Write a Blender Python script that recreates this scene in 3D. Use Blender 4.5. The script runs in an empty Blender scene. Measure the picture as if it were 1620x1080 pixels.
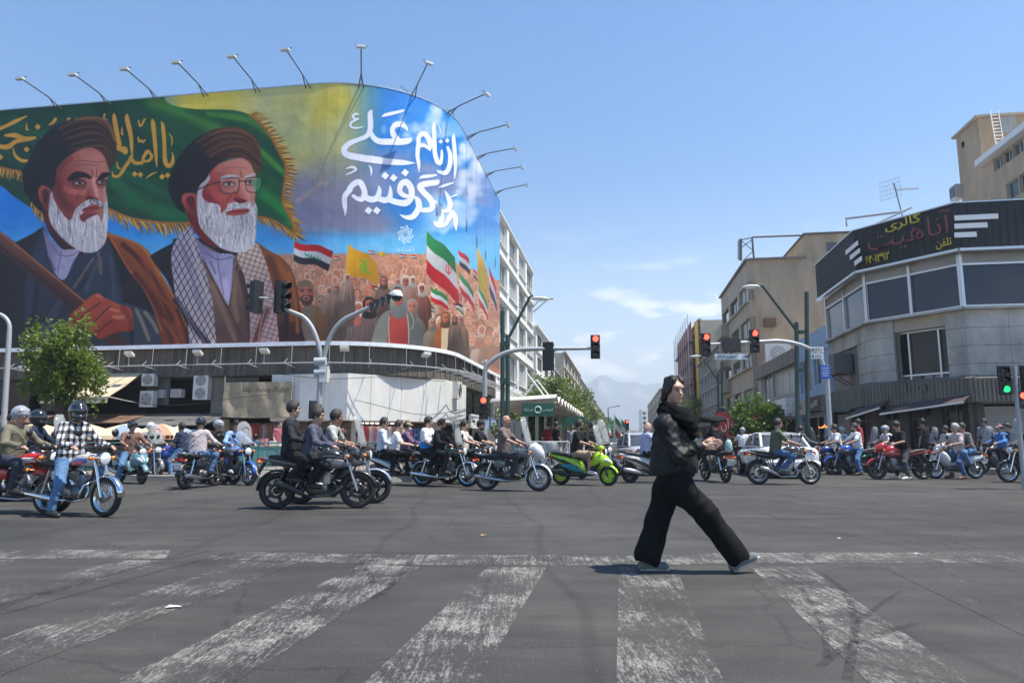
import bpy,bmesh,math,random
import numpy as np
from mathutils import Vector,Matrix
C=bpy.context.scene.collection
R=math.radians
random.seed(4)
# ------------------------ camera
CAMH=1.12
F=1100.0
PITCH=math.atan(157/F)
cam_d=bpy.data.cameras.new('camera');cam=bpy.data.objects.new('camera',cam_d);C.objects.link(cam)
cam.location=(0,0,CAMH);cam.rotation_euler=(math.pi/2+PITCH,0,0)
cam_d.sensor_width=36;cam_d.lens=F*36/1620;cam_d.clip_start=.1;cam_d.clip_end=9000
bpy.context.scene.camera=cam
# ------------------------ sun and sky
SUN_D=Vector((-1,.26,0)).normalized()*math.cos(R(67))+Vector((0,0,-math.sin(R(67))))
sl=bpy.data.lights.new('sun','SUN');sl.energy=5.0;sl.angle=R(.53);sl.color=(1,.94,.83)
so=bpy.data.objects.new('sun',sl);C.objects.link(so);so.rotation_euler=SUN_D.to_track_quat('-Z','Y').to_euler()
wd=bpy.data.worlds.new('World');bpy.context.scene.world=wd;wd.use_nodes=True
wn=wd.node_tree.nodes;wl_=wd.node_tree.links;wn.clear()
def wnode(t,**k):
 n=wn.new(t)
 for a,v in k.items():setattr(n,a,v)
 return n
sky=wnode('ShaderNodeTexSky',sky_type='NISHITA',sun_disc=False,sun_elevation=R(67),sun_rotation=math.atan2(-SUN_D.x,-SUN_D.y),altitude=1200,air_density=1.25,dust_density=1.0,ozone_density=2.2)
bg=wnode('ShaderNodeBackground');wo=wnode('ShaderNodeOutputWorld');bg.inputs[1].default_value=.100
tc=wnode('ShaderNodeTexCoord');mp=wnode('ShaderNodeMapping');mp.inputs['Scale'].default_value=(5,5,15)
nz=wnode('ShaderNodeTexNoise');nz.inputs['Scale'].default_value=1.7;nz.inputs['Detail'].default_value=7;nz.inputs['Roughness'].default_value=.56
wl_.new(tc.outputs['Generated'],mp.inputs[0]);wl_.new(mp.outputs[0],nz.inputs[0])
cr=wnode('ShaderNodeValToRGB');cr.color_ramp.elements[0].position=.53;cr.color_ramp.elements[1].position=.63
wl_.new(nz.outputs[0],cr.inputs[0])
sp=wnode('ShaderNodeSeparateXYZ');wl_.new(tc.outputs['Generated'],sp.inputs[0])
er=wnode('ShaderNodeValToRGB');ce=er.color_ramp.elements
ce[0].position=.0;ce[0].color=(.9,.9,.9,1);ce[1].position=.30;ce[1].color=(0,0,0,1)
for p,v in((.10,1.0),(.16,.75),(.22,.25)):
 e_=er.color_ramp.elements.new(p);e_.color=(v,v,v,1)
wl_.new(sp.outputs[2],er.inputs[0])
mm=wnode('ShaderNodeMath',operation='MULTIPLY');wl_.new(cr.outputs[0],mm.inputs[0]);wl_.new(er.outputs[0],mm.inputs[1])
mx=wnode('ShaderNodeMixRGB');mx.inputs[2].default_value=(10.5,10.2,9.8,1)
hs=wnode('ShaderNodeHueSaturation');hs.inputs['Saturation'].default_value=1.45
wl_.new(sky.outputs[0],hs.inputs['Color'])
hr_=wnode('ShaderNodeValToRGB');he=hr_.color_ramp.elements;he[0].position=.0;he[0].color=(.80,.80,.80,1);he[1].position=.36;he[1].color=(0,0,0,1)
for p,v in((.08,.68),(.17,.36),(.28,.07)):
 e_=he.new(p);e_.color=(v,v,v,1)
wl_.new(sp.outputs[2],hr_.inputs[0]);hz_=wnode('ShaderNodeMixRGB');hz_.inputs[2].default_value=(6.6,7.1,7.5,1);wl_.new(hr_.outputs[0],hz_.inputs[0]);wl_.new(hs.outputs[0],hz_.inputs[1])
wl_.new(mm.outputs[0],mx.inputs[0]);wl_.new(hz_.outputs[0],mx.inputs[1]);wl_.new(mx.outputs[0],bg.inputs[0]);wl_.new(bg.outputs[0],wo.inputs[0])
vs=bpy.context.scene.view_settings
vs.view_transform='Standard';vs.look='None';vs.gamma=1;vs.use_curve_mapping=False;vs.exposure=.93
bpy.context.scene.cycles.max_bounces=6;bpy.context.scene.cycles.transparent_max_bounces=10
bpy.context.scene.cycles.volume_bounces=0
try:bpy.context.scene.cycles.use_denoising=True
except Exception:pass
# ------------------------ photo pixel -> place helpers (used while laying the scene out)
def ray(px,py):
 u,v=(px-810)/F,(540-py)/F
 return Vector((u,math.cos(PITCH)-v*math.sin(PITCH),math.sin(PITCH)+v*math.cos(PITCH)))
def at(px,py,Y):
 d=ray(px,py);return Vector((d.x,d.y,d.z))*(Y/d.y)+Vector((0,0,CAMH))
def gnd(px,py,z=0):
 d=ray(px,py);t=(z-CAMH)/d.z
 return Vector((d.x*t,d.y*t,z))
def topix(p):
 x,y,z=p[0],p[1],p[2]-CAMH
 c,s=math.cos(PITCH),math.sin(PITCH)
 dep=y*c+z*s;up=-y*s+z*c
 return 810+F*x/dep,540-F*up/dep
AZ=math.atan(.1575)
ES=Vector((math.sin(AZ),math.cos(AZ),0));ER=Vector((math.cos(AZ),-math.sin(AZ),0))
# ------------------------ materials
MATS={}
def nt(m):return m.node_tree.nodes,m.node_tree.links
def mat(name,col,rough=.6,metal=0,noise=0,nscale=8,spec=.5,coat=0,bump=0,bscale=60,emit=None,estr=0,alpha=1,trans=0,dirt=0,stretch=None):
 if name in MATS:return MATS[name]
 m=bpy.data.materials.new(name);m.use_nodes=True;n,l=nt(m)
 b=n['Principled BSDF'];b.inputs['Base Color'].default_value=(*col,1);b.inputs['Roughness'].default_value=rough;b.inputs['Metallic'].default_value=metal
 b.inputs['Specular IOR Level'].default_value=spec;b.inputs['Coat Weight'].default_value=coat;b.inputs['Coat Roughness'].default_value=.08
 b.inputs['Alpha'].default_value=alpha;b.inputs['Transmission Weight'].default_value=trans
 if emit:b.inputs['Emission Color'].default_value=(*emit,1);b.inputs['Emission Strength'].default_value=estr
 if noise or dirt:
  t=n.new('ShaderNodeTexCoord');mpn=n.new('ShaderNodeMapping');l.new(t.outputs['Object'],mpn.inputs[0])
  if stretch:mpn.inputs['Scale'].default_value=stretch
  z=n.new('ShaderNodeTexNoise');z.inputs['Scale'].default_value=nscale;z.inputs['Detail'].default_value=6;z.inputs['Roughness'].default_value=.65
  l.new(mpn.outputs[0],z.inputs[0])
  r=n.new('ShaderNodeValToRGB');e=r.color_ramp.elements
  a=noise or .1
  e[0].position=.3;e[1].position=.72
  e[0].color=(*[max(c*(1-a)-dirt*c*.5,0)for c in col],1);e[1].color=(*[min(c*(1+a),1)for c in col],1)
  l.new(z.outputs[0],r.inputs[0]);l.new(r.outputs[0],b.inputs['Base Color'])
 if bump:
  t=n.new('ShaderNodeTexCoord');z=n.new('ShaderNodeTexNoise');z.inputs['Scale'].default_value=bscale;z.inputs['Detail'].default_value=5
  bp=n.new('ShaderNodeBump');bp.inputs['Strength'].default_value=bump;bp.inputs['Distance'].default_value=.02
  l.new(t.outputs['Object'],z.inputs[0]);l.new(z.outputs[0],bp.inputs['Height']);l.new(bp.outputs[0],b.inputs['Normal'])
 MATS[name]=m;return m
def glass(name,tint=(.75,.8,.8),alpha=.28,rough=.06):
 if name in MATS:return MATS[name]
 m=bpy.data.materials.new(name);m.use_nodes=True;n,l=nt(m);n.remove(n['Principled BSDF'])
 tr=n.new('ShaderNodeBsdfTransparent');tr.inputs[0].default_value=(*tint,1)
 b=n.new('ShaderNodeBsdfPrincipled');b.inputs['Base Color'].default_value=(*[c*.7 for c in tint],1);b.inputs['Roughness'].default_value=rough
 mxs=n.new('ShaderNodeMixShader');mxs.inputs[0].default_value=alpha
 l.new(tr.outputs[0],mxs.inputs[1]);l.new(b.outputs[0],mxs.inputs[2]);l.new(mxs.outputs[0],n['Material Output'].inputs[0])
 MATS[name]=m;return m
 # ------------------------ objects
MW={}
def tag(o,label=None,cat=None,group=None,kind=None):
 if label:o['label']=label
 if cat:o['category']=cat
 if group:o['group']=group
 if kind:o['kind']=kind
 return o
def thing(name,label,cat,loc=(0,0,0),rz=0,group=None):
 o=bpy.data.objects.new(name,None);C.objects.link(o);o.empty_display_size=.2
 o.location=loc;o.rotation_euler=(0,0,rz)
 MW[o.name]=Matrix.Translation(Vector(loc))@Matrix.Rotation(rz,4,'Z')
 return tag(o,label,cat,group)
def mesh_obj(name,verts,faces,mats,parent=None,world=False,mi=None,smooth=False,uvs=None):
 me=bpy.data.meshes.new(name)
 V=np.asarray(verts,float).reshape(-1,3)
 if world and parent is not None:
  M=np.array(MW[parent.name].inverted());V=V@M[:3,:3].T+M[:3,3]
 me.from_pydata(V.tolist(),[],faces if isinstance(faces,list)else faces.tolist())
 for m in(mats if isinstance(mats,(list,tuple))else[mats]):me.materials.append(m)
 if mi is not None:me.polygons.foreach_set('material_index',mi)
 if smooth is True:me.polygons.foreach_set('use_smooth',[True]*len(me.polygons))
 elif isinstance(smooth,(list,np.ndarray)):me.polygons.foreach_set('use_smooth',list(smooth))
 me.update()
 o=bpy.data.objects.new(name,me);C.objects.link(o)
 if parent is not None:
  o.parent=parent;MW[o.name]=MW[parent.name]
 else:MW[o.name]=Matrix.Identity(4)
 return o
class MB:
 def __init__(s):s.v=[];s.f=[];s.m=[];s.sm=[];s.M=None
 def add(s,vs,fs,mi=0,sm=False):
  o=len(s.v)
  if s.M is not None:vs=[s.M@Vector(q)for q in vs]
  s.v+=[tuple(q)for q in vs];s.f+=[tuple(i+o for i in f)for f in fs];s.m+=[mi]*len(fs);s.sm+=[sm]*len(fs);return s
 def box(s,c,d,mi=0,X=None,Y=None,Z=None,tz=1.0):
  """centre c, full size d, optional axes; tz shrinks the top"""
  X=Vector(X)if X is not None else Vector((1,0,0));Y=Vector(Y)if Y is not None else Vector((0,1,0));Z=Vector(Z)if Z is not None else Vector((0,0,1))
  c=Vector(c);h=[q/2 for q in d];vs=[]
  for k in(-1,1):
   t=tz if k>0 else 1
   for j,i in((-1,-1),(-1,1),(1,1),(1,-1)):vs.append(c+X*(i*h[0]*t)+Y*(j*h[1]*t)+Z*(k*h[2]))
  return s.add(vs,[(3,2,1,0),(4,5,6,7),(0,1,5,4),(1,2,6,5),(2,3,7,6),(3,0,4,7)],mi)
 def sbox(s,a,b,w,h,mi=0):
  """bar from a to b, width w (horizontal) height h"""
  a,b=Vector(a),Vector(b);X=(b-a);L=X.length;X.normalize()
  Y=Vector((0,0,1)).cross(X)
  if Y.length<1e-4:Y=Vector((0,1,0))
  Y.normalize();Z=X.cross(Y)
  return s.box((a+b)/2,(L,w,h),mi,X,Y,Z)
 def tube(s,pts,r,n=8,mi=0,cap=True,sm=True):
  pts=[Vector(p)for p in pts];rr=r if isinstance(r,(list,tuple))else[r]*len(pts)
  vs,fs=[],[];prev=None
  for i,p in enumerate(pts):
   t=(pts[min(i+1,len(pts)-1)]-pts[max(i-1,0)]).normalized()
   if prev is None:
    q=Vector((0,0,1))if abs(t.z)<.9 else Vector((1,0,0));X=q.cross(t).normalized()
   else:X=(prev-t*prev.dot(t)).normalized()
   prev=X;Y=t.cross(X)
   vs+=[p+(X*math.cos(2*math.pi*k/n)+Y*math.sin(2*math.pi*k/n))*rr[i]for k in range(n)]
  for i in range(len(pts)-1):
   for k in range(n):fs.append((i*n+k,i*n+(k+1)%n,(i+1)*n+(k+1)%n,(i+1)*n+k))
  s.add(vs,fs,mi,sm)
  if cap:
   s.add(vs[:n],[tuple(range(n))[::-1]],mi);s.add(vs[-n:],[tuple(range(n))],mi)
  return s
 def lathe(s,prof,c=(0,0,0),axis='z',n=16,mi=0,sm=True,close=False):
  """profile (r, h) turned round an axis through c"""
  vs,fs=[],[]
  for r,h in prof:
   for k in range(n):
    a=2*math.pi*k/n;x,y=r*math.cos(a),r*math.sin(a)
    vs.append(Vector(c)+Vector({'z':(x,y,h),'y':(x,h,-y),'x':(h,x,y)}[axis]))
  m=len(prof)
  for i in range(m if close else m-1):
   j=(i+1)%m
   for k in range(n):fs.append((i*n+k,i*n+(k+1)%n,j*n+(k+1)%n,j*n+k))
  return s.add(vs,fs,mi,sm)
 def loft(s,secs,n=12,mi=0,p=2.6,cap=True,sm=True):
  """sections (x, zc, half width, half height[, yc]) joined along x, superellipse outline"""
  vs,fs=[],[]
  for q in secs:
   x,zc,w,h=q[:4];yc=q[4]if len(q)>4 else 0
   for k in range(n):
    a=2*math.pi*(k+.5)/n;ca,sa=math.cos(a),math.sin(a)
    vs.append((x,yc+w*math.copysign(abs(ca)**(2/p),ca),zc+h*math.copysign(abs(sa)**(2/p),sa)))
  for i in range(len(secs)-1):
   for k in range(n):fs.append((i*n+k,i*n+(k+1)%n,(i+1)*n+(k+1)%n,(i+1)*n+k))
  s.add(vs,fs,mi,sm)
  if cap:
   s.add(vs[:n],[tuple(range(n))[::-1]],mi);s.add(vs[-n:],[tuple(range(n))],mi)
  return s
 def prism(s,poly,d,O=(0,0,0),X=(1,0,0),Y=(0,0,1),mi=0):
  """outline (a, b) in the X,Y plane through O, pushed along the vector d"""
  O,X,Y,d=Vector(O),Vector(X),Vector(Y),Vector(d);n=len(poly)
  A=[O+X*a+Y*b for a,b in poly];vs=A+[q+d for q in A]
  fs=[tuple(range(n))[::-1],tuple(range(n,2*n))]+[(i,(i+1)%n,n+(i+1)%n,n+i)for i in range(n)]
  return s.add(vs,fs,mi)
 def quad(s,a,b,c,d,mi=0):return s.add([a,b,c,d],[(0,1,2,3)],mi)
 def build(s,name,mats,parent=None,world=False,fix=True):
  o=mesh_obj(name,s.v,s.f,mats,parent,world,s.m,s.sm)
  if fix:
   bm=bmesh.new();bm.from_mesh(o.data);bmesh.ops.recalc_face_normals(bm,faces=bm.faces);bm.to_mesh(o.data);bm.free()
  return o
def copy_tree(o,parent=None):
 c=o.copy();C.objects.link(c);c.parent=parent
 MW[c.name]=MW.get(o.name,Matrix.Identity(4))
 for ch in o.children:copy_tree(ch,c)
 return c
def share(src,parent=None,name=None):
 c=src.copy();C.objects.link(c);c.parent=parent;return c
 # ------------------------ organic shapes: smooth unions of tapered limbs, meshed by surface nets
def sdf_mesh(prims,vox,warp=None):
 """prims: (kind, a, b, ra, rb, k) 'c' capsule / (kind, centre, radii, k, rot) 'e' ellipsoid / 'n' carves a capsule"""
 lo=np.full(3,1e9);hi=-lo
 for p in prims:
  if p[0]in 'cn':pts=np.array([p[1],p[2]],float);r=max(p[3],p[4])
  else:pts=np.array([p[1]],float);r=max(p[2])
  if p[0]!='n':lo=np.minimum(lo,pts.min(0)-r);hi=np.maximum(hi,pts.max(0)+r)
 lo-=3*vox;hi+=3*vox
 n=np.ceil((hi-lo)/vox).astype(int)+1
 f=np.full(n,.3,np.float32)
 for p in prims:
  if p[0]in 'cn':a,b=np.array(p[1],float),np.array(p[2],float);r=max(p[3],p[4]);k=p[5];mn,mxx=np.minimum(a,b)-r,np.maximum(a,b)+r
  else:a=np.array(p[1],float);r=max(p[2]);k=p[3];mn,mxx=a-r,a+r
  i0=np.maximum(((mn-k-2*vox-lo)/vox).astype(int),0);i1=np.minimum(((mxx+k+2*vox-lo)/vox).astype(int)+2,n)
  if(i1<=i0).any():continue
  sl_=tuple(slice(x,y)for x,y in zip(i0,i1))
  g=[lo[q]+vox*np.arange(i0[q],i1[q])for q in range(3)]
  X,Y,Z=np.meshgrid(*g,indexing='ij',sparse=True)
  if p[0]in 'cn':
   d=b-a;L=d.dot(d)+1e-9
   t=np.clip(((X-a[0])*d[0]+(Y-a[1])*d[1]+(Z-a[2])*d[2])/L,0,1)
   dist=np.sqrt((X-a[0]-t*d[0])**2+(Y-a[1]-t*d[1])**2+(Z-a[2]-t*d[2])**2)-(p[3]+t*(p[4]-p[3]))
  else:
   rx,ry,rz=p[2]
   x,y,z=X-a[0],Y-a[1],Z-a[2]
   if len(p)>4 and p[4]is not None:
    M=np.array(p[4]);x,y,z=M[0,0]*x+M[1,0]*y+M[2,0]*z,M[0,1]*x+M[1,1]*y+M[2,1]*z,M[0,2]*x+M[1,2]*y+M[2,2]*z
   k0=np.sqrt((x/rx)**2+(y/ry)**2+(z/rz)**2);k1=np.sqrt((x/rx**2)**2+(y/ry**2)**2+(z/rz**2)**2)+1e-9
   dist=k0*(k0-1)/k1
  old=f[sl_]
  if p[0]=='n':
   h=np.clip(.5-.5*(old+dist)/k,0,1);f[sl_]=old*(1-h)-dist*h+k*h*(1-h)
  else:
   h=np.clip(.5+.5*(old-dist)/k,0,1);f[sl_]=old*(1-h)+dist*h-k*h*(1-h)
 if warp is not None:
  g=[lo[q]+vox*np.arange(n[q])for q in range(3)]
  f+=warp(*np.meshgrid(*g,indexing='ij',sparse=True)).astype(np.float32)
 s=f<0
 c=[slice(0,-1),slice(1,None)]
 cnt=np.zeros(n-1,np.int16);acc=np.zeros((*(n-1),3),np.float32)
 for ax in range(3):
  o1,o2=[q for q in range(3)if q!=ax]
  A=[slice(None)]*3;B=[slice(None)]*3;A[ax]=c[0];B[ax]=c[1]
  fa,fb=f[tuple(A)],f[tuple(B)];cross=(fa<0)!=(fb<0)
  t=np.where(cross,fa/np.where(cross,fa-fb,1),0)
  for i in(0,1):
   for j in(0,1):
    S=[slice(None)]*3;S[o1]=c[i];S[o2]=c[j];S=tuple(S)
    cr_=cross[S];cnt+=cr_
    acc[...,ax]+=np.where(cr_,t[S],0);acc[...,o1]+=cr_*i;acc[...,o2]+=cr_*j
 act=cnt>0
 idx=np.full(n-1,-1,np.int32);idx[act]=np.arange(act.sum())
 ii=np.argwhere(act);V=(ii+acc[act]/cnt[act][:,None])*vox+lo
 faces=[]
 for ax in range(3):
  o1,o2=[(1,2),(2,0),(0,1)][ax]
  A=[slice(1,-1)]*3;B=[slice(1,-1)]*3;A[ax]=slice(0,-1);B[ax]=slice(1,None)
  sa,sb=s[tuple(A)],s[tuple(B)]
  e=np.argwhere(sa!=sb)
  if not len(e):continue
  flip=sb[tuple(e.T)]
  base=e+1;base[:,ax]-=1
  def cell(d1,d2):
   q=base.copy();q[:,o1]-=d1;q[:,o2]-=d2;return idx[tuple(q.T)]
  qd=np.stack([cell(1,1),cell(0,1),cell(0,0),cell(1,0)],1)
  qd[flip]=qd[flip][:,::-1];faces.append(qd)
 Fc=np.concatenate(faces)if faces else np.zeros((0,4),int)
 return V,Fc[(Fc>=0).all(1)]
def blob(name,prims,vox,m,parent,warp=None):
 V,Fc=sdf_mesh(prims,vox,warp)
 return mesh_obj(name,V,Fc,m,parent,smooth=True)
 # ------------------------ lettering: Arabic joined by hand from presentation forms, laid as thin raised glyphs
_JOIN={'ا':'ﺍﺎ','آ':'ﺁﺂ','ب':'ﺏﺐﺑﺒ','پ':'ﭖﭗﭘﭙ','ت':'ﺕﺖﺗﺘ','ج':'ﺝﺞﺟﺠ','چ':'ﭺﭻﭼﭽ','خ':'ﺥﺦﺧﺨ','د':'ﺩﺪ','ر':'ﺭﺮ','ز':'ﺯﺰ','س':'ﺱﺲﺳﺴ','ش':'ﺵﺶﺷﺸ','ف':'ﻑﻒﻓﻔ','ک':'ﮎﮏﮐﮑ','گ':'ﮒﮓﮔﮕ','ل':'ﻝﻞﻟﻠ','م':'ﻡﻢﻣﻤ','ن':'ﻥﻦﻧﻨ','و':'ﻭﻮ','ه':'ﻩﻪﻫﻬ','ی':'ﯼﯽﯾﯿ'}
def shape_fa(t):
 out=[]
 for i,ch in enumerate(t):
  f=_JOIN.get(ch)
  if not f:out.append(ch);continue
  pj=i>0 and len(_JOIN.get(t[i-1],''))==4;nj=len(f)==4 and i+1<len(t)and t[i+1]in _JOIN
  out.append(f[3]if pj and nj else f[2]if nj else f[1]if pj else f[0])
 res=[];num=''
 for ch in out:
  if ch in '0123456789۰۱۲۳۴۵۶۷۸۹':num+=ch
  else:
   if num:res.append(num);num=''
   res.append(ch)
 if num:res.append(num)
 return ''.join(res[::-1])
def text(s,m,parent,O,X,Y,width=None,height=None,depth=.01,name='lettering',fa=True):
 """flat raised letters whose middle lies at O, along X, up Y, stretched to width / height"""
 cu=bpy.data.curves.new(name,'FONT');cu.body=shape_fa(s)if fa else s;cu.extrude=.002;cu.resolution_u=2
 o=bpy.data.objects.new(name,cu);C.objects.link(o)
 bpy.context.view_layer.update()
 me=bpy.data.meshes.new_from_object(o.evaluated_get(bpy.context.evaluated_depsgraph_get()))
 bpy.data.objects.remove(o);bpy.data.curves.remove(cu)
 V=np.array([v.co[:]for v in me.vertices]);Fc=[tuple(p.vertices)for p in me.polygons]
 bpy.data.meshes.remove(me)
 if not len(V):return None
 a,b=V.min(0),V.max(0);V=V-(a+b)/2
 sx=(width/(b[0]-a[0]))if width else None;sy=(height/(b[1]-a[1]))if height else sx
 if sx is None:sx=sy
 O,X,Y=Vector(O),Vector(X).normalized(),Vector(Y).normalized();N=X.cross(Y)
 W=[O+X*(v[0]*sx)+Y*(v[1]*sy)+N*(v[2]/.002*depth*.5)for v in V]
 return mesh_obj(name,W,Fc,m,parent,parent is not None)
 # ------------------------ banner print (flat painting, computed in numpy)
AX0,AX1,AY0,AY1,AK=-230,812,110,640,2.0
def paint_banner():
 W,H=int((AX1-AX0)*AK),int((AY1-AY0)*AK)
 rng=np.random.default_rng(7)
 cv=np.zeros((H,W,3),np.float32)
 yy,xx=np.mgrid[0:H,0:W].astype(np.float32)
 PX=xx/AK+AX0;PY=yy/AK+AY0
 def col(c):return np.array(c,np.float32)/255
 def TA(p):return[(x/4.5,160+y/4.5)for x,y in p]
 def TB(p):return[(240+x/4.5,160+y/4.5)for x,y in p]
 def TC(p):return[(520+x/4.908,160+y/4.908)+tuple(r)for x,y,*r in p]
 def TD(p):return[(x/5.143,350+y/5.143)for x,y in p]
 def TE(p):return[(220+x/5.143,350+y/5.143)for x,y in p]
 def TF(p):return[(450+x/4.319,370+y/4.319)for x,y in p]
 def noise(n,seed,ax=1.0):
  r=np.random.default_rng(seed);out=np.zeros((H,W),np.float32);a=1.0;tot=0
  for o in range(4):
   gw=int(n*2**o*W/H*ax)+3;gh=int(n*2**o)+3
   g=r.random((gh,gw)).astype(np.float32)
   fx=xx/W*(gw-2);fy=yy/H*(gh-2)
   ix=fx.astype(int);iy=fy.astype(int);tx=fx-ix;ty=fy-iy
   tx=tx*tx*(3-2*tx);ty=ty*ty*(3-2*ty)
   v=(g[iy,ix]*(1-tx)+g[iy,ix+1]*tx)*(1-ty)+(g[iy+1,ix]*(1-tx)+g[iy+1,ix+1]*tx)*ty
   out+=v*a;tot+=a;a*=.5
  return out/tot
 def smooth(pts,n=6,closed=True):
  p=np.array(pts,float);m=len(p);out=[]
  rngi=range(m)if closed else range(m-1)
  for i in rngi:
   if closed:p0,p1,p2,p3=p[i-1],p[i],p[(i+1)%m],p[(i+2)%m]
   else:p0,p1,p2,p3=p[max(i-1,0)],p[i],p[i+1],p[min(i+2,m-1)]
   for k in range(n):
    t=k/n
    out.append(.5*((2*p1)+(-p0+p2)*t+(2*p0-5*p1+4*p2-p3)*t*t+(-p0+3*p1-3*p2+p3)*t**3))
  if not closed:out.append(p[-1])
  return np.array(out)
 def blur(m,r):
  for _ in range(2):
   for ax in(0,1):
    k=int(r)
    if k<1:continue
    pad=[(0,0),(0,0)];pad[ax]=(k+1,k)
    c=np.cumsum(np.pad(m,pad,mode='edge'),axis=ax)
    n=m.shape[ax]
    a=np.take(c,range(2*k+1,2*k+1+n),ax);b=np.take(c,range(0,n),ax)
    m=(a-b)/(2*k+1)
  return m
 def poly(pts,c,soft=0,sm=True,c2=None,g=None,alpha=1.0,clip=None,tex=0.0):
  p=smooth(pts)if sm else np.array(pts,float)
  q=(p-np.array([AX0,AY0]))*AK
  pad=int(soft*AK*2)+3
  x0=max(int(q[:,0].min())-pad,0);x1=min(int(q[:,0].max())+pad+1,W)
  y0=max(int(q[:,1].min())-pad,0);y1=min(int(q[:,1].max())+pad+1,H)
  if x1<=x0 or y1<=y0:return None
  w,h=(x1-x0)*2,(y1-y0)*2
  acc=np.zeros((h,w+1),np.int16)
  r=(q-np.array([x0,y0]))*2
  for(ax,ay),(bx,by)in zip(r,np.roll(r,-1,0)):
   if ay>by:ax,ay,bx,by=bx,by,ax,ay
   i0=max(int(math.ceil(ay-.5)),0);i1=min(int(math.ceil(by-.5)),h)
   if i1<=i0:continue
   rows=np.arange(i0,i1);xs=ax+(rows+.5-ay)*(bx-ax)/(by-ay)
   np.add.at(acc,(rows,np.clip(np.ceil(xs-.5),0,w).astype(int)),1)
  m=(np.cumsum(acc,1)[:,:w]%2).astype(np.float32)
  m=m.reshape(y1-y0,2,x1-x0,2).mean((1,3))
  if soft:m=blur(m,soft*AK)
  if clip is not None:m=m*clip[y0:y1,x0:x1]
  a=(m*alpha)[...,None]
  cc=col(c)
  if c2 is not None:
   (gx0,gy0),(gx1,gy1)=g
   t=((PX[y0:y1,x0:x1]-gx0)*(gx1-gx0)+(PY[y0:y1,x0:x1]-gy0)*(gy1-gy0))/((gx1-gx0)**2+(gy1-gy0)**2)
   t=np.clip(t,0,1)[...,None];t=t*t*(3-2*t)
   cc=cc*(1-t)+col(c2)*t
  if tex:cc=cc*(1+tex*(NT[y0:y1,x0:x1,None]-.5))
  cv[y0:y1,x0:x1]=cv[y0:y1,x0:x1]*(1-a)+cc*a
  full=np.zeros((H,W),np.float32);full[y0:y1,x0:x1]=m
  return full
 def stroke(pts,w,c,alpha=1.0,sm=True,soft=.6,clip=None):
  """pts (x,y[,w]) painted as a line of varying width"""
  P=np.array([(p[0],p[1],(p[2]if len(p)>2 else w))for p in pts],float)
  if sm and len(P)>2:P=smooth(P,4,False)
  P[:,0]=(P[:,0]-AX0)*AK;P[:,1]=(P[:,1]-AY0)*AK;P[:,2]=P[:,2]*AK/2
  mw=P[:,2].max()+3+soft
  x0=max(int(P[:,0].min()-mw),0);x1=min(int(P[:,0].max()+mw)+1,W)
  y0=max(int(P[:,1].min()-mw),0);y1=min(int(P[:,1].max()+mw)+1,H)
  if x1<=x0 or y1<=y0:return
  X=xx[y0:y1,x0:x1];Y=yy[y0:y1,x0:x1]
  d=np.full(X.shape,1e9,np.float32)
  for a,b in zip(P[:-1],P[1:]):
   dx,dy=b[0]-a[0],b[1]-a[1];L=dx*dx+dy*dy+1e-6
   rr=max(a[2],b[2])+3+soft
   u0=max(int(min(a[0],b[0])-rr)-x0,0);u1=max(int(max(a[0],b[0])+rr)+2-x0,0)
   v0=max(int(min(a[1],b[1])-rr)-y0,0);v1=max(int(max(a[1],b[1])+rr)+2-y0,0)
   xs=X[v0:v1,u0:u1];ys=Y[v0:v1,u0:u1]
   if xs.size==0:continue
   t=np.clip(((xs-a[0])*dx+(ys-a[1])*dy)/L,0,1)
   e=np.hypot(xs-a[0]-t*dx,ys-a[1]-t*dy)-(a[2]+t*(b[2]-a[2]))
   d[v0:v1,u0:u1]=np.minimum(d[v0:v1,u0:u1],e)
  m=np.clip(.5-d/(soft*2),0,1)*alpha
  if clip is not None:m=m*clip[y0:y1,x0:x1]
  cv[y0:y1,x0:x1]=cv[y0:y1,x0:x1]*(1-m[...,None])+col(c)*m[...,None]
 def ell(cx,cy,rx,ry,c,soft=0,alpha=1,rot=0,**k):
  t=np.linspace(0,2*math.pi,14,endpoint=False)
  X=rx*np.cos(t);Y=ry*np.sin(t)
  return poly(list(zip(cx+X*math.cos(rot)-Y*math.sin(rot),cy+X*math.sin(rot)+Y*math.cos(rot))),c,soft,True,alpha=alpha,**k)
 def lerp(a,b,t):return a*(1-t)+b*t
 def ss(a,b,v):t=np.clip((v-a)/(b-a),0,1);return t*t*(3-2*t)
 N1,N2,NT=noise(3,1),noise(5,2,.6),noise(40,3)
 # --- sky: gold light to cloud grey to blue
 g3=lambda t:t[...,None]
 base=lerp(col((38,128,205)),col((120,185,222)),g3(ss(330,430,PY)))
 gold=lerp(col((186,184,134)),col((226,200,84)),g3(ss(.42,.66,N1)*.85))
 base=lerp(base,gold,g3(ss(200,280,PX+N2*60-30)*(1-ss(525,640,PX+(PY-130)*.05+N1*110-55))*(1-ss(250,360,PY+N2*110-55))))
 base=lerp(base,col((140,132,152)),g3(ss(405,455,PX)*(1-ss(560,640,PX+N2*120-60))*ss(235,300,PY+N2*80-40)*(1-ss(372,392,PY+N1*20))*.9))
 base=lerp(base,col((158,150,178)),g3(ss(.50,.62,N2)*ss(540,580,PX)*(1-ss(760,800,PX))*ss(215,260,PY)*(1-ss(330,375,PY))*.75))
 base=lerp(base,col((205,222,238)),g3(ss(.53,.66,noise(6,9))*ss(640,705,PX)*ss(170,200,PY)*.8))
 base=lerp(base,col((60,150,230)),g3(ss(590,640,PX)*(1-ss(180,260,PY))*.55))
 base=lerp(base,col((128,160,216)),g3(ss(715,770,PX)*.55))
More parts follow.
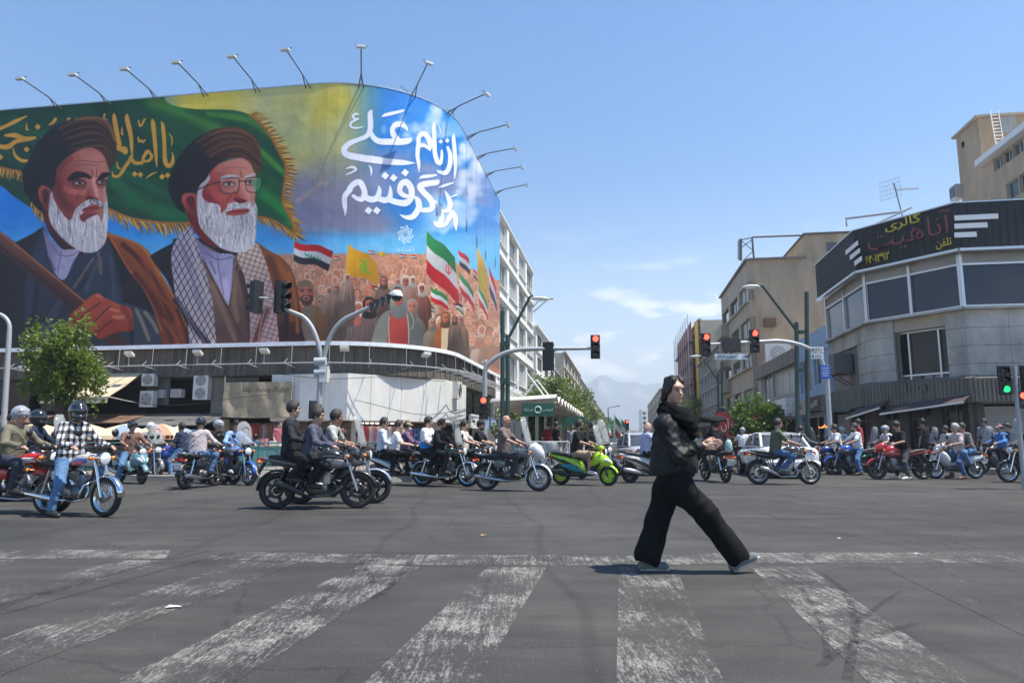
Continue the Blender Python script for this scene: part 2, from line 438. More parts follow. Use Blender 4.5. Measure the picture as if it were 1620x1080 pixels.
 base=lerp(base,col((125,196,232)),g3(ss(470,520,PX)*ss(352,395,PY)*.85))
 cv[:]=base
 for x,y,r,c in((402,170,26,(205,200,160)),(352,176,22,(190,185,120)),(520,160,40,(222,196,70)),(455,165,22,(200,190,110)),(505,190,24,(226,200,84))):
  ell(x,y,r,r*.6,c,12,.6)
 stroke([(500,140),(488,190),(484,215)],12,(214,206,140),.45,soft=6)
 for q in range(60):
  x,y=rng.uniform(455,790),rng.uniform(165,400)
  if x<600 and y<260:continue
  c=(222,228,240)if x>640 or y>360 else(178,160,164)
  stroke([(x,y),(x+rng.uniform(8,26),y+rng.uniform(-5,3)),(x+rng.uniform(28,46),y+rng.uniform(-3,6))],rng.uniform(3,9),c,.10,soft=9)
 for x,y,w,h in((733,285,9,48),(752,300,8,40),(694,190,12,24),(757,260,9,30),(650,206,26,16),(737,240,10,22)):
  for q in range(16):
   ell(x+rng.normal(0,w*.6),y+rng.normal(0,h*.55),rng.uniform(4,9),rng.uniform(4,10),(226,232,244),2,.4)
 stroke([(470,318),(488,306),(505,292),(516,290)],7,(190,160,150),.5,soft=4)
 # --- crowd, far rows to near rows
 flesh=[(196,130,104),(176,108,88),(206,150,124),(158,98,78)]
 robes=[(150,110,98),(168,132,118),(126,92,84),(186,158,146),(138,118,108),(112,92,86),(172,116,92),(190,176,168)]
 scarf=[(206,190,184),(176,150,140),(140,112,100),(96,74,70),(214,206,202),(160,122,106)]
 poly([(455,412),(520,405),(580,402),(640,404),(700,418),(790,470),(800,640),(440,640),(440,415)],(178,118,92),3,tex=.5)
 def person_(x,y,r,haze):
  k=lambda c:tuple(c[i]*(1-haze)+(210,150,118)[i]*haze for i in range(3))
  rc,sc,fc=[L[rng.integers(len(L))]for L in(robes,scarf,flesh)]
  poly([(x-r*1.9,y+r*5),(x-r*1.8,y+r*2.2),(x-r*.9,y+r*1.3),(x+r*.9,y+r*1.3),(x+r*1.8,y+r*2.2),(x+r*1.9,y+r*5)],k(rc),.3,c2=k(tuple(v*.72 for v in rc)),g=((x-r,y),(x+r*2,y+r*4)))
  ell(x,y+r*.1,r*1.05,r*1.3,k(sc),.2)
  ell(x,y+r*.15,r*.7,r*.95,k(fc),.2)
  if r>3:
   ell(x-r*.28,y-.05*r,r*.14,r*.1,k((70,40,36)),.2);ell(x+r*.28,y-.05*r,r*.14,r*.1,k((70,40,36)),.2)
   ell(x,y+r*.6,r*.24,r*.12,k((110,50,46)),.2)
 for row in range(15):
  t=row/14;y=404+t**1.5*118;r=2.0+t**1.3*9.0
  x=446+rng.uniform(0,r*2)
  while x<812:
   lift=0 if x<690 else(x-690)*.42*(1-t*.5)
   person_(x,y+lift+rng.uniform(-r*.6,r*.6),r*rng.uniform(.85,1.1)*(1 if x<680 else .72),.62*(1-t)**1.1+.16)
   x+=r*rng.uniform(2.1,3.0)*(1 if x<680 else .5)
   # --- flags in the crowd
 def flag(pts,bands,pole=None,F=TF):
  a,b,c,d=[np.array(v,float)for v in F(pts)]
  if pole:stroke(F(pole),1.0,(176,170,160))
  n=len(bands)
  for i,cb in enumerate(bands):
   t0,t1=i/n,(i+1)/n
   ys=[]
   L=7
   top=[a+(b-a)*t0+((d+(c-d)*t0)-(a+(b-a)*t0))*s/L+np.array([0,2.4*math.sin(s*1.1)])*(np.linalg.norm(d-a)/60)for s in range(L+1)]
   bot=[a+(b-a)*t1+((d+(c-d)*t1)-(a+(b-a)*t1))*s/L+np.array([0,2.4*math.sin(s*1.1)])*(np.linalg.norm(d-a)/60)for s in range(L+1)]
   poly(top+bot[::-1],cb,.3,False,c2=tuple(v*.78 for v in cb),g=(a,d))
 RD,WH,BK,GR=(206,44,50),(228,222,224),(56,50,58),(52,140,84)
 flag([(70,50),(64,185),(300,245),(334,110)],(RD,WH,BK),[(66,45),(60,300)])
 for k in range(5):stroke(TF([(140+k*21,130+k*7),(150+k*21,150+k*7),(162+k*21,142+k*7)]),1.6,(40,140,84))
 flag([(440,70),(420,265),(645,345),(632,190)],((232,172,40),),[(440,65),(385,430)])
 stroke(TF([(515,240),(545,200),(550,250),(582,268)]),3.2,(110,160,50));stroke(TF([(513,180),(540,186),(568,186)]),2.2,(110,160,50))
 stroke(TF([(548,190),(552,215),(560,250)]),2.6,(110,160,50));stroke(TF([(520,245),(585,265)]),2,(110,160,50))
 flag([(975,-20),(972,270),(1200,490),(1165,150)],(GR,(226,226,228),(204,40,48)),[(972,-20),(975,740)])
 stroke(TF([(1108,212),(1104,250),(1124,276)]),1.4,(190,40,60));stroke(TF([(1136,216),(1138,255),(1124,276)]),1.4,(190,40,60));stroke(TF([(1120,206),(1122,270)]),1.4,(190,40,60))
 flag([(1000,360),(1003,455),(1122,520),(1116,430)],(GR,WH,RD))
 flag([(1188,108),(1200,215),(1270,282),(1262,165)],(RD,WH,BK))
 flag([(1192,250),(1206,400),(1300,520),(1290,390)],(GR,WH,RD))
 flag([(1318,80),(1322,330),(1392,480),(1388,260)],((226,182,74),),[(1318,75),(1328,600)])
 stroke(TF([(1345,260),(1352,320),(1372,360)]),2,(150,170,60))
 flag([(1328,350),(1330,470),(1392,590),(1390,480)],(GR,WH,RD))
 flag([(1400,215),(1404,400),(1452,530),(1448,370)],(RD,WH,(70,70,110)))
 flag([(1290,235),(1294,290),(1320,330),(1318,270)],(RD,WH,BK))
 def palest(a,b,c,d):
  flag([a,b,c,d],(BK,WH,GR));poly(TF([a,b,((a[0]+c[0])/2,(a[1]+c[1])/2)]),RD,.2,False)
 palest((386,420),(392,470),(470,482),(462,440));palest((585,342),(600,380),(665,408),(660,375))
 palest((985,490),(988,525),(1032,540),(1028,505));palest((1150,470),(1160,495),(1230,562),(1215,480))
 for x,y,q in((598,125,0),(362,165,0),(812,150,0),(886,155,0)):
  flag([(x-24,y-12),(x-22,y+14),(x+20,y+18),(x+22,y-4)],(RD,WH,(70,110,90)))
 flag([(655,115),(648,150),(690,158),(692,132)],((220,180,60),),[(655,112),(645,190)])
 # --- near figures of the crowd
 def near(x,y,r,robe,hood,fc,inner=None):
  X=lambda p:TF([(x+a*r,y+b*r)for a,b in p])
  poly(X([(-2.8,16),(-2.6,9),(-2.4,4),(-1.8,2.4),(-.7,1.5),(.7,1.5),(1.8,2.4),(2.4,4),(2.7,9),(2.8,16)]),robe,.4,c2=tuple(v*.6 for v in robe),g=(X([(-1,2)])[0],X([(3,6)])[0]))
  if inner:poly(X([(-.9,16),(-.8,2.2),(0,1.8),(.8,2.2),(.9,16)]),inner,.3)
  for k in(-1.5,1.4):stroke(X([(k*.6,2),(k*.8,5),(k,8)]),.9,tuple(v*1.25 for v in robe),.6)
  poly(X([(-1,.6),(-1.05,-.5),(-.6,-1.25),(0,-1.45),(.6,-1.25),(1.05,-.5),(1,.6),(1.1,1.8),(0,2.2),(-1.1,1.8)]),hood,.3,c2=tuple(v*.7 for v in hood),g=(X([(-.6,-1)])[0],X([(1,1)])[0]))
  poly(X([(-.68,-.2),(-.5,-.85),(.5,-.85),(.68,-.2),(.55,.55),(0,1.05),(-.55,.55)]),fc,.3,c2=tuple(v*.72 for v in fc),g=(X([(-.5,0)])[0],X([(.8,.3)])[0]))
  for s in(-.3,.3):
   stroke(X([(s-.16,-.32),(s+.16,-.32)]),.8,(70,40,36));stroke(X([(s-.12,-.14),(s+.12,-.14)]),.9,(50,32,30))
  stroke(X([(0,-.1),(-.05,.22),(.08,.26)]),.6,tuple(v*.7 for v in fc));stroke(X([(-.22,.58),(.22,.58)]),1.0,(130,60,56))
 near(250,470,38,(126,110,96),(140,126,112),(188,128,108));near(425,560,36,(116,106,98),(130,118,108),(180,124,104))
 near(305,390,22,(150,120,108),(196,176,164),(186,124,104));near(358,370,22,(140,112,100),(170,140,126),(178,116,96))
 near(680,325,26,(120,90,82),(110,80,74),(186,128,106));near(828,330,32,(170,128,112),(210,196,188),(180,112,90))
 near(878,318,22,(160,120,106),(214,204,196),(190,130,108));near(940,375,26,(134,84,72),(214,206,200),(170,100,80))
 near(775,330,18,(150,116,104),(206,160,146),(204,138,120));near(872,500,40,(120,114,108),(150,140,130),(186,126,106))
 near(1012,610,26,(130,116,100),(150,138,122),(180,122,100));near(1102,575,32,(150,92,52),(128,88,60),(186,116,86),(196,176,150))
 near(1205,590,22,(136,104,84),(170,130,108),(176,110,88));near(1165,585,18,(120,96,84),(90,66,58),(176,110,88))
 near(580,490,42,(112,92,88),(50,38,38),(180,104,84));near(430,300,20,(164,134,122),(206,190,180),(186,122,100))
 ell(*TF([(498,600)])[0],6,7.5,(172,100,82),.4)
 poly(TF([(80,900),(100,560),(130,500),(190,480),(260,540),(300,620),(330,900)]),(140,104,66),.5,c2=(96,66,48),g=(TF([(120,520)])[0],TF([(300,700)])[0]))
 poly(TF([(130,520),(190,495),(200,740),(130,740)]),(120,104,92),.4)
 poly(TF([(92,400),(105,345),(150,325),(190,345),(200,400),(198,450),(170,490),(130,485),(100,450)]),(186,112,88),.4,c2=(130,72,58),g=(TF([(110,400)])[0],TF([(200,470)])[0]))
 poly(TF([(90,385),(95,340),(135,318),(180,325),(202,375),(195,390),(150,360)]),(132,108,84),.4)
 poly(TF([(105,440),(130,420),(170,420),(195,430),(180,485),(135,488)]),(74,48,42),.8,alpha=.75);ell(*TF([(150,440)])[0],5,3.2,(200,150,140),.3);ell(*TF([(150,441)])[0],3.4,2,(80,30,30),.3)
 for s in(122,172):stroke(TF([(s-14,382),(s+14,380)]),1.6,(60,38,34));stroke(TF([(s-10,394),(s+10,393)]),1.4,(44,28,28))
 poly(TF([(560,900),(600,720),(620,640),(660,560),(720,520),(830,520),(880,560),(930,640),(950,760),(960,900)]),(124,126,118),.5,c2=(92,92,90),g=(TF([(640,600)])[0],TF([(930,700)])[0]))
 poly(TF([(712,900),(715,580),(740,545),(800,545),(835,580),(848,900)]),(168,72,66),.4,c2=(140,52,52),g=(TF([(720,600)])[0],TF([(840,740)])[0]))
 stroke(TF([(716,560),(712,640),(718,745)]),1.4,(176,172,160));stroke(TF([(838,545),(850,640),(848,745)]),1.4,(176,172,160));stroke(TF([(862,540),(885,600),(868,650)]),.9,(190,186,176))
 poly(TF([(722,420),(728,370),(755,345),(790,342),(820,370),(830,430),(838,500),(825,560),(780,580),(735,560),(722,500)]),(142,146,138),.5,c2=(104,106,104),g=(TF([(740,400)])[0],TF([(830,540)])[0]))
 poly(TF([(738,405),(760,378),(795,378),(815,410),(812,460),(790,488),(760,485),(740,450)]),(186,112,92),.4,c2=(150,84,70),g=(TF([(740,420)])[0],TF([(815,460)])[0]))
 for k in range(6):stroke(TF([(735+k*4,500+k*12),(780,515+k*11),(830-k*3,490+k*12)]),1.0,(112,116,112),.7)
 for s in(757,795):stroke(TF([(s-11,412),(s+11,412)]),1.2,(56,36,34));stroke(TF([(s-8,422),(s+8,422)]),1.2,(40,26,28))
 poly(TF([(738,380),(775,362),(815,385),(790,374),(758,376)]),(70,48,44),.3)
 fade=ss(708,790,PX)*.3
 cv[:]=lerp(cv,col((214,170,132)),g3(fade*ss(470,520,PY)))
 # --- slogan, dropped shadow then white
 wl=[[(335,72,10),(322,100,38),(325,180,42),(318,235,40),(290,275,36),(230,300,34),(160,330,40),(120,375,46),(140,415,50),(220,435,52),(350,455,54),(470,470,48),(580,478,40),(670,481,5)],[(318,225,30),(345,280,40),(390,312,46),(470,316,50),(560,316,52),(620,308,44),(642,288,10)],[(614,234,5),(600,205,26),(565,180,44),(520,185,42),(495,220,38),(505,265,42),(540,300,40)],[(415,122,8),(440,108,24),(510,92,26),(575,75,20),(584,68,5)],[(236,108,6),(215,98,14),(192,112,17),(195,135,14),(235,136,6)],[(235,140,6),(185,160,17),(168,185,17),(185,206,15),(230,208,14),(268,198,4)],[(975,255,8),(970,290,30),(980,400,32),(985,500,27),(980,580,14),(975,607,4)],[(925,360,22),(945,420,34),(940,500,37),(910,555,38),(860,550,22),(842,535,4)],[(824,168,8),(818,200,30),(822,320,35),(825,400,35),(845,470,36),(870,480,30),(880,430,27),(878,385,16)],[(858,190,6),(866,225,9),(872,252,6)],[(700,345,32),(700,285,36),(735,252,40),(775,285,42),(788,340,38),(788,385,10)],[(700,345,34),(745,345,30),(785,380,12)],[(697,335,36),(690,420,33),(700,490,26),(703,552,5)],[(165,690,44),(125,740,42),(125,810,36),(130,860,18),(126,892,4)],[(160,680,40),(200,640,46),(240,630,46),(268,670,44),(280,720,44),(262,760,40),(225,758,34),(190,735,26)],[(272,735,42),(320,762,48),(370,755,46),(394,700,36),(388,660,10)],[(385,755,44),(440,770,46),(475,745,42),(480,690,26),(476,655,6)],[(470,765,44),(530,785,46),(600,790,52),(640,750,46),(642,680,48),(605,630,50),(565,645,46),(552,700,40),(590,735,36),(630,735,20)],[(315,500,10),(330,530,20),(330,582,5)],[(136,525,8),(180,512,20),(212,528,18),(190,548,16),(135,572,6)],[(704,603,5),(730,588,24),(780,582,26),(838,574,12)],[(846,614,12),(838,632,40),(770,640,46),(712,660,50),(735,705,46),(785,755,46),(808,805,46),(790,842,40),(730,846,38)],[(672,745,20),(695,775,46),(700,830,48),(655,895,46),(600,902,30),(553,880,4)],[(960,865,42),(985,905,38),(988,960,30),(990,1008,4)],[(960,870,42),(930,915,38),(905,955,36),(860,962,42),(830,950,30),(822,930,6)],[(828,770,12),(862,840,38),(880,910,40),(860,945,36)],[(905,700,10),(930,750,34),(945,800,42),(930,845,38),(890,852,22)],[(865,668,14),(915,650,20),(968,634,10)],[(945,746,8),(995,728,14)]]
 dots=[(922,308,40),(872,315,36),(310,850,62),(375,850,62),(440,580,62),(505,597,62),(595,556,62)]
 for dx,dy,c,al in((3,8,(60,70,110),.28),(0,0,(240,240,250),1)):
  for s in wl:stroke([(x,y,w/4.908)for x,y,w in TC([(a+dx,b+dy,w)for a,b,w in s])],1,c,al,soft=.6 if al==1 else 4)
  for x,y,r in dots:
   r*=.5;poly([q[:2]for q in TC([(x-r+dx,y+r*.15+dy),(x-r*.1+dx,y-r+dy),(x+r+dx,y-r*.1+dy),(x+r*.15+dx,y+r+dy)])],c,.2 if al==1 else 3,False,alpha=al)
 ex,ey=641.5,371
 for k in range(8):
  a=k*math.pi/4+.2
  for rr,r2 in((13.2,9.6),(8.6,5.2)):
   q=[(ex+rr*math.cos(a)*.95,ey+rr*math.sin(a)*1.12),(ex+r2*math.cos(a+.39)*.95,ey+r2*math.sin(a+.39)*1.12),(ex+rr*math.cos(a+.785)*.95,ey+rr*math.sin(a+.785)*1.12)]
   stroke(q,.9,(235,238,246),sm=False)
  stroke([(ex+12*math.cos(a)*.95,ey+12*math.sin(a)*1.12),(ex+7*math.cos(a+.55)*.95,ey+7*math.sin(a+.55)*1.12),(ex+3*math.cos(a+1.4),ey+3*math.sin(a+1.4))],.8,(235,238,246))
 for q in([(655,392),(653,396),(648,396)],[(649,391),(647,396),(644,396)],[(643,394),(640,398),(637,397)],[(637,391),(636,396),(632,396)],[(631.5,393),(631.5,398)],[(628.5,393),(628.5,398)],[(651,390),(652,390)],[(640,391),(641,391)]):
  stroke(q,.9,(225,230,242))
  # --- green flag behind the two men
 gf=[(-230,120),(-120,112),(0,112),(120,112),(200,112),(250,140)]+TB([(110,10),(200,45),(330,62),(470,62),(600,70),(690,98),(770,160),(850,260),(905,370),(950,450),(950,540),(930,680),(940,750),(985,830),(1010,925),(940,890),(850,840),(750,820)])+[(362,352),(300,352)]+TB([(0,855),(-150,830),(-300,780)])+[(120,300),(75,345)]+TA([(220,760),(100,680),(0,600)])+[(-60,265),(-230,190)]
 gm=poly(gf,(20,66,50),.5,c2=(30,84,50),g=((60,300),(420,200)))
 for pts,w,c,a in(([(240,160),(300,180),(345,205),(370,230)],22,(92,140,56),.8),([(270,168),(330,184),(400,186),(440,205)],12,(60,126,62),.8),([(300,172),(350,190),(420,225),(445,250)],15,(22,78,52),.9),([(330,180),(390,190),(430,215)],9,(112,160,66),.6),([(180,285),(220,320),(290,345),(340,345)],20,(34,112,66),.8),([(170,260),(210,280),(260,310)],12,(30,104,70),.7),([(400,230),(425,250),(448,275)],9,(120,176,74),.7),([(412,265),(435,275),(450,285)],12,(20,70,50),.8),([(415,305),(440,325),(460,350)],18,(40,140,66),.85),([(410,325),(430,335),(450,348)],10,(18,80,52),.7),([(20,190),(60,215),(120,190)],12,(40,104,60),.6),([(0,215),(60,240),(120,220)],14,(16,50,44),.7),([(160,175),(200,200),(250,260),(290,280)],26,(16,52,44),.75),([(-40,230),(20,280),(60,320)],16,(22,70,54),.6),([(0,262),(40,285),(70,310)],18,(14,40,40),.7)):
  stroke(pts,w,c,a*.8,soft=w*.55,clip=gm)
 for q in range(70):
  x,y=rng.uniform(-50,440),rng.uniform(170,345)
  stroke([(x,y),(x+22,y+8),(x+50,y+22)],rng.uniform(1,4),(60,130,70)if q%2 else(10,40,36),.22,soft=2,clip=gm)
 def fringe(pts,nrm,L,n):
  P=smooth(pts,8,False)
  for k in range(n):
   t=k/(n-1)*(len(P)-1);i=min(int(t),len(P)-2);p=P[i]+(P[i+1]-P[i])*(t-i)
   l=L*rng.uniform(.75,1.15);a=rng.normal(0,.18)
   c,s=math.cos(a),math.sin(a);nx,ny=nrm(t/(len(P)-1));nx,ny=nx*c-ny*s,nx*s+ny*c
   cc=[(190,142,62),(150,100,44),(222,178,92),(120,78,38)][k%4]
   stroke([(p[0],p[1],2.4),(p[0]+nx*l*.5,p[1]+ny*l*.5+.6,2.0),(p[0]+nx*l,p[1]+ny*l+2,.6)],1,cc)
  stroke(pts,3.2,(146,92,44));stroke(pts,1.0,(198,140,76),.7)
 fringe(TB([(690,98),(770,160),(850,260),(905,370),(950,450),(950,540),(930,680),(940,750),(985,830),(1015,940)]),lambda t:(.86+.1*t,-.5+1.1*t),20,120)
 fringe(TB([(1015,940),(940,890),(850,840),(750,820)]),lambda t:(.45,.9),14,46)
 fringe([(300,352)]+TB([(150,868),(0,855),(-150,830),(-310,765),(-480,690)]),lambda t:(.35,.94),20,100)
 fringe(TA([(0,470),(80,490),(160,520),(250,740),(320,800)]),lambda t:(-.1,1),14,50);fringe([(-230,228),(-120,240),(0,264)],lambda t:(-.1,1),16,60)
 GO=(206,152,66)
 gold=[[(1150,150,10),(1160,180,26),(1170,300,28),(1175,420,32),(1195,460,34),(1225,445,30),(1232,400,18),(1225,365,6)],[(1205,232,5),(1225,270,12),(1220,320,5)],[(1085,130,10),(1090,165,32),(1100,260,30),(1110,380,24),(1116,470,5)],[(1070,365,10),(1050,360,28),(1025,395,24),(1020,425,20),(1060,425,20),(1080,395,22),(1065,365,16)],[(1010,440,24),(960,440,26),(930,400,26)],[(945,380,10),(925,420,26),(890,470,26),(850,530,22),(810,535,18),(798,500,6)],[(835,430,5),(838,470,14),(860,485,5)],[(985,260,12),(990,290,14),(1010,275,10),(1015,295,12),(1035,275,10)],[(985,140,10),(1000,180,14),(1030,130,14)],[(1040,550,6),(1080,520,14),(1120,505,4)],[(905,95,10),(905,130,34),(930,240,32),(938,340,22),(938,385,5)],[(812,90,10),(815,130,32),(835,240,34),(850,310,32)],[(820,330,30),(860,340,34),(890,340,30),(895,370,22),(850,345,16)],[(870,185,5),(868,230,16),(880,240,6)],[(745,95,14),(740,120,12),(760,135,12)],[(190,108,10),(120,140,26),(50,175,24),(-10,200,26)],[(40,245,18),(110,245,36),(180,270,34),(248,262,20)],[(180,275,30),(110,290,30),(60,325,36),(0,325,30)],[(95,340,10),(110,390,20),(160,425,24),(225,420,12)],[(310,270,40),(355,250,36),(375,215,20)],[(350,170,10),(380,150,22),(395,130,24)],[(190,155,6),(190,200,16),(205,205,6)],[(470,150,6),(490,130,26)],[(-60,150,28),(-70,260,28),(-110,330,30),(-200,330,30)],[(-260,180,28),(-270,330,28),(-330,380,26)]]
 for s in gold:stroke([(x/4.5,160+y/4.5,w/4.5)for x,y,w in s],1,GO)
 for x,y in((960,520),(1000,525),(1155,540),(1195,530),(270,185),(190,345),(5,400),(-150,400)):poly(TA([(x-22,y),(x,y-22),(x+22,y),(x,y+22)]),GO,.2,False)
 # --- man on the left: robe, shirt, staff, head
 def folds(spec,clip):
  for pts,w,c,a in spec:stroke(pts,w,c,a,soft=w*.5,clip=clip)
 bm=poly([(-230,470),(-60,420)]+TD([(130,170),(270,100),(360,60),(400,260),(440,420),(520,480),(860,110),(900,130),(1050,380),(1180,560),(1290,760),(1340,1300),(-200,1400)])+[(-230,640)],(30,28,36),.5,tex=.3)
 rm=poly(TD([(330,100),(370,60),(440,330),(520,480),(640,250),(760,240),(870,150),(960,420),(1010,700),(1040,1300),(260,1300),(200,700),(220,420)]),(50,56,72),2,c2=(36,38,52),g=(TD([(700,400)])[0],TD([(250,1000)])[0]),tex=.25)
 folds([(TD([(600,540),(680,420),(760,300)]),3,(128,110,92),.8),(TD([(820,420),(815,340),(800,260)]),6,(140,118,100),.6),(TD([(900,300),(920,480),(930,620)]),6,(72,78,92),.8),(TD([(700,560),(760,420),(790,330)]),7,(74,80,92),.7),(TD([(640,560),(700,470)]),4,(26,28,40),.8),(TD([(980,430),(1000,560),(1010,680)]),4,(30,30,44),.9),(TD([(250,440),(240,620),(230,800)]),12,(56,60,80),.6),(TD([(300,500),(280,720),(220,900)]),6,(28,28,42),.8),(TD([(460,620),(380,760),(280,930)]),2.5,(22,22,34),.9),(TD([(480,660),(420,780),(340,960)]),14,(64,72,88),.6),(TD([(290,120),(330,300),(420,420)]),10,(52,58,84),.6)],rm)
 folds([(TD([(-30,300),(20,600),(30,900)]),12,(22,18,24),.8),(TD([(100,260),(140,600),(150,900)]),7,(44,36,40),.7)],bm)
 poly(TA([(320,760),(330,890),(400,1010),(480,1075),(600,1085),(560,800)]),(92,36,36),.5,c2=(60,24,28),g=(TA([(340,800)])[0],TA([(480,1060)])[0]))
 poly(TD([(355,60),(400,130),(460,190),(500,230),(645,235),(590,340),(530,470),(460,440),(400,290),(365,150)]),(170,160,184),.4,c2=(126,118,146),g=(TD([(560,300)])[0],TD([(380,200)])[0]))
 for q,w,c in((TD([(500,240),(480,350),(468,440)]),1.2,(84,74,96)),(TD([(420,190),(480,270),(530,280)]),1.4,(96,86,108)),(TD([(390,270),(430,350),(450,400)]),3,(112,104,130)),(TD([(530,290),(600,270),(640,240)]),1.2,(90,80,104))):stroke(q,w,c,.9)
 for x,y in((540,243),(515,375)):ell(*TD([(x,y)])[0],2.6,2.6,(96,86,108),.2);ell(*TD([(x,y)])[0],2,2,(176,166,188),.2)
 om=poly(TD([(862,100),(960,120),(1120,180),(1220,260),(1320,440),(1440,640),(1530,820),(1580,1300),(1330,1300),(1290,850),(1180,580),(1060,420),(950,240)]),(108,54,34),.5,c2=(156,84,44),g=(TD([(1050,500)])[0],TD([(1250,300)])[0]))
 folds([(TD([(880,105),(1050,150),(1180,230),(1300,440)]),4,(190,116,60),.9),(TD([(1000,190),(1150,330),(1300,560),(1400,800)]),8,(70,30,26),.85),(TD([(1150,290),(1280,560),(1420,760),(1480,950)]),6,(136,66,38),.8),(TD([(900,130),(1040,380),(1190,580),(1320,900)]),2.5,(176,92,56),.9),(TD([(1100,430),(1260,650),(1380,900),(1400,1040)]),9,(80,34,28),.8),(TD([(1240,330),(1400,600),(1520,860)]),3,(182,100,50),.8),(TD([(1330,800),(1420,930),(1460,1040)]),6,(140,72,40),.8),(TD([(1440,720),(1500,860),(1540,1040)]),4,(60,26,24),.8)],om)
 poly([(-230,262),(-230,222),(-110,290)]+TD([(0,78),(130,175),(420,420),(690,640),(1060,1000),(900,1010),(600,740),(300,480),(0,240)]),(104,62,50),.4,c2=(66,38,36),g=(TD([(300,330)])[0],TD([(240,420)])[0]),sm=False)
 stroke([(-230,232),(-110,300)]+TD([(0,90),(420,432),(690,655)]),2.4,(168,110,76),.8,sm=False);stroke([(-100,340)]+TD([(0,200),(400,520),(610,720)]),3,(44,24,28),.8,sm=False)
 poly(TD([(1000,672),(1100,690),(1220,740),(1290,850),(1330,1300),(1090,1300),(1090,860)]),(56,62,74),.4)
 for q in(TD([(1110,720),(1160,830),(1210,960)]),TD([(1180,740),(1240,820),(1280,900)])):stroke(q,6,(140,128,108),.8,soft=2)
 hand=poly(TD([(545,830),(580,750),(640,700),(740,610),(800,585),(850,620),(960,670),(1060,710),(1085,800),(1080,890),(980,900),(900,920),(820,960),(770,930),(700,880),(620,870),(560,870)]),(140,52,40),.5,c2=(166,82,62),g=(TD([(800,900)])[0],TD([(860,640)])[0]))
 folds([(TD([(640,730),(740,660),(820,620)]),9,(168,78,58),.8),(TD([(690,800),(800,700),(880,670)]),9,(158,68,50),.8),(TD([(750,870),(860,760),(930,720)]),9,(164,74,56),.8),(TD([(620,760),(600,800),(610,850)]),2,(70,22,24),.9),(TD([(660,780),(730,720),(820,660)]),1.8,(70,22,22),.9),(TD([(730,860),(830,750),(900,690)]),1.8,(70,22,22),.9),(TD([(790,910),(880,830),(950,780)]),1.8,(74,24,24),.9),(TD([(930,780),(1000,780)]),6,(206,128,98),.8),(TD([(900,715),(960,730)]),5,(200,118,90),.8),(TD([(1000,700),(1060,800),(1060,880)]),8,(110,40,36),.6),(TD([(790,600),(830,620)]),4,(196,120,98),.7)],hand)
 def beard(pts,clip,starts,n,seed):
  r=np.random.default_rng(seed)
  for k in range(n):
   x,y,dx,dy,L=starts(r)
   w=r.uniform(.5,1.5);c=[(226,220,222),(188,178,182),(240,234,232),(136,122,128),(204,190,186)][r.integers(5)]
   ph=r.uniform(0,6)
   stroke([(x+dx*t*L+1.1*math.sin(ph+t*5),y+dy*t*L)for t in(0,.25,.5,.75,1)],w,c,.75,clip=clip)
 face=poly(TA([(395,500),(460,420),(560,350),(640,325),(720,345),(770,470),(782,520),(762,560),(755,640),(768,720),(760,830),(700,940),(500,900),(400,800),(372,700),(385,600)]),(130,56,52),.5,c2=(188,122,108),g=(TA([(400,640)])[0],TA([(720,520)])[0]))
 folds([(TA([(480,400),(600,355),(700,370)]),14,(172,96,84),.5),(TA([(400,560),(430,680),(500,760)]),12,(96,38,40),.7),(TA([(470,620),(540,660),(600,640)]),10,(176,94,80),.8),(TA([(500,690),(570,700)]),12,(150,70,62),.7),(TA([(520,430),(600,425),(690,435),(750,430)]),1.2,(120,58,54),.7),(TA([(530,462),(620,452),(700,462)]),1.2,(124,60,56),.7),(TA([(655,490),(660,540)]),1.6,(90,40,40),.8),(TA([(690,490),(684,540)]),1.6,(110,50,48),.8),(TA([(600,620),(560,660),(545,700)]),2,(100,44,44),.7),(TA([(740,560),(750,660),(752,720)]),6,(206,160,148),.6)],face)
 poly(TA([(660,545),(610,690),(625,712),(700,705),(708,670),(692,600),(684,548)]),(150,72,64),.8,c2=(204,138,124),g=(TA([(620,650)])[0],TA([(695,620)])[0]))
 folds([(TA([(668,560),(680,620),(690,670)]),5,(222,160,142),.7),(TA([(520,640),(590,650)]),9,(196,116,100),.6),(TA([(600,380),(690,390)]),12,(198,128,114),.6),(TA([(400,520),(440,460),(500,410)]),10,(104,44,42),.5)],face)
 poly(TA([(608,690),(640,680),(690,694),(700,706),(660,720),(620,714)]),(88,36,38),.6)
 for x,y,s in((565,585,1.0),(722,578,.75)):
  ell(*TA([(x,y)])[0],12*s,6.5,(92,42,42),1.2,.9);ell(*TA([(x,y-4)])[0],8.4*s,3.4,(180,150,146),.4);ell(*TA([(x+6,y-6)])[0],3.4*s,3.4,(38,20,20),.3);ell(*TA([(x+8,y-12)])[0],.8,.8,(220,210,206),.1)
  stroke(TA([(x-42*s,y-4),(x,y-22),(x+40*s,y-6)]),2.0,(40,18,20));stroke(TA([(x-44*s,y+30),(x,y+42),(x+40*s,y+26)]),1.2,(88,38,40),.8)
 poly(TA([(480,562),(515,515),(570,503),(640,528),(648,556),(590,545),(510,570)]),(30,18,20),.5);poly(TA([(695,556),(725,516),(775,508),(784,522),(755,545),(712,560)]),(30,18,20),.5)
 poly(TA([(272,640),(290,598),(335,605),(366,650),(352,745),(330,785),(296,760),(278,700)]),(158,78,66),.5,c2=(112,46,44),g=(TA([(280,640)])[0],TA([(360,720)])[0]));poly(TA([(300,650),(325,625),(350,660),(335,730),(315,720)]),(78,28,32),.8)
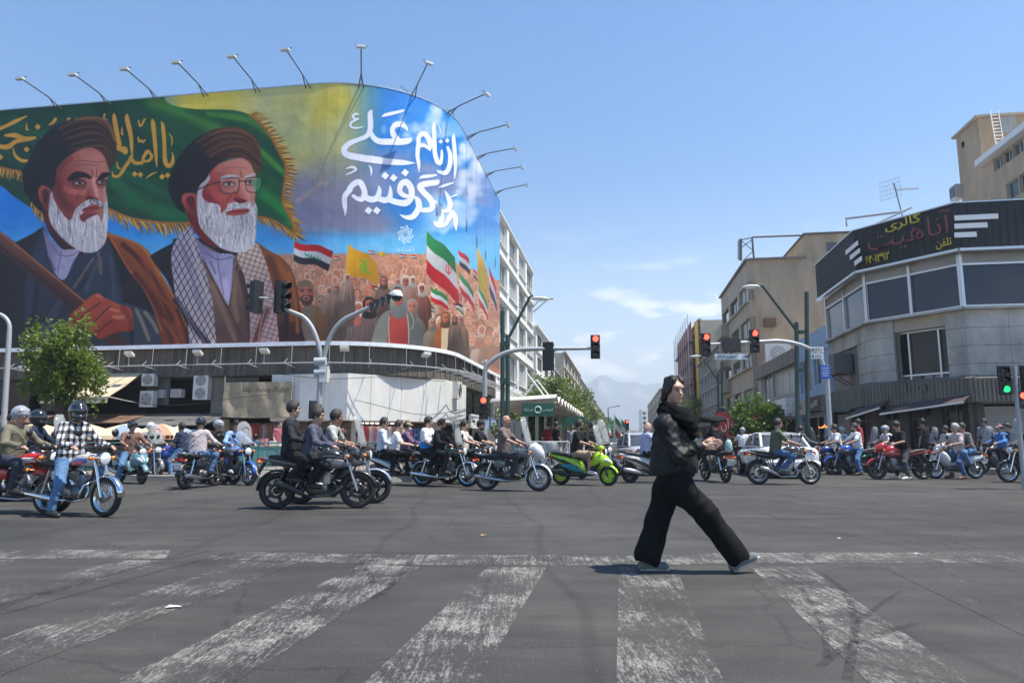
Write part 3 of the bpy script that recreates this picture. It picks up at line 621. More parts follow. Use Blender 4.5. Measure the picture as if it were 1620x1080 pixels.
 bd=poly(TA([(368,640),(385,700),(430,780),(500,850),(540,770),(585,740),(600,780),(568,830),(600,862),(650,805),(700,815),(722,860),(738,800),(742,740),(762,720),(770,800),(766,900),(752,1000),(690,1070),(600,1078),(520,1040),(440,970),(380,900),(350,820),(352,720)]),(176,164,170),.6,c2=(206,196,196),g=(TA([(380,850)])[0],TA([(700,900)])[0]))
 mo=poly(TA([(540,780),(585,728),(640,700),(700,702),(740,745),(728,770),(690,738),(640,742),(600,765)]),(120,100,102),.5,c2=(170,156,158),g=(TA([(640,700)])[0],TA([(560,770)])[0]))
 beard(None,bd,lambda r:(r.uniform(76,168),r.uniform(305,372),r.uniform(-.15,.25),1,r.uniform(12,40)),420,3)
 beard(None,mo,lambda r:(r.uniform(122,162),r.uniform(314,324),r.uniform(-.6,.6),.8,8),60,5)
 poly(TA([(588,775),(640,748),(690,742),(705,768),(650,790),(605,795)]),(150,62,60),.4);stroke(TA([(590,772),(640,762),(705,764)]),1.4,(70,24,28));poly(TA([(570,815),(640,800),(700,800),(640,830),(590,858)]),(120,50,50),.8)
 tb=poly(TA([(160,560),(170,490),(215,400),(260,310),(340,220),(440,155),(560,118),(680,110),(760,138),(806,200),(828,290),(830,380),(815,440),(785,492),(765,440),(740,390),(700,350),(640,330),(560,350),(480,400),(425,450),(400,500),(390,590),(368,620),(300,600),(272,640),(280,700),(330,800),(290,785),(225,720),(175,640)]),(24,18,26),.5,c2=(86,54,40),g=(TA([(420,420)])[0],TA([(780,180)])[0]))
 for k in range(9):
  o=k*24+rng.uniform(-9,9)
  stroke(TA([(430+o*.5,200+o*.75),(580+o*.32,140+o*.95),(700+o*.2,150+o*.9),(780+o*.05,220+o*.8),(812,330+o*.5)]),rng.uniform(2,5),(124,84,58)if k%2==0 else(24,16,20),.6,soft=4,clip=tb)
  stroke(TA([(430+o*.5,212+o*.75),(580+o*.32,152+o*.95),(700+o*.2,162+o*.9),(780+o*.05,232+o*.8),(812,342+o*.5)]),1.4,(40,24,24),.8,soft=.8,clip=tb)
 folds([(TA([(200,500),(280,380),(400,280)]),16,(34,28,36),.6),(TA([(230,640),(260,520),(350,420)]),20,(14,10,18),.8),(TA([(540,130),(680,118),(770,160),(818,280)]),4,(150,106,72),.7)],tb)
 # --- man on the right
 cm=poly([(240,410)]+TE([(110,270),(270,180),(330,140),(900,160),(1000,220),(1140,290),(1230,380),(1290,560),(1310,800),(1330,1300),(430,1300),(400,900),(300,640),(220,470)]),(34,28,34),.5)
 om=poly(TE([(960,190),(1060,240),(1160,300),(1240,400),(1290,560),(1320,800),(1330,1300),(1130,1300),(1100,700),(1050,440)]),(140,80,44),.5,c2=(62,34,32),g=(TE([(1150,380)])[0],TE([(1150,950)])[0]))
 folds([(TE([(1060,300),(1130,500),(1150,800)]),10,(92,48,34),.7),(TE([(1140,330),(1210,520),(1240,800)]),8,(170,100,54),.6),(TE([(1220,420),(1270,640),(1290,900)]),6,(184,112,58),.6),(TE([(1180,500),(1200,700),(1190,950)]),7,(44,24,28),.8)],om)
 vm=poly(TE([(440,160),(700,280),(820,280),(860,420),(900,600),(960,1300),(640,1300),(590,700),(520,400)]),(126,98,84),.4,c2=(92,68,62),g=(TE([(640,500)])[0],TE([(860,900)])[0]))
 poly(TE([(430,60),(470,140),(560,220),(640,260),(760,270),(775,330),(760,560),(735,690),(640,520),(540,330),(470,200)]),(178,168,196),.4,c2=(126,116,150),g=(TE([(640,400)])[0],TE([(480,200)])[0]))
 folds([(TE([(640,270),(650,400),(690,600)]),1.2,(90,80,110),.9),(TE([(540,250),(640,310),(760,290)]),1.6,(96,86,116),.9),(TE([(770,300),(760,500),(735,680)]),1.6,(80,70,100),.9),(TE([(580,330),(620,420)]),4,(120,110,140),.8),(TE([(700,480),(715,620)]),8,(198,188,212),.7)],None)
 folds([(TE([(530,330),(640,560),(740,740),(850,960)]),2,(70,48,46),.9),(TE([(800,360),(760,560),(735,700)]),2.4,(70,48,46),.9),(TE([(830,420),(880,640),(920,960)]),10,(70,46,48),.8),(TE([(600,520),(680,720),(780,960)]),8,(150,118,100),.6),(TE([(780,420),(770,640),(800,800)]),8,(144,112,94),.7)],vm)
 for y in(275,432):ell(*TE([(685,y)])[0],3,3,(100,88,116),.2);ell(*TE([(685,y)])[0],2.3,2.3,(184,174,198),.2)
 def keff(pts,cl,cd,cline,dirs,seed):
  m=poly(TE(pts),cl,.4,c2=cd,g=(TE([pts[0]])[0],TE([pts[len(pts)//2]])[0]))
  if m is None:return
  (ax,ay),(bx,by),per=dirs
  w1=7*(N2-.5)
  for dx,dy in((ax,ay),(bx,by)):
   v=(PX*dx+PY*dy)+w1;f=np.abs((v/per)%1-.5)
   mm=(ss(.40,.46,f)*m*.85)[...,None];cv[:]=cv*(1-mm)+col(cline)*mm
 keff([(330,120),(440,30),(460,140),(520,320),(570,520),(610,760),(630,1300),(430,1300),(400,860),(320,700),(280,480),(265,260)],(172,160,172),(198,180,170),(40,32,58),((.80,.52),(-.86,.42),8.4),1)
 keff([(800,280),(900,200),(960,180),(1020,300),(1080,500),(1120,760),(1140,1300),(930,1300),(900,700),(860,460)],(206,186,172),(178,156,156),(120,66,60),((.90,.30),(-.30,.92),7.6),2)
 folds([(TE([(300,640),(420,820),(560,1000)]),9,(34,28,44),.9),(TE([(330,660),(450,850),(540,990)]),1.0,(190,180,190),.8),(TE([(280,600),(400,800),(480,980)]),1.0,(170,160,170),.8),(TE([(1040,720),(990,840),(940,980)]),9,(96,52,48),.85),(TE([(1060,640),(1000,800),(970,940)]),1.0,(206,190,184),.8),(TE([(350,200),(420,420),(500,700)]),6,(120,110,136),.5),(TE([(420,120),(480,360),(560,640)]),5,(216,200,190),.4)],None)
 poly(TB([(250,780),(330,820),(400,960),(470,1040),(380,1010),(290,900)]),(110,36,40),.6)
 face=poly(TB([(330,620),(400,520),(480,450),(600,410),(690,410),(720,480),(745,540),(742,620),(735,720),(740,800),(600,900),(420,860),(340,760)]),(160,66,62),.5,c2=(206,136,118),g=(TB([(380,640)])[0],TB([(700,520)])[0]))
 folds([(TB([(480,480),(600,440),(690,450)]),12,(204,136,118),.6),(TB([(370,560),(380,660),(450,740)]),12,(130,44,48),.7),(TB([(430,620),(470,680),(540,680)]),12,(188,88,78),.8),(TB([(560,680),(520,760)]),5,(176,74,70),.7),(TB([(500,480),(600,470),(680,480)]),1.1,(140,70,64),.7),(TB([(630,500),(640,545)]),1.4,(120,50,50),.8),(TB([(590,640),(550,690),(530,720)]),1.6,(120,44,48),.8)],face)
 poly(TB([(640,560),(580,690),(600,720),(690,720),(698,670),(680,610),(664,565)]),(172,76,70),.8,c2=(220,150,132),g=(TB([(600,680)])[0],TB([(685,640)])[0]));poly(TB([(585,695),(620,692),(680,710),(650,726),(606,722)]),(108,38,42),.6)
 for x,y,s in((552,592,1.0),(700,582,.7)):
  ell(*TB([(x,y)])[0],11*s,5,(120,50,50),1,.8);ell(*TB([(x,y)])[0],8*s,2.8,(190,164,156),.3);ell(*TB([(x,y-2)])[0],3*s,2.9,(50,26,26),.3);stroke(TB([(x-38*s,y-4),(x,y-18),(x+36*s,y-4)]),1.5,(70,28,30))
 poly(TB([(480,560),(520,530),(590,525),(620,545),(560,542),(500,566)]),(196,184,186),.5);poly(TB([(660,545),(700,520),(745,518),(720,535),(680,550)]),(200,190,190),.5)
 poly(TB([(212,700),(235,658),(290,655),(325,680),(330,760),(312,825),(270,800),(235,760)]),(176,84,76),.5,c2=(120,44,46),g=(TB([(220,680)])[0],TB([(320,780)])[0]));poly(TB([(245,700),(280,675),(305,700),(300,770),(275,760)]),(90,30,36),.8)
 bd=poly(TB([(330,640),(400,520),(415,560),(370,620),(360,680),(400,720),(480,740),(495,800),(520,780),(580,720),(640,735),(700,715),(720,760),(735,720),(752,780),(745,860),(742,960),(720,1040),(620,1080),(500,1050),(420,980),(350,900),(325,800)]),(186,174,178),.6,c2=(212,204,202),g=(TB([(350,850)])[0],TB([(700,900)])[0]))
 beard(None,bd,lambda r:(240+r.uniform(330,745)/4.5,160+r.uniform(640,960)/4.5,r.uniform(-.25,.3),1,r.uniform(10,34)),460,4)
 poly(TB([(535,795),(600,770),(690,768),(680,800),(600,815),(545,812)]),(168,72,68),.5);stroke(TB([(535,790),(610,785),(690,780)]),1.3,(84,28,32));beard(None,None,lambda r:(240+r.uniform(540,700)/4.5,160+r.uniform(725,745)/4.5,r.uniform(-.7,.5),.8,6),60,8)
 tb=poly(TB([(118,620),(125,560),(150,490),(200,390),(270,310),(360,240),(470,195),(590,184),(690,215),(750,280),(780,370),(785,440),(760,520),(735,500),(700,440),(640,405),(560,412),(470,455),(420,505),(385,560),(340,600),(320,650),(290,655),(235,658),(212,700),(240,790),(190,770),(145,700)]),(26,18,28),.5,c2=(104,68,46),g=(TB([(330,520)])[0],TB([(680,230)])[0]))
 for k in range(8):
  o=k*26+rng.uniform(-10,10)
  stroke(TB([(330+o*.6,300+o*.6),(470+o*.4,225+o*.72),(600+o*.25,215+o*.75),(700+o*.1,260+o*.8),(770,350+o*.55)]),rng.uniform(3,6),(138,96,64)if k%2==0 else(60,36,32),.6,soft=4.5,clip=tb)
  stroke(TB([(330+o*.6,312+o*.6),(470+o*.4,238+o*.72),(600+o*.25,228+o*.75),(700+o*.1,272+o*.8),(770,362+o*.55)]),1.3,(34,20,22),.85,soft=.7,clip=tb)
 folds([(TB([(150,640),(200,480),(320,360)]),20,(16,12,20),.7),(TB([(200,480),(300,350),(420,260)]),8,(50,36,40),.5),(TB([(470,455),(560,412),(640,408)]),2,(190,180,182),.7)],tb)
 fr=(52,46,50)
 for q in(TB([(480,570),(500,552),(600,548),(622,560),(620,620),(600,652),(520,655),(490,625),(480,570)]),TB([(668,560),(690,546),(770,545),(782,565),(775,625),(750,648),(695,646),(672,620),(668,560)])):stroke(q,1.5,fr);poly(q[:-1],(200,220,210),.3,alpha=.14)
 stroke(TB([(620,575),(645,568),(668,575)]),1.7,fr);stroke(TB([(325,630),(400,600),(485,575)]),1.9,fr);poly(TB([(715,560),(770,552),(775,610),(725,630)]),(90,160,110),.6,alpha=.55)
 for x in(490,548,622,700,745):cv[:,int((x-AX0)*AK):]*=.985;cv[:,int((x-AX0)*AK):int((x-AX0)*AK)+2]*=1.03
 cv[:]=cv*(1+.09*(NT[...,None]-.5))
 cv[:]=np.clip(cv,0,1)**1.07;g_=cv.mean(2,keepdims=True)
 return np.clip(g_+(cv-g_)*1.1,0,1)
def hit(px,py,O,X):
 n=Vector((X.y,-X.x,0));d=ray(px,py);o=Vector((0,0,CAMH))
 return o+d*((Vector(O)-o).dot(n)/d.dot(n))
def loc(px,py,O,X):
 p=hit(px,py,O,X);return(p-Vector(O)).dot(X),p.z
UP=Vector((0,0,1))
# ------------------------ materials of the street
def asphalt_nodes(m):
 n,l=nt(m);b=n['Principled BSDF'];b.inputs['Roughness'].default_value=.82;b.inputs['Specular IOR Level'].default_value=.3
 t=n.new('ShaderNodeTexCoord')
 def noi(s,d=5,r=.6,sc=None):
  z=n.new('ShaderNodeTexNoise');z.inputs['Scale'].default_value=s;z.inputs['Detail'].default_value=d;z.inputs['Roughness'].default_value=r
  if sc:
   q=n.new('ShaderNodeMapping');q.inputs['Rotation'].default_value=(0,0,sc[3]if len(sc)>3 else 0);q.inputs['Scale'].default_value=sc[:3]
   l.new(t.outputs['Object'],q.inputs[0]);l.new(q.outputs[0],z.inputs[0])
  else:l.new(t.outputs['Object'],z.inputs[0])
  return z
 def ramp(src,els):
  r=n.new('ShaderNodeValToRGB');e=r.color_ramp.elements
  for i,(p,c)in enumerate(els):
   x=e[i]if i<2 else e.new(p)
   x.position=p;x.color=(*c,1)if isinstance(c,tuple)else(c,c,c,1)
  l.new(src,r.inputs[0]);return r
 def mix(a,b_,f=None,mode='MIX',fac=1.0):
  q=n.new('ShaderNodeMixRGB');q.blend_type=mode;q.inputs[0].default_value=fac
  if f is not None:l.new(f,q.inputs[0])
  for i,v in((1,a),(2,b_)):
   if isinstance(v,tuple):q.inputs[i].default_value=(*v,1)
   else:l.new(v,q.inputs[i])
  return q
 big=ramp(noi(.16,4).outputs[0],[(.35,(.038,.037,.036)),(.68,(.070,.066,.061))])
 mid=ramp(noi(1.3,6,.7).outputs[0],[(.3,.80),(.7,1.14)])
 streak=ramp(noi(.8,5,.65,(.5,4.5,1,.5)).outputs[0],[(.32,.82),(.66,1.12)])
 c=mix(big.outputs[0],mid.outputs[0],mode='MULTIPLY');c=mix(c.outputs[0],streak.outputs[0],mode='MULTIPLY')
 grain=ramp(noi(110,3,.6).outputs[0],[(.32,.46),(.70,1.48)])
 c=mix(c.outputs[0],grain.outputs[0],mode='MULTIPLY')
 vo=n.new('ShaderNodeTexVoronoi');vo.inputs['Scale'].default_value=34;l.new(t.outputs['Object'],vo.inputs['Vector'])
 sp_=ramp(vo.outputs['Distance'],[(.05,1.0),(.11,0.0)])
 oil=ramp(noi(.55,6,.68).outputs[0],[(.56,1.0),(.70,.66)]);c=mix(c.outputs[0],oil.outputs[0],mode='MULTIPLY');dus=ramp(noi(.33,7,.7,(1,2.6,1,.2)).outputs[0],[(.52,0.0),(.74,.30)]);c=mix(c.outputs[0],(.135,.122,.105),dus.outputs[0])
 spm=n.new('ShaderNodeMath');spm.operation='MULTIPLY';l.new(sp_.outputs[0],spm.inputs[0]);sg=ramp(vo.outputs['Color'],[(.62,0.0),(.7,1.0)]);l.new(sg.outputs[0],spm.inputs[1])
 c=mix(c.outputs[0],(.26,.245,.22),spm.outputs[0])
 wv=n.new('ShaderNodeTexWave');wv.inputs['Scale'].default_value=.16;wv.inputs['Distortion'].default_value=9;wv.inputs['Detail'].default_value=3;wv.inputs['Detail Scale'].default_value=.35
 l.new(t.outputs['Object'],wv.inputs[0]);ty=ramp(wv.outputs[0],[(.0,.60),(.012,1.0)]);c=mix(c.outputs[0],ty.outputs[0],mode='MULTIPLY',fac=.5)
 vc=n.new('ShaderNodeTexVoronoi');vc.feature='DISTANCE_TO_EDGE';vc.inputs['Scale'].default_value=.42
 wq=n.new('ShaderNodeMixRGB');wq.blend_type='ADD';wq.inputs[0].default_value=.35;l.new(t.outputs['Object'],wq.inputs[1]);l.new(noi(2.2,6).outputs['Color'],wq.inputs[2]);l.new(wq.outputs[0],vc.inputs['Vector'])
 ck=ramp(vc.outputs['Distance'],[(.0,.45),(.008,1.0)]);c=mix(c.outputs[0],ck.outputs[0],mode='MULTIPLY',fac=.55)
 bp=n.new('ShaderNodeBump');bp.inputs['Strength'].default_value=.35;bp.inputs['Distance'].default_value=.006;l.new(noi(140,3).outputs[0],bp.inputs['Height']);l.new(bp.outputs[0],b.inputs['Normal'])
 l.new(c.outputs[0],b.inputs['Base Color'])
 return n,l,b,c,noi,ramp,mix,t
M_asphalt=bpy.data.materials.new('asphalt');M_asphalt.use_nodes=True;asphalt_nodes(M_asphalt)
M_paint=bpy.data.materials.new('worn road paint');M_paint.use_nodes=True
n,l,b,c,noi,ramp,mix,t=asphalt_nodes(M_paint)
oi=n.new('ShaderNodeObjectInfo')
scr=noi(2.6,9,.80,(9,.8,1,AZ));fin=noi(30,5,.75,(2.4,.6,1,AZ));pat=noi(1.5,5,.7)
ad=n.new('ShaderNodeMath');ad.operation='ADD';l.new(scr.outputs[0],ad.inputs[0]);l.new(fin.outputs[0],ad.inputs[1])
ad2=n.new('ShaderNodeMath');ad2.operation='ADD';l.new(ad.outputs[0],ad2.inputs[0]);l.new(pat.outputs[0],ad2.inputs[1])
sx=n.new('ShaderNodeMath');sx.operation='MULTIPLY_ADD';l.new(oi.outputs['Object Index'],sx.inputs[0]);sx.inputs[1].default_value=-.012;l.new(ad2.outputs[0],sx.inputs[2])
wr=ramp(sx.outputs[0],[(.64,0.0),(.80,.95)])
wr2=n.new('ShaderNodeMath');wr2.operation='MULTIPLY';l.new(wr.outputs[0],wr2.inputs[0]);wr2.inputs[1].default_value=.85
for nd in(wr,):nd.color_ramp.elements[0].position=.495;nd.color_ramp.elements[1].position=.625
hv=n.new('ShaderNodeMath');hv.operation='DIVIDE';l.new(sx.outputs[0],hv.inputs[0]);hv.inputs[1].default_value=3.0;l.new(hv.outputs[0],wr.inputs[0])
pc=mix(c.outputs[0],(.41,.40,.375),wr2.outputs[0]);l.new(pc.outputs[0],b.inputs['Base Color'])
M_conc=mat('stained concrete',(.19,.17,.145),.85,noise=.28,nscale=1.1,bump=.25,bscale=30,stretch=(1,1,.35))
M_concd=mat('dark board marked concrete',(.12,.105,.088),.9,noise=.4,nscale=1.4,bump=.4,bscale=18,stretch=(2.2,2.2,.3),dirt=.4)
M_white=mat('white render',(.76,.75,.71),.75,noise=.10,nscale=1.2,stretch=(1,1,.3))
M_panel=mat('white sheet panel',(.66,.65,.61),.55,noise=.12,nscale=1.6,stretch=(1,1,.4))
M_tan=mat('tan plaster',(.42,.315,.21),.9,noise=.30,nscale=.5,bump=.15,bscale=14,stretch=(1,1,.4))
M_tan2=mat('light tan stone',(.42,.36,.28),.85,noise=.18,nscale=.8,stretch=(1,1,.4))
M_grey=mat('grey stone cladding',(.33,.32,.31),.8,noise=.16,nscale=.9,stretch=(1,1,.4))
M_slab=mat('pale stone slab',(.43,.40,.35),.75,noise=.34,dirt=.25,nscale=.9,stretch=(1,1,.5))
M_blue=mat('pale blue panel',(.22,.34,.50),.55,noise=.12,nscale=1.2)
M_dark=mat('painted recess shade',(.012,.011,.010),.9,spec=.1)  # flat near-black that paints deep shade into recesses, shop openings and gaps
M_brown=mat('dark brown panel',(.035,.018,.014),.6,noise=.25,nscale=2)
M_black=mat('black sign board',(.011,.011,.012),.6,noise=.3,nscale=3)
M_glassd=mat('dark window glass',(.012,.015,.02),.08,spec=.30)
M_glassb=mat('blue grey window glass',(.018,.032,.055),.08,spec=.42)
M_glassg=mat('green grey window glass',(.05,.07,.075),.1,spec=.5)
M_curt=mat('pale curtain behind glass',(.33,.34,.33),.35,noise=.3,nscale=3,stretch=(4,4,.2))
M_alu=mat('aluminium frame',(.55,.56,.57),.35,metal=.7)
M_frame_d=mat('dark metal frame',(.10,.10,.11),.5)
M_steel=mat('painted grey steel',(.42,.43,.44),.45,noise=.08,nscale=5)
M_green=mat('dark green painted steel',(.020,.052,.042),.45,noise=.15,nscale=6)
M_rust=mat('rusty steel',(.16,.085,.055),.8,noise=.3,nscale=6)
M_pave=mat('reddish paving',(.20,.165,.15),.85,noise=.18,nscale=3,bump=.2)
M_kerb=mat('kerb stone',(.36,.35,.33),.85,noise=.15,nscale=4)
M_cloth=mat('faded beige awning cloth',(.52,.42,.29),.85,noise=.14,nscale=1.4)
M_bann=mat('dirty beige banner',(.36,.30,.21),.8,noise=.25,nscale=1.8,dirt=.3)
M_wht=mat('white plastic',(.72,.72,.70),.45)
M_acw=mat('off white metal casing',(.60,.59,.55),.5,noise=.1,nscale=5)
M_blk=mat('black plastic',(.02,.02,.022),.45)
M_ink=mat('black lettering',(.03,.025,.025),.7)
M_yel=mat('yellow lettering',(.62,.50,.05),.6)
M_wine=mat('dark red lettering',(.20,.05,.06),.55)
# ------------------------ ground, pavements
def sheet(name,pts,z,m,kind='structure'):
 o=mesh_obj(name,[(p[0],p[1],z)for p in pts],[tuple(range(len(pts)))],m)
 if o.data.polygons[0].normal.z<0:o.data.flip_normals()
 return tag(o,kind=kind)
road=sheet('road',[(-1500,-60),(1500,-60),(1500,3200),(-1500,3200)],0,M_asphalt)
DL=34.0
PA=at(480,697,DL);PA.z=0
PB=at(790,697,52.1);PB.z=0
RAD=(PB-PA).dot(ER);CEN=PA+ES*RAD;ARC=RAD*math.pi/2
def path(s,off=0):
 if s<0:p,nn=PA+ER*s,-ES
 elif s<ARC:
  th=s/RAD;nn=-ES*math.cos(th)+ER*math.sin(th);p=CEN+nn*RAD
 else:p,nn=CEN+ER*RAD+ES*(s-ARC),ER.copy()
 return p+nn*off,nn
def S(px,off=0):
 a,b_=-40.0,300.0
 for _ in range(50):
  m_=(a+b_)/2
  if topix(path(m_,off)[0]+UP*CAMH)[0]<px:a=m_
  else:b_=m_
 return a
def SZ(px,py,off=0):
 s=S(px,off);p=path(s,off)[0];d=ray(px,py);return s,CAMH+d.z/d.y*p.y
ZT=at(540,133,path(S(540))[0].y).z;ZB=SZ(430,541)[1]
SEND=S(790)
def slab(name,pts,z0,z1,m,kind='structure',parent=None):
 mb=MB();mb.prism([(p[0],p[1])for p in pts],(0,0,z1-z0),(0,0,z0),(1,0,0),(0,1,0));o=mb.build(name,m,parent);
 if kind:tag(o,kind=kind)
 return o
kl=gnd(205,760);kc=path(ARC*.5,5.2)[0]
left_edge=[kl+ER*-30,kl+ER*8.0]
cc=kl+ER*8.0
far=path(ARC+1500,4.2)[0]
arc_pts=[]
pe=path(ARC+1,4.2)[0]
tcorner=cc+ER*((pe-cc).dot(ER))
for k in range(9):
 a=k/8*math.pi/2;r=min(3.5,3.5)
 arc_pts.append(tcorner-ER*r+ES*r+(-ES*math.cos(a)+ER*math.sin(a))*r)
foot=[left_edge[0]]+arc_pts+[far,far-ER*40,left_edge[0]+ES*60]
slab('pavement',foot,-.2,.14,M_pave)
mb=MB()
kp=[left_edge[0]]+arc_pts+[path(ARC+300,4.2)[0]]
for a,b_ in zip(kp[:-1],kp[1:]):
 L=(b_-a).length;nseg=max(1,min(int(L/1.0),40));d=(b_-a)/nseg;X=d.normalized();Y=UP.cross(X)
 for q in range(nseg):mb.box(a+d*(q+.5)+UP*.02-Y*.06,(d.length-.015,.16,.262+.006*((q*7)%3)),0,X,Y)
tag(mb.build('kerb',M_kerb),kind='structure')
P1=at(1510,697,26);P1.z=0
P2=at(1350,697,29.6);P2.z=0
P3=P2+ES*6.2;P4=P1+ER*9
q1=at(1510,322,26);q2=at(1350,365,29.6);P1=Vector((q1.x,q1.y,0));P2=Vector((q2.x,q2.y,0));P3=P2+ES*6.2;P4=P1+ER*11
ZS1=q1.z
rk=P1-ES*2.6
rfoot=[P4+ER*30-ES*2.6,P1-ES*2.6+ER*1.0,P2-ER*2.2-ES*.4,P2-ER*2.4+ES*1500,P2+ER*50+ES*1500,P4+ER*30]
slab('pavement',rfoot,-.2,.14,M_pave)
mb=MB()
for a,b_ in((rfoot[0],rfoot[1]),(rfoot[1],rfoot[2]),(rfoot[2],rfoot[2]+ES*120)):
 L=(b_-a).length;nseg=int(L);d=(b_-a)/nseg;X=d.normalized();Y=UP.cross(X)
 for q in range(nseg):mb.box(a+d*(q+.5)+UP*.02+Y*.06,(d.length-.015,.16,.262+.006*((q*7)%3)),0,X,Y)
tag(mb.build('kerb',M_kerb),kind='structure')
def gq(name,pix,z=.002,wear=-6):
 o=sheet(name,[gnd(x,y)for x,y in pix],z,M_paint);o.pass_index=wear;return o
gq('stop_line',[(-60,869),(270,870),(262,883),(-60,884)],wear=-3)
gq('stop_line',[(345,872),(640,877),(1000,878),(990,894),(640,893),(322,884)],wear=-7)
gq('stop_line',[(1000,878),(1180,874),(1700,873),(1700,889),(1180,891),(990,894)],wear=-6)
for k,(w0,w1,wear)in{-6:(0,.5,10),-5:(0,.34,6),-4:(.0,.5,4),-3:(0,.56,4),-2:(0,.56,-12),-1:(.0,.52,-2),0:(0,.5,-7),1:(.0,.5,-6),2:(0,.55,14),3:(0,.5,16)}.items():
 Ob=gnd(975,1080);a0=Ob+ER*(1.165*k+w0);a1=Ob+ER*(1.165*k+w1)
 def far_(p):
  lo,hi=0,6
  for _ in range(30):
   m_=(lo+hi)/2;x_,y_=topix(p+ES*m_)
   if y_>(886 if x_<300 else 887+(x_-345)*.0155 if x_<640 else 896.5):lo=m_
   else:hi=m_
  return p+ES*lo
 o=sheet('zebra_stripe',[a0-ES*2.6,a1-ES*2.6,far_(a1),far_(a0)],.002,M_paint);o.pass_index=wear
M_mark=bpy.data.materials.new('tyre mark');M_mark.use_nodes=True;n,l=nt(M_mark);b=n['Principled BSDF'];b.inputs['Base Color'].default_value=(.018,.018,.018,1);b.inputs['Roughness'].default_value=.8
t=n.new('ShaderNodeTexCoord');z=n.new('ShaderNodeTexNoise');z.inputs['Scale'].default_value=22;z.inputs['Detail'].default_value=6;r_=n.new('ShaderNodeValToRGB');r_.color_ramp.elements[0].position=.35;r_.color_ramp.elements[0].color=(.05,.05,.05,1);r_.color_ramp.elements[1].position=.62;r_.color_ramp.elements[1].color=(.38,.38,.38,1)
l.new(t.outputs['Object'],z.inputs[0]);l.new(z.outputs[0],r_.inputs[0]);l.new(r_.outputs[0],b.inputs['Alpha'])
for pts,w in(([(1302,908),(1335,935),(1352,975),(1350,1020),(1338,1085)],.05),([(1268,930),(1290,965),(1305,1005),(1308,1045)],.04),([(1450,985),(1395,1002),(1340,1022),(1290,1060)],.05),([(655,876),(642,900),(622,922),(600,945)],.06),([(572,890),(584,908),(592,930),(594,950)],.05),([(1425,935),(1385,962),(1350,990)],.04),([(330,872),(240,892),(120,925),(-20,962)],.06),([(370,874),(280,896),(150,932),(-20,978)],.05)):
 g_=[gnd(*p_)for p_ in pts];P_=[]
 for i in range(len(g_)-1):
  for k in range(6):
   q0,q1,q2,q3=g_[max(i-1,0)],g_[i],g_[i+1],g_[min(i+2,len(g_)-1)];u=k/6;P_.append(.5*((2*q1)+(q2-q0)*u+(2*q0-5*q1+4*q2-q3)*u*u+(3*q1-q0-3*q2+q3)*u**3))
 vs=[]
 for i,p_ in enumerate(P_):
  d=(P_[min(i+1,len(P_)-1)]-P_[max(i-1,0)]).normalized();s_=Vector((-d.y,d.x,0))*w/2;vs+=[p_+s_+UP*.004,p_-s_+UP*.004]
 tag(mesh_obj('tyre_mark',vs,[(2*i,2*i+1,2*i+3,2*i+2)for i in range(len(P_)-1)],M_mark),kind='structure')
for i,(px,py,sc,cl)in enumerate(((275,959,1.0,(.6,.58,.52)),(766,846,.8,(.55,.36,.18)),(1452,875,.6,(.5,.5,.48)),(1330,851,.7,(.55,.53,.5)))):
 mb=MB();g=gnd(px,py,.008);w=.055*sc
 mb.add([g+Vector((-w,-.02,0)),g+Vector((0,-.035*sc,.006)),g+Vector((w,-.01,.004)),g+Vector((w*.6,.03*sc,0)),g+Vector((-w*.7,.025*sc,.008))],[(0,1,2,3,4)])
 o=mb.build('litter',mat('litter%d'%i,cl,.8));tag(o,['crumpled pale scrap lying on the zebra crossing at left','small brown leaf lying on the road near the middle','small white scrap on the road at right of the walking woman','tiny pale scrap on the open road beyond the stop line'][i],'litter')
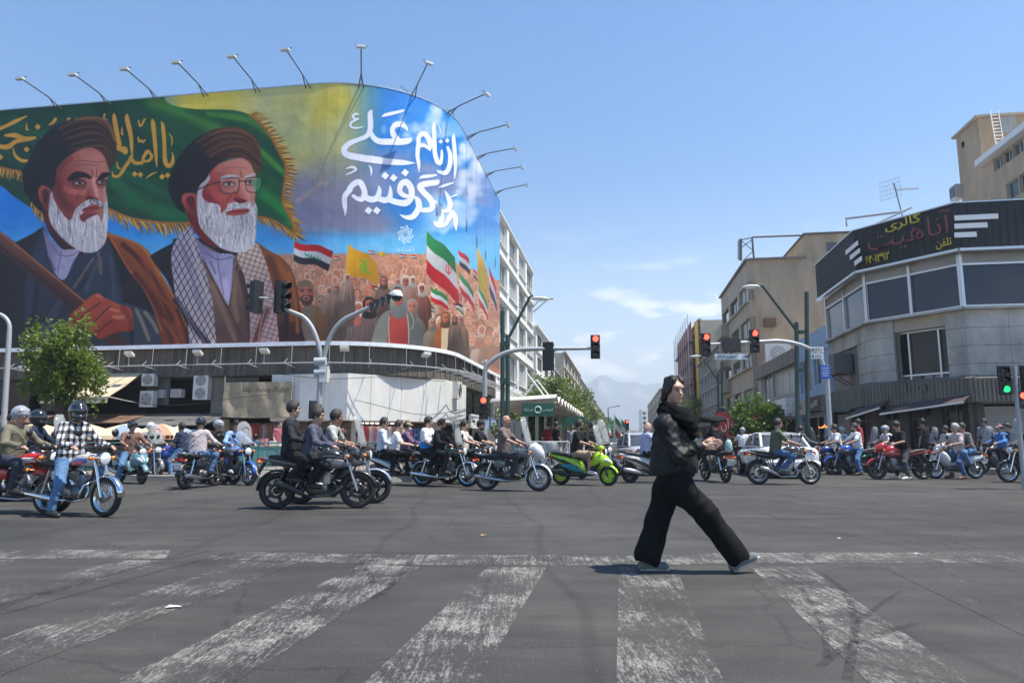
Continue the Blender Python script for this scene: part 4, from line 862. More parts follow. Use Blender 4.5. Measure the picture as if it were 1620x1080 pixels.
 # ------------------------ walls with real openings
def facade(parent,O,X,W,z0,z1,openings,m,thick=.35,frame=M_alu,pane=M_glassd,name='wall',recess=.16,mull=None,wname='window',inset_dark=True,sill=None):
 """wall in the vertical plane O + X, outward normal N; openings (a0, a1, b0, b1[, mullions, pane])"""
 O=Vector((O[0],O[1],0));X=Vector(X).normalized();N=X.cross(UP)
 xs=sorted({0,W,*[o[0]for o in openings],*[o[1]for o in openings]});zs=sorted({z0,z1,*[o[2]for o in openings],*[o[3]for o in openings]})
 xs=[x for x in xs if 0<=x<=W];zs=[z for z in zs if z0<=z<=z1]
 mb=MB()
 for j in range(len(zs)-1):
  run=None
  for i in range(len(xs)-1):
   cx,cz=(xs[i]+xs[i+1])/2,(zs[j]+zs[j+1])/2
   solid=not any(o[0]<cx<o[1]and o[2]<cz<o[3]for o in openings)
   if solid:run=run if run is not None else xs[i]
   if run is not None and(not solid or i==len(xs)-2):
    e=xs[i+1]if solid else xs[i]
    mb.box(O+X*((run+e)/2)-N*thick/2+UP*((zs[j]+zs[j+1])/2),(e-run,thick,zs[j+1]-zs[j]),0,X,N);run=None
 w=mb.build(name,m,parent,True)
 for o in openings:
  a0,a1,b0,b1=o[:4];mu=o[4]if len(o)>4 else(mull or 2);pm=o[5]if len(o)>5 else pane
  if mu==0:continue
  mb=MB();ft=.06;c0=O-N*recess
  for z in(b0+ft/2,b1-ft/2):mb.box(c0+X*(a0+a1)/2+UP*z,(a1-a0,.07,ft),0,X,N)
  for k in range(mu+1):
   x=a0+ft/2+(a1-a0-ft)*k/mu;mb.box(c0+X*x+UP*(b0+b1)/2,(ft,.066,b1-b0-2*ft),0,X,N)
  f=mb.build(wname,frame,parent,True)
  mb=MB();mb.box(c0-N*.03+X*(a0+a1)/2+UP*(b0+b1)/2,(a1-a0-.02,.02,b1-b0-.02),0,X,N)
  mb.build('pane',pm,f,True)
  if sill:
   mb=MB();mb.box(O+N*.05+X*(a0+a1)/2+UP*(b0-.04),(a1-a0+.16,.2,.07),0,X,N);mb.build('sill',sill,f,True)
 return w
def prismbox(parent,pts,z0,z1,m,name='wall'):
 mb=MB();mb.prism([(p[0],p[1])for p in pts],(0,0,z1-z0),(0,0,z0),(1,0,0),(0,1,0));return mb.build(name,m,parent,True)
def curved(parent,name,s0,s1,offs,z0,z1,m,step=.6,thick=.3,world=True):
 """band following the left block's rounded front"""
 k=max(2,int(abs(s1-s0)/step));vs,fs=[],[]
 for i in range(k+1):
  s=s0+(s1-s0)*i/k
  for off in(offs,offs-thick):
   p,nn=path(s,off)
   vs+=[p+UP*z0,p+UP*z1]
 for i in range(k):
  a,b_=4*i,4*i+4
  fs+=[(a,b_,b_+1,a+1),(a+2,a+3,b_+3,b_+2),(a+1,b_+1,b_+3,a+3),(a,a+2,b_+2,b_)]
 fs+=[(0,1,3,2),(4*k,4*k+2,4*k+3,4*k+1)]
 mb=MB();mb.add(vs,fs);return mb.build(name,m,parent,world)
 # ------------------------ left corner building with the wrap-round banner
p0=path(ARC*.5)[0]
cb=thing('corner_building','rounded concrete corner building whose upper storeys are wrapped by the painted banner','building',(p0.x,p0.y,0))
ZL0=SZ(400,592,-.3)[1];ZW0=SZ(560,662,-.2)[1]
SL=-30
curved(cb,'upper_wall',SL,SEND+.2,-.7,ZL0+.3,ZT-.2,M_conc,1.0,.5)
curved(cb,'roof_slab',SL,SEND+.2,-1.0,ZT-.55,ZT-.3,M_conc,1.0,10)
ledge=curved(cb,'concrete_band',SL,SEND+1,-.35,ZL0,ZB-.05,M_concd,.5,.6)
mb=MB()
s=SL
while s<SEND:
 p,nn=path(s,-.35);X=UP.cross(nn);mb.box(p+UP*((ZL0+ZB)/2)+nn*.012,(.05,.05,ZB-ZL0-.12),0,X,nn);s+=.62
o=mb.build('shutter_mark_rib',M_concd,cb,True);tag(o,kind='stuff')
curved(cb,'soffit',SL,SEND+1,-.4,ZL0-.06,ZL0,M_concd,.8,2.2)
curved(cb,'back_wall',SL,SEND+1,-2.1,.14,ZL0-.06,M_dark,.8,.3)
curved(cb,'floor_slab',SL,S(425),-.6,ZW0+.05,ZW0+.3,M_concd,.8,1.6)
for i,px in enumerate((120,250,350,452,562,640,690,738)):
 p,nn=path(S(px,-.5),-.6);X=UP.cross(nn);mb=MB();mb.box(p+UP*(ZW0+.14)/2,(.42,.42,ZW0-.14),0,X,nn);mb.build('column',M_tan2,cb,True)
def PX_(px,off):return path(S(px,off),off)[0]
wp=[PX_(425,-.25),PX_(547,.32),PX_(705,-.05),PX_(737,-.1)]
cuts={0:(0,.36,.70,1),1:(0,.22,.52,.78,1),2:(0,1)}
for i in range(3):
 a,b_=wp[i],wp[i+1];X=(b_-a).normalized();N=X.cross(UP);L=(b_-a).length
 for u0,u1 in zip(cuts[i][:-1],cuts[i][1:]):
  mb=MB();mb.box(a+X*L*(u0+u1)/2-N*.06+UP*((ZL0-.02+ZW0-.1)/2),(L*(u1-u0)-.022,.1,ZL0-.05-ZW0+.1),0,X,N);mb.build('white_panel',M_panel,cb,True)
 mb=MB();mb.box(a+X*L/2-N*.24+UP*((ZL0+ZW0)/2),(L-.1,.2,ZL0-ZW0-.1),0,X,N);mb.build('panel_backing',M_frame_d,cb,True)
 mb=MB();mb.box(a+X*L/2-N*.75+UP*(ZW0-.09),(L,1.3,.08),0,X,N);mb.build('soffit_board',M_tan2,cb,True)
for x0,x1,m_,y0,y1 in((60,130,M_brown,605,650),(226,262,M_frame_d,590,640),(330,352,M_conc,588,660),(352,405,M_glassd,588,604),(436,470,M_panel,590,660),(-40,40,M_brown,600,650)):
 s0,s1=S(x0,-.8),S(x1,-.8);za,zb=SZ((x0+x1)/2,y1,-.8)[1],SZ((x0+x1)/2,y0,-.8)[1]
 curved(cb,'wall_panel',s0,s1,-.8,za,min(zb,ZL0-.08),m_,.8,.12)
M_dpil=mat('dark tiled pillar',(.045,.042,.04),.5,noise=.3,nscale=5)
M_shopw=mat('shop interior wall',(.30,.22,.18),.8,noise=.4,nscale=3)
cl_cols=[(.42,.05,.06),(.55,.45,.38),(.10,.10,.14),(.50,.18,.22),(.12,.30,.26),(.60,.58,.52),(.08,.14,.30),(.30,.16,.10),(.48,.30,.36)]
cl_m=[mat('garment cloth %d'%i,q,.85,noise=.25,nscale=9)for i,q in enumerate(cl_cols)]
def garment_mb(h,w):
 mb=MB();mb.loft([(0,0,w*.25,.03),(.05,0,w*.9,.05),(h*.35,0,w*.62,.055),(h*.7,0,w*.75,.06),(h,0,w*.95,.05)],8);return mb
garm=[]
for i in range(4):
 mb=garment_mb(.8+.1*i,.2);mb.v=[(y,z,-x)for x,y,z in mb.v];garm.append(mb)
grng=random.Random(11)
def hang(px0,px1,off,z,n,grp,where):
 for k in range(n):
  px=px0+(px1-px0)*(k+.5)/n;p,nn=path(S(px,off),off);mb=garm[grng.randrange(4)]
  ci=grng.randrange(9)
  o=MBcopy(mb,'garment',cl_m[ci]);o.location=(p.x,p.y,z);o.rotation_euler=(0,0,grng.uniform(.4,1.3))
  cname=['deep red','sandy beige','charcoal','rose red','dark teal','cream','navy blue','brown','dusty pink'][ci]
  tag(o,'%s garment, %s from the left in the row %s'%(cname,'first second third fourth fifth sixth seventh eighth ninth tenth eleventh twelfth thirteenth fourteenth fifteenth sixteenth'.split()[k],where),'clothes',grp)
_gm={}
def MBcopy(mb,name,m):
 key=(id(mb),m.name)
 if key not in _gm:_gm[key]=mb.build(name,m);return _gm[key]
 c=_gm[key].copy();C.objects.link(c);return c
for px0,px1,wall in((350,452,0),(452,562,1),(562,640,0),(640,690,1)):
 s0,s1=S(px0,-1.7),S(px1,-1.7);curved(cb,'shop_back',s0+.3,s1-.3,-1.7,.2,ZW0-.15,M_shopw,.6,.1)
 for zz in(.75,1.2,1.65):curved(cb,'shelf',s0+.3,s1-.3,-1.35,zz,zz+.04,M_tan2,.6,.3)
hang(360,450,-1.0,1.95,16,'garments in the shop under the beige banner','under the beige banner');hang(366,446,-.5,1.2,12,'garments low in front of the shop under the beige banner','low under the beige banner')
hang(566,638,-.9,1.85,12,'garments in the shop under the white panels','under the white corner panels');hang(645,688,-.9,1.8,6,'garments in the shop right of the white panel columns','right of the white panel columns')
mb=MB()
for px in range(572,636,8):
 p,nn=path(S(px,-.7),-.7);mb.box(p+UP*(ZW0-.2),(.16,.05,.04))
mb.build('strip_light',mat('lit tube',(.9,.9,.85),.4,emit=(1,.95,.85),estr=3),cb,True)
for k,(x0,x1)in enumerate(((738,752),(753,768),(770,790))):
 s0,s1=S(x0,-.3),S(x1,-.3)
 curved(cb,'shop_sign',s0+.1,s1-.1,-.05+.02*k,ZW0-.3,ZW0+.55,[M_panel,M_blue,M_blue][k],.6,.15)
 curved(cb,'upper_window',s0+.2,s1-.2,-.5,ZW0+.7,ZL0-.2,M_glassd,.6,.1)
for px,tx in((745,'پوشاک'),(760,'کیف'),(779,'چاپ')):
 p,nn=path(S(px,0),.12);text(tx,M_ink if px<750 else M_wht,cb,p+UP*(ZW0+.12),UP.cross(nn),UP,width=1.3,depth=.02)
art=paint_banner();AH,AW=art.shape[:2]
TS0,TS1=SL,SEND
TW,TH=2048,640
sv=TS0+(TS1-TS0)*(np.arange(TW)+.5)/TW;zv=ZB+(ZT-ZB)*(np.arange(TH)+.5)/TH
pp=np.array([tuple(path(float(q))[0])for q in sv])
cs,sn=math.cos(PITCH),math.sin(PITCH)
dep=pp[None,:,1]*cs+(zv[:,None]-CAMH)*sn;upv=-pp[None,:,1]*sn+(zv[:,None]-CAMH)*cs
ax_=np.clip((810+F*pp[None,:,0]/dep-AX0)*AK,0,AW-2);ay_=np.clip((540-F*upv/dep-AY0)*AK,0,AH-2)
ix,iy=ax_.astype(int),ay_.astype(int);fx,fy=(ax_-ix)[...,None],(ay_-iy)[...,None]
tex=(art[iy,ix]*(1-fx)+art[iy,ix+1]*fx)*(1-fy)+(art[iy+1,ix]*(1-fx)+art[iy+1,ix+1]*fx)*fy
img=bpy.data.images.new('banner print',TW,TH);img.pixels.foreach_set(np.concatenate([tex,np.ones((TH,TW,1))],2).astype(np.float32).ravel());img.pack()
M_ban=bpy.data.materials.new('printed banner vinyl');M_ban.use_nodes=True;n,l=nt(M_ban)
ti=n.new('ShaderNodeTexImage');ti.image=img;ti.extension='EXTEND';b=n['Principled BSDF'];b.inputs['Roughness'].default_value=.55;b.inputs['Specular IOR Level'].default_value=.25
tcb=n.new('ShaderNodeTexCoord');nb_=n.new('ShaderNodeTexNoise');nb_.inputs['Scale'].default_value=.55;nb_.inputs['Detail'].default_value=4;bmp=n.new('ShaderNodeBump');bmp.inputs['Strength'].default_value=.5;bmp.inputs['Distance'].default_value=.12
l.new(tcb.outputs['Object'],nb_.inputs[0]);l.new(nb_.outputs[0],bmp.inputs['Height']);l.new(bmp.outputs[0],b.inputs['Normal'])
hsv=n.new('ShaderNodeHueSaturation');hsv.inputs['Saturation'].default_value=1.0;hsv.inputs['Value'].default_value=1.0
l.new(ti.outputs[0],hsv.inputs['Color']);l.new(hsv.outputs[0],b.inputs['Base Color'])
bt=thing('banner','huge painted banner of two turbaned men and a crowd wrapped round the corner building','banner',(p0.x,p0.y,ZB))
ns=90;vs,fs,uv=[],[],[]
for i in range(ns+1):
 s=SL+(SEND-SL)*i/ns;p=path(s)[0];vs+=[p+UP*ZB,p+UP*ZT]
fs=[(2*i,2*i+2,2*i+3,2*i+1)for i in range(ns)]
off0=len(vs)
for i in range(ns+1):
 p=path(SL+(SEND-SL)*i/ns,-.04)[0];vs+=[p+UP*ZB,p+UP*ZT]
fs+=[(off0+2*i+1,off0+2*i+3,off0+2*i+2,off0+2*i)for i in range(ns)]
fs+=[(2*i+1,2*i+3,off0+2*i+3,off0+2*i+1)for i in range(ns)]+[(off0+2*i,off0+2*i+2,2*i+2,2*i)for i in range(ns)]
fs+=[(0,1,off0+1,off0),(2*ns,off0+2*ns,off0+2*ns+1,2*ns+1)]
bo=mesh_obj('printed_sheet',vs,fs,M_ban,bt,True,mi=None)
uvl=bo.data.uv_layers.new(name='UVMap')
for poly_ in bo.data.polygons:
 for li in poly_.loop_indices:
  vi=bo.data.loops[li].vertex_index%off0;uvl.data[li].uv=((vi//2)/ns,vi%2)
curved(bt,'hem',SL,SEND,.06,ZB-.2,ZB-.004,mat('white hem sheet',(.78,.79,.84),.6,noise=.12,nscale=2.5),.5,.12)
curved(bt,'top_rail',SL,SEND,.02,ZT+.004,ZT+.07,M_alu,.6,.1)
mb=MB()
for i in range(46):
 s=SL+(SEND-SL)*i/45;p,nn=path(s,-.3);mb.box(p+UP*(ZB+ZT)/2,(.06,.06,ZT-ZB-.3),0,UP.cross(nn),nn)
mb.build('support_frame',M_rust,bt,True)
M_lampw=mat('floodlight casing',(.62,.63,.64),.4)
tips=[(-30,118),(68,113),(153,105),(241,96),(331,87),(424,77),(550,73),(677,100),(768,149),(803,198),(815,235),(827,264),(832,292)]
bases=[(42,170),(126,162),(208,156),(290,148),(378,140),(463,132),(553,130),(642,146),(708,176),(738,203),(754,235),(768,265),(783,294)]
for i,((tx,ty),(bx,by))in enumerate(zip(tips,bases)):
 s=S(bx)if i<8 else None
 if s is None:
  a,b_=0,SEND
  for _ in range(40):
   m_=(a+b_)/2;x_,y_=topix(path(m_)[0]+UP*(ZT+.1))
   if x_<bx:a=m_
   else:b_=m_
  s=a
 p,nn=path(s,-.1);base=p+UP*ZT
 best=None
 for a in np.linspace(.4,2.6,45):
  for r in np.linspace(-.2,2.2,49):
   q=topix(base+nn*a+UP*r);e=(q[0]-tx)**2+(q[1]-ty)**2+.3*(a-1.7)**2
   if best is None or e<best[0]:best=(e,a,r)
 tip=base+nn*best[1]+UP*best[2]
 t_=thing('floodlight','floodlight on a thin arm over the banner top, number %d counted from the left edge'%(i+1)if 0 else '%s floodlight arm along the banner top, from the left'%['first (cut by the edge)','second','third','fourth','fifth','sixth','seventh (upright)','eighth','ninth','tenth','eleventh','twelfth','last, rightmost'][i],'floodlight',tuple(base),0,'floodlights along the top of the banner')
 mid=base+(tip-base)*.32+UP*.05;mb=MB();mb.tube([base+UP*.5 if 0 else mid,tip],.035,6);mb.tube([base+UP*-.3,base+UP*.5],.03,6)if 0 else None
 X=UP.cross(nn);mb.build('arm',M_frame_d,t_,True)
 mb=MB();mb.tube([base-nn*.05+X*.16-UP*.25,mid],.03,5);mb.tube([base-nn*.05-X*.16-UP*.25,mid],.03,5);mb.tube([base-nn*.7-UP*.2,mid],.02,5);mb.build('bracket',M_frame_d,t_,True)
 mb=MB();Yn=(nn*.8-UP*.6).normalized();mb.box(tip+nn*.1-UP*.06,(.44,.2,.11),0,X,nn,UP,1);mb.build('lamp_head',M_lampw,t_,True)
 mb=MB();mb.tube([tip-X*.3+UP*.07,tip+X*.3+UP*.07],.025,5);mb.build('cross_bar',M_frame_d,t_,True)
gt=thing('light_gantry','thin steel gantry with small floodlights hanging below the banner hem','gantry',(p0.x,p0.y,ZL0))
zg=SZ(300,577,.75)[1]
for off in(.7,.9):
 mb=MB();mb.tube([path(SL+(SEND-SL)*i/60,off)[0]+UP*zg for i in range(61)],.022,5);mb.build('rail',M_steel,gt,True)
for i in range(28):
 s=SL+(SEND-SL)*(i+.5)/28;p,nn=path(s,.8);q=path(s,.1)[0];mb=MB()
 mb.tube([q+UP*(ZB-.1),path(s,.15)[0]+UP*zg],.014,5);mb.tube([path(s,-.3)[0]+UP*(zg-.1),path(s,.95)[0]+UP*zg],.016,5);mb.tube([path(s,.9)[0]+UP*zg,path(s,.55)[0]+UP*(zg+.25)],.012,4);mb.build('hanger',M_steel,gt,True)
for px,py in((28,583),(195,560),(305,558),(412,555),(540,551),(671,561),(764,572)):
 s,z=SZ(px,py,.8);p,nn=path(s,.85);X=UP.cross(nn);Yt=(nn+UP*.5).normalized()
 mb=MB();mb.box(p+UP*z,(.42,.3,.14),0,X,Yt);f=mb.build('lamp_head',M_acw,gt,True);mb=MB();mb.tube([p+UP*(z-.05),p+UP*zg],.02,5);mb.build('lamp_stem',M_steel,f,True)
mb=MB()
for i in range(34):
 s=S(690)+(SEND+6-S(690))*i/33
 p=path(s,.1)[0];q=path(s,.95)[0];mb.tube([p+UP*(zg-.03),q+UP*(zg-.03)],.018,4)
o=mb.build('catwalk_bar',M_steel,gt,True);tag(o,kind='stuff')
def ac_unit(px,py,w,h,label,off=-.55,fans=1,dep=.35,box=False):
 s,z=SZ(px,py,off);p,nn=path(s,off);X=UP.cross(nn)
 t_=thing('air_conditioner',label,'air conditioner',(p.x,p.y,z),0,'air conditioners on the corner building')
 mb=MB();mb.box(p+UP*z,(w,dep,h),0,X,nn);mb.build('casing',M_acw,t_,True)
 for k in range(fans):
  zz=z+(h/fans)*(k-(fans-1)/2);mb=MB();r=min(w,h/fans)*.40
  for q in(1,.72,.44):mb.tube([p+nn*(dep/2+.01)+UP*zz+X*math.cos(a)*r*q+UP*math.sin(a)*r*q for a in np.linspace(0,2*math.pi,15)],.014,4,cap=False)
  for a in range(4):mb.tube([p+nn*(dep/2+.012)+UP*zz,p+nn*(dep/2+.012)+UP*zz+(X*math.cos(a*1.57)+UP*math.sin(a*1.57))*r],.01,4)
  mb.build('fan_grille',M_frame_d,t_,True)
 if not fans:
  mb=MB()
  for k in range(5):mb.box(p+nn*(dep/2+.01)+UP*(z+h*(-.36+.18*k)),(w*.86,.02,h*.07),0,X,nn)
  mb.build('louvre',M_frame_d,t_,True)
 return t_
ac_unit(315,612,.82,1.3,'tall white air conditioner with two fans in the shaded recess left of the beige banner',fans=2)
ac_unit(230,601,.68,.62,'upper white air conditioner of the pair right of the beige awning',off=-.3);ac_unit(230,631,.74,.82,'lower white air conditioner of the pair right of the beige awning',off=-.3)
ac_unit(276,622,.58,.42,'small window air conditioner between the two larger white ones',fans=0,off=-.7);ac_unit(252,623,.3,.4,'small grey box unit right of the stacked air conditioner pair',fans=0,off=-.7)
ac_unit(722,617,.9,.95,'white air conditioner on the sunny corner right of the white panels',off=-.1,fans=1);ac_unit(512,592,.3,.5,'small white box hung under the band beside the forked signal pole',off=.1,fans=0,dep=.25)
s0,s1=S(350,.05),S(458,.05);z1,z0=SZ(405,604,.05)[1],SZ(405,659,.05)[1]
bb=thing('shop_banner','dirty beige cloth banner with a line of black writing hung above a shop','banner',tuple(path((s0+s1)/2,.05)[0]+UP*z0))
vs,fs=[],[]
nx,nz_=26,10;rr=random.Random(3)
for side in(0,1):
 for j in range(nz_+1):
  for i in range(nx+1):
   u,v=i/nx,j/nz_;p,nn=path(s0+(s1-s0)*u,.05)
   w=.05*math.sin(u*9+v*5)*(1-v)+.03*math.sin(u*23+v*3)
   sag=-.05*math.sin(u*math.pi)*(1-v)
   vs.append(p+nn*(w+(.012 if side==0 else-.012))+UP*(z0+(z1-z0)*v+sag))
nn_=(nx+1)*(nz_+1)
for side in(0,1):
 for j in range(nz_):
  for i in range(nx):
   a=side*nn_+j*(nx+1)+i;q=(a,a+1,a+nx+2,a+nx+1);fs.append(q if side==0 else q[::-1])
mesh_obj('cloth',vs,fs,M_bann,bb,True,smooth=True)
p,nn=path(s0+(s1-s0)*.63,.13);text('دنیای لاک و بدلیجات روشا',M_ink,bb,p+UP*(z0+(z1-z0)*.78),UP.cross(nn),UP,width=(s1-s0)*.66,height=.34)
mb=MB()
for u in(0,1):p=path(s0+(s1-s0)*u,.03)[0];mb.tube([p+UP*z0,p+UP*(z1+.3)],.02,5)
mb.build('pole',M_steel,bb,True)
s0,s1=S(112,-.3),S(215,-.3)
aw=thing('awning','faded beige cloth awning over the shop behind the tree','awning',tuple(path((s0+s1)/2,0)[0]+UP*2.3))
za=SZ(190,590,-.3)[1];zb=SZ(150,628,1.7)[1]
mb=MB();vs=[]
for side in(0,.03):
 for i in range(13):
  u=i/12;s=s0+(s1-s0)*u;a=path(s,-.35)[0]+UP*(za-side);m_=path(s,.8)[0]+UP*((za+zb)/2-side-.08);e=path(s,1.9)[0]+UP*(zb-side);f=path(s,1.92)[0]+UP*(zb-.28-side+.04*(i%2))
  vs+=[a,m_,e,f]
fs=[]
for side in(0,1):
 o_=side*52
 for i in range(12):
  for k in range(3):q=(o_+4*i+k,o_+4*i+4+k,o_+4*i+5+k,o_+4*i+k+1);fs.append(q)
mb.add(vs,fs);mb.build('cloth',M_cloth,aw,True)
mb=MB()
for s in(s0,s1):mb.tube([path(s,-.3)[0]+UP*(zb-.2),path(s,1.9)[0]+UP*zb],.025,5)
mb.tube([path(s0,1.9)[0]+UP*zb,path(s1,1.9)[0]+UP*zb],.03,5);mb.build('awning_frame',M_steel,aw,True)
for x0,x1,yy0,yy1,m_ in((225,350,655,672,mat('grey lean-to sheet',(.11,.105,.10),.8,noise=.2)),(90,225,655,668,mat('brown lean-to sheet',(.16,.09,.06),.8,noise=.2)),(-60,90,655,668,mat('brown lean-to sheet',(.16,.09,.06),.8))):
 s0,s1=S(x0),S(x1);z1=SZ((x0+x1)/2,yy0,.0)[1];z0=SZ((x0+x1)/2,yy1,1.6)[1]
 mb=MB();a,b_,c_,d_=path(s0,-.4)[0]+UP*z1,path(s1,-.4)[0]+UP*z1,path(s1,1.6)[0]+UP*z0,path(s0,1.6)[0]+UP*z0
 mb.prism([(0,0)],(0,0,0))if 0 else mb.add([a,b_,c_,d_,a-UP*.04,b_-UP*.04,c_-UP*.04,d_-UP*.04],[(3,2,1,0),(4,5,6,7),(0,1,5,4),(1,2,6,5),(2,3,7,6),(3,0,4,7)])
 mb.build('lean_to',m_,cb,True)
 # ------------------------ white office building along the street, left
SW1=S(849)
wb=thing('office_building','white office building with rows of wide windows right of the banner','building',tuple(path((SEND+SW1)/2)[0]))
O=path(SEND+.1,-.3)[0];W=SW1-SEND-.1;zr=ZT-.1
ops=[];floors=[]
for yt,yb in((363,404),(426,467),(489,530),(556,600)):
 floors.append((SZ(803,yb,-.3)[1],SZ(803,yt,-.3)[1]))
fh=sum(a[1]-a[0]for a in floors)/4
bays=4
for z0,z1 in floors+[(.9,2.9)]:
 for k in range(bays):
  a=W*(k+.10)/bays;ops.append((a,a+W*.80/bays,z0,z1,3,[M_curt,M_glassg,M_curt,M_glassd][(k+int(z0))%4]))
facade(wb,O,ES,W,.14,zr,ops,M_white,.4,M_wht,M_curt,recess=.25,sill=M_white)
for z0,z1 in floors:
 mb=MB();mb.box(O+ES*W/2+ER*.06+UP*(z1+.22),(W,.12,.10),0,ES,ER);mb.build('band_course',M_white,wb,True)
prismbox(wb,[O-ER*.4,O+ES*W-ER*.4,O+ES*W-ER*12,O-ER*12],.14,zr-.05,M_white,'body')
mb=MB();mb.tube([O+ES*W+UP*(zr-3.0)+ER*.0,O+ES*W+UP*(zr-3.0)+ER*2.2],.07,6);mb.tube([O+ES*W+UP*(zr-4.4)+ER*.0,O+ES*W+UP*(zr-3.05)+ER*1.6],.05,6);mb.tube([O+ES*(W-.3)+UP*(zr-3.9),O+ES*W+UP*(zr-3.05)+ER*.7],.05,6)
mb.build('roof_bracket',M_rust,wb,True)
def block(side,label,Ya,Yb,H,m,floors,bays,dep=14,setb=0.0,pane=M_glassd,frame=M_frame_d,z0=3.2,win=(.62,.58),top=None,name='building',end=True,sill=None):
 """front along the street between two distances; side 'l' or 'r'; the end wall towards the camera is built too"""
 if side=='l':
  Q=CEN+ER*(RAD-setb);Xd,N=ES,ER
 else:
  Q=P2+ER*setb;Xd,N=-ES,-ER
 a=Q+ES*((Ya-Q.y)/ES.y);b_=Q+ES*((Yb-Q.y)/ES.y);W=(b_-a).length
 t_=thing(name,label,'building',tuple((a+b_)/2))
 O=a if side=='l' else b_
 ops=[];fh=(H-z0)/floors
 for f in range(floors):
  for k in range(bays):
   w=W/bays;x=(k+.5)*w;zc=z0+fh*(f+.52);ops.append((x-w*win[0]/2,x+w*win[0]/2,zc-fh*win[1]/2,zc+fh*win[1]/2,2,[pane,M_glassd,M_curt][(k*3+f*5)%3]))
 for k in range(max(1,bays//2)):
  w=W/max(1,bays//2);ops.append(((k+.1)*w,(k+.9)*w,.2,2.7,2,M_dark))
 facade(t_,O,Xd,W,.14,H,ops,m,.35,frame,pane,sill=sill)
 In=-N
 prismbox(t_,[a+In*.36,b_+In*.36,b_+In*dep,a+In*dep],.14,H-.03,m,'body')
 mb=MB();c0=(a+b_)/2+N*.1;mb.box(c0+UP*(H+.08),(W+.2,.5,.2),0,Xd,N);mb.build('parapet',m,t_,True)
 for f in range(1,floors):
  mb=MB();mb.box(c0+UP*(z0+fh*f),(W,.12,.12),0,Xd,N);mb.build('string_course',m,t_,True)
 mb=MB();mb.box(c0+N*.5+UP*3.0,(W-.3,1.0,.5),0,Xd,N);mb.build('shop_fascia',[M_brown,M_frame_d,M_panel,M_blue][int(Ya)%4],t_,True)
 return t_,a,b_,W,Xd,N
def zat(py,Y):return at(900,py,Y).z
YW=path(SW1)[0].y
block('l','narrow white building with brown window frames beyond the white office block',YW+.5,YW+22,zat(520,YW+2),M_white,4,3,setb=.1,frame=M_rust)
block('l','weathered tan building with a small roof box along the left of the street',YW+34,YW+75,zat(560,YW+36),M_tan2,5,5,setb=-.2)
block('l','low grey building standing between the white and tan ones',YW+22.3,YW+33.7,zat(590,YW+26),M_grey,3,2,setb=.4)
block('l','distant tan and grey building beyond the tan one on the left',YW+76,YW+150,zat(598,YW+80),M_grey,5,6,setb=.2)
block('l','far pale building at the left end of the street',YW+152,YW+300,zat(636,YW+160),M_tan2,5,6,setb=.0)
# ------------------------ right corner building with the black sign
rb=thing('corner_building','chamfered corner building with black roof sign, glass storey and pale stone below','building',tuple(P1))
def PZ(px,py,O,X):return hit(px,py,O,X).z
XC=(P1-P2).normalized();NC=XC.cross(UP)
zs0=PZ(1515,392,P1,ER);zg0=PZ(1515,486,P1+ES*.5,ER);zf1=PZ(1515,598,P1,ER);zf0=PZ(1515,634,P1-ES*.6,ER)
IN=ES*.55
b1=P1-NC*.45+(ER*.15);b2=P2-NC*.45+ES*.2;b3=P3+ER*.45;b4=P4+ES*.5
b2=P2+ER*.45+ES*.35;b1=P1+ES*.5+ER*.2
corners=[b3,b2,b1,b4]
prismbox(rb,[b3+ER*.8,b2+ER*.95+ES*.6,b1+ES*1.0,b4+ES*.9,b4+ES*14,b3+ER*14],.14,ZS1-.15,M_grey,'body')
zsplit=zs0-.55
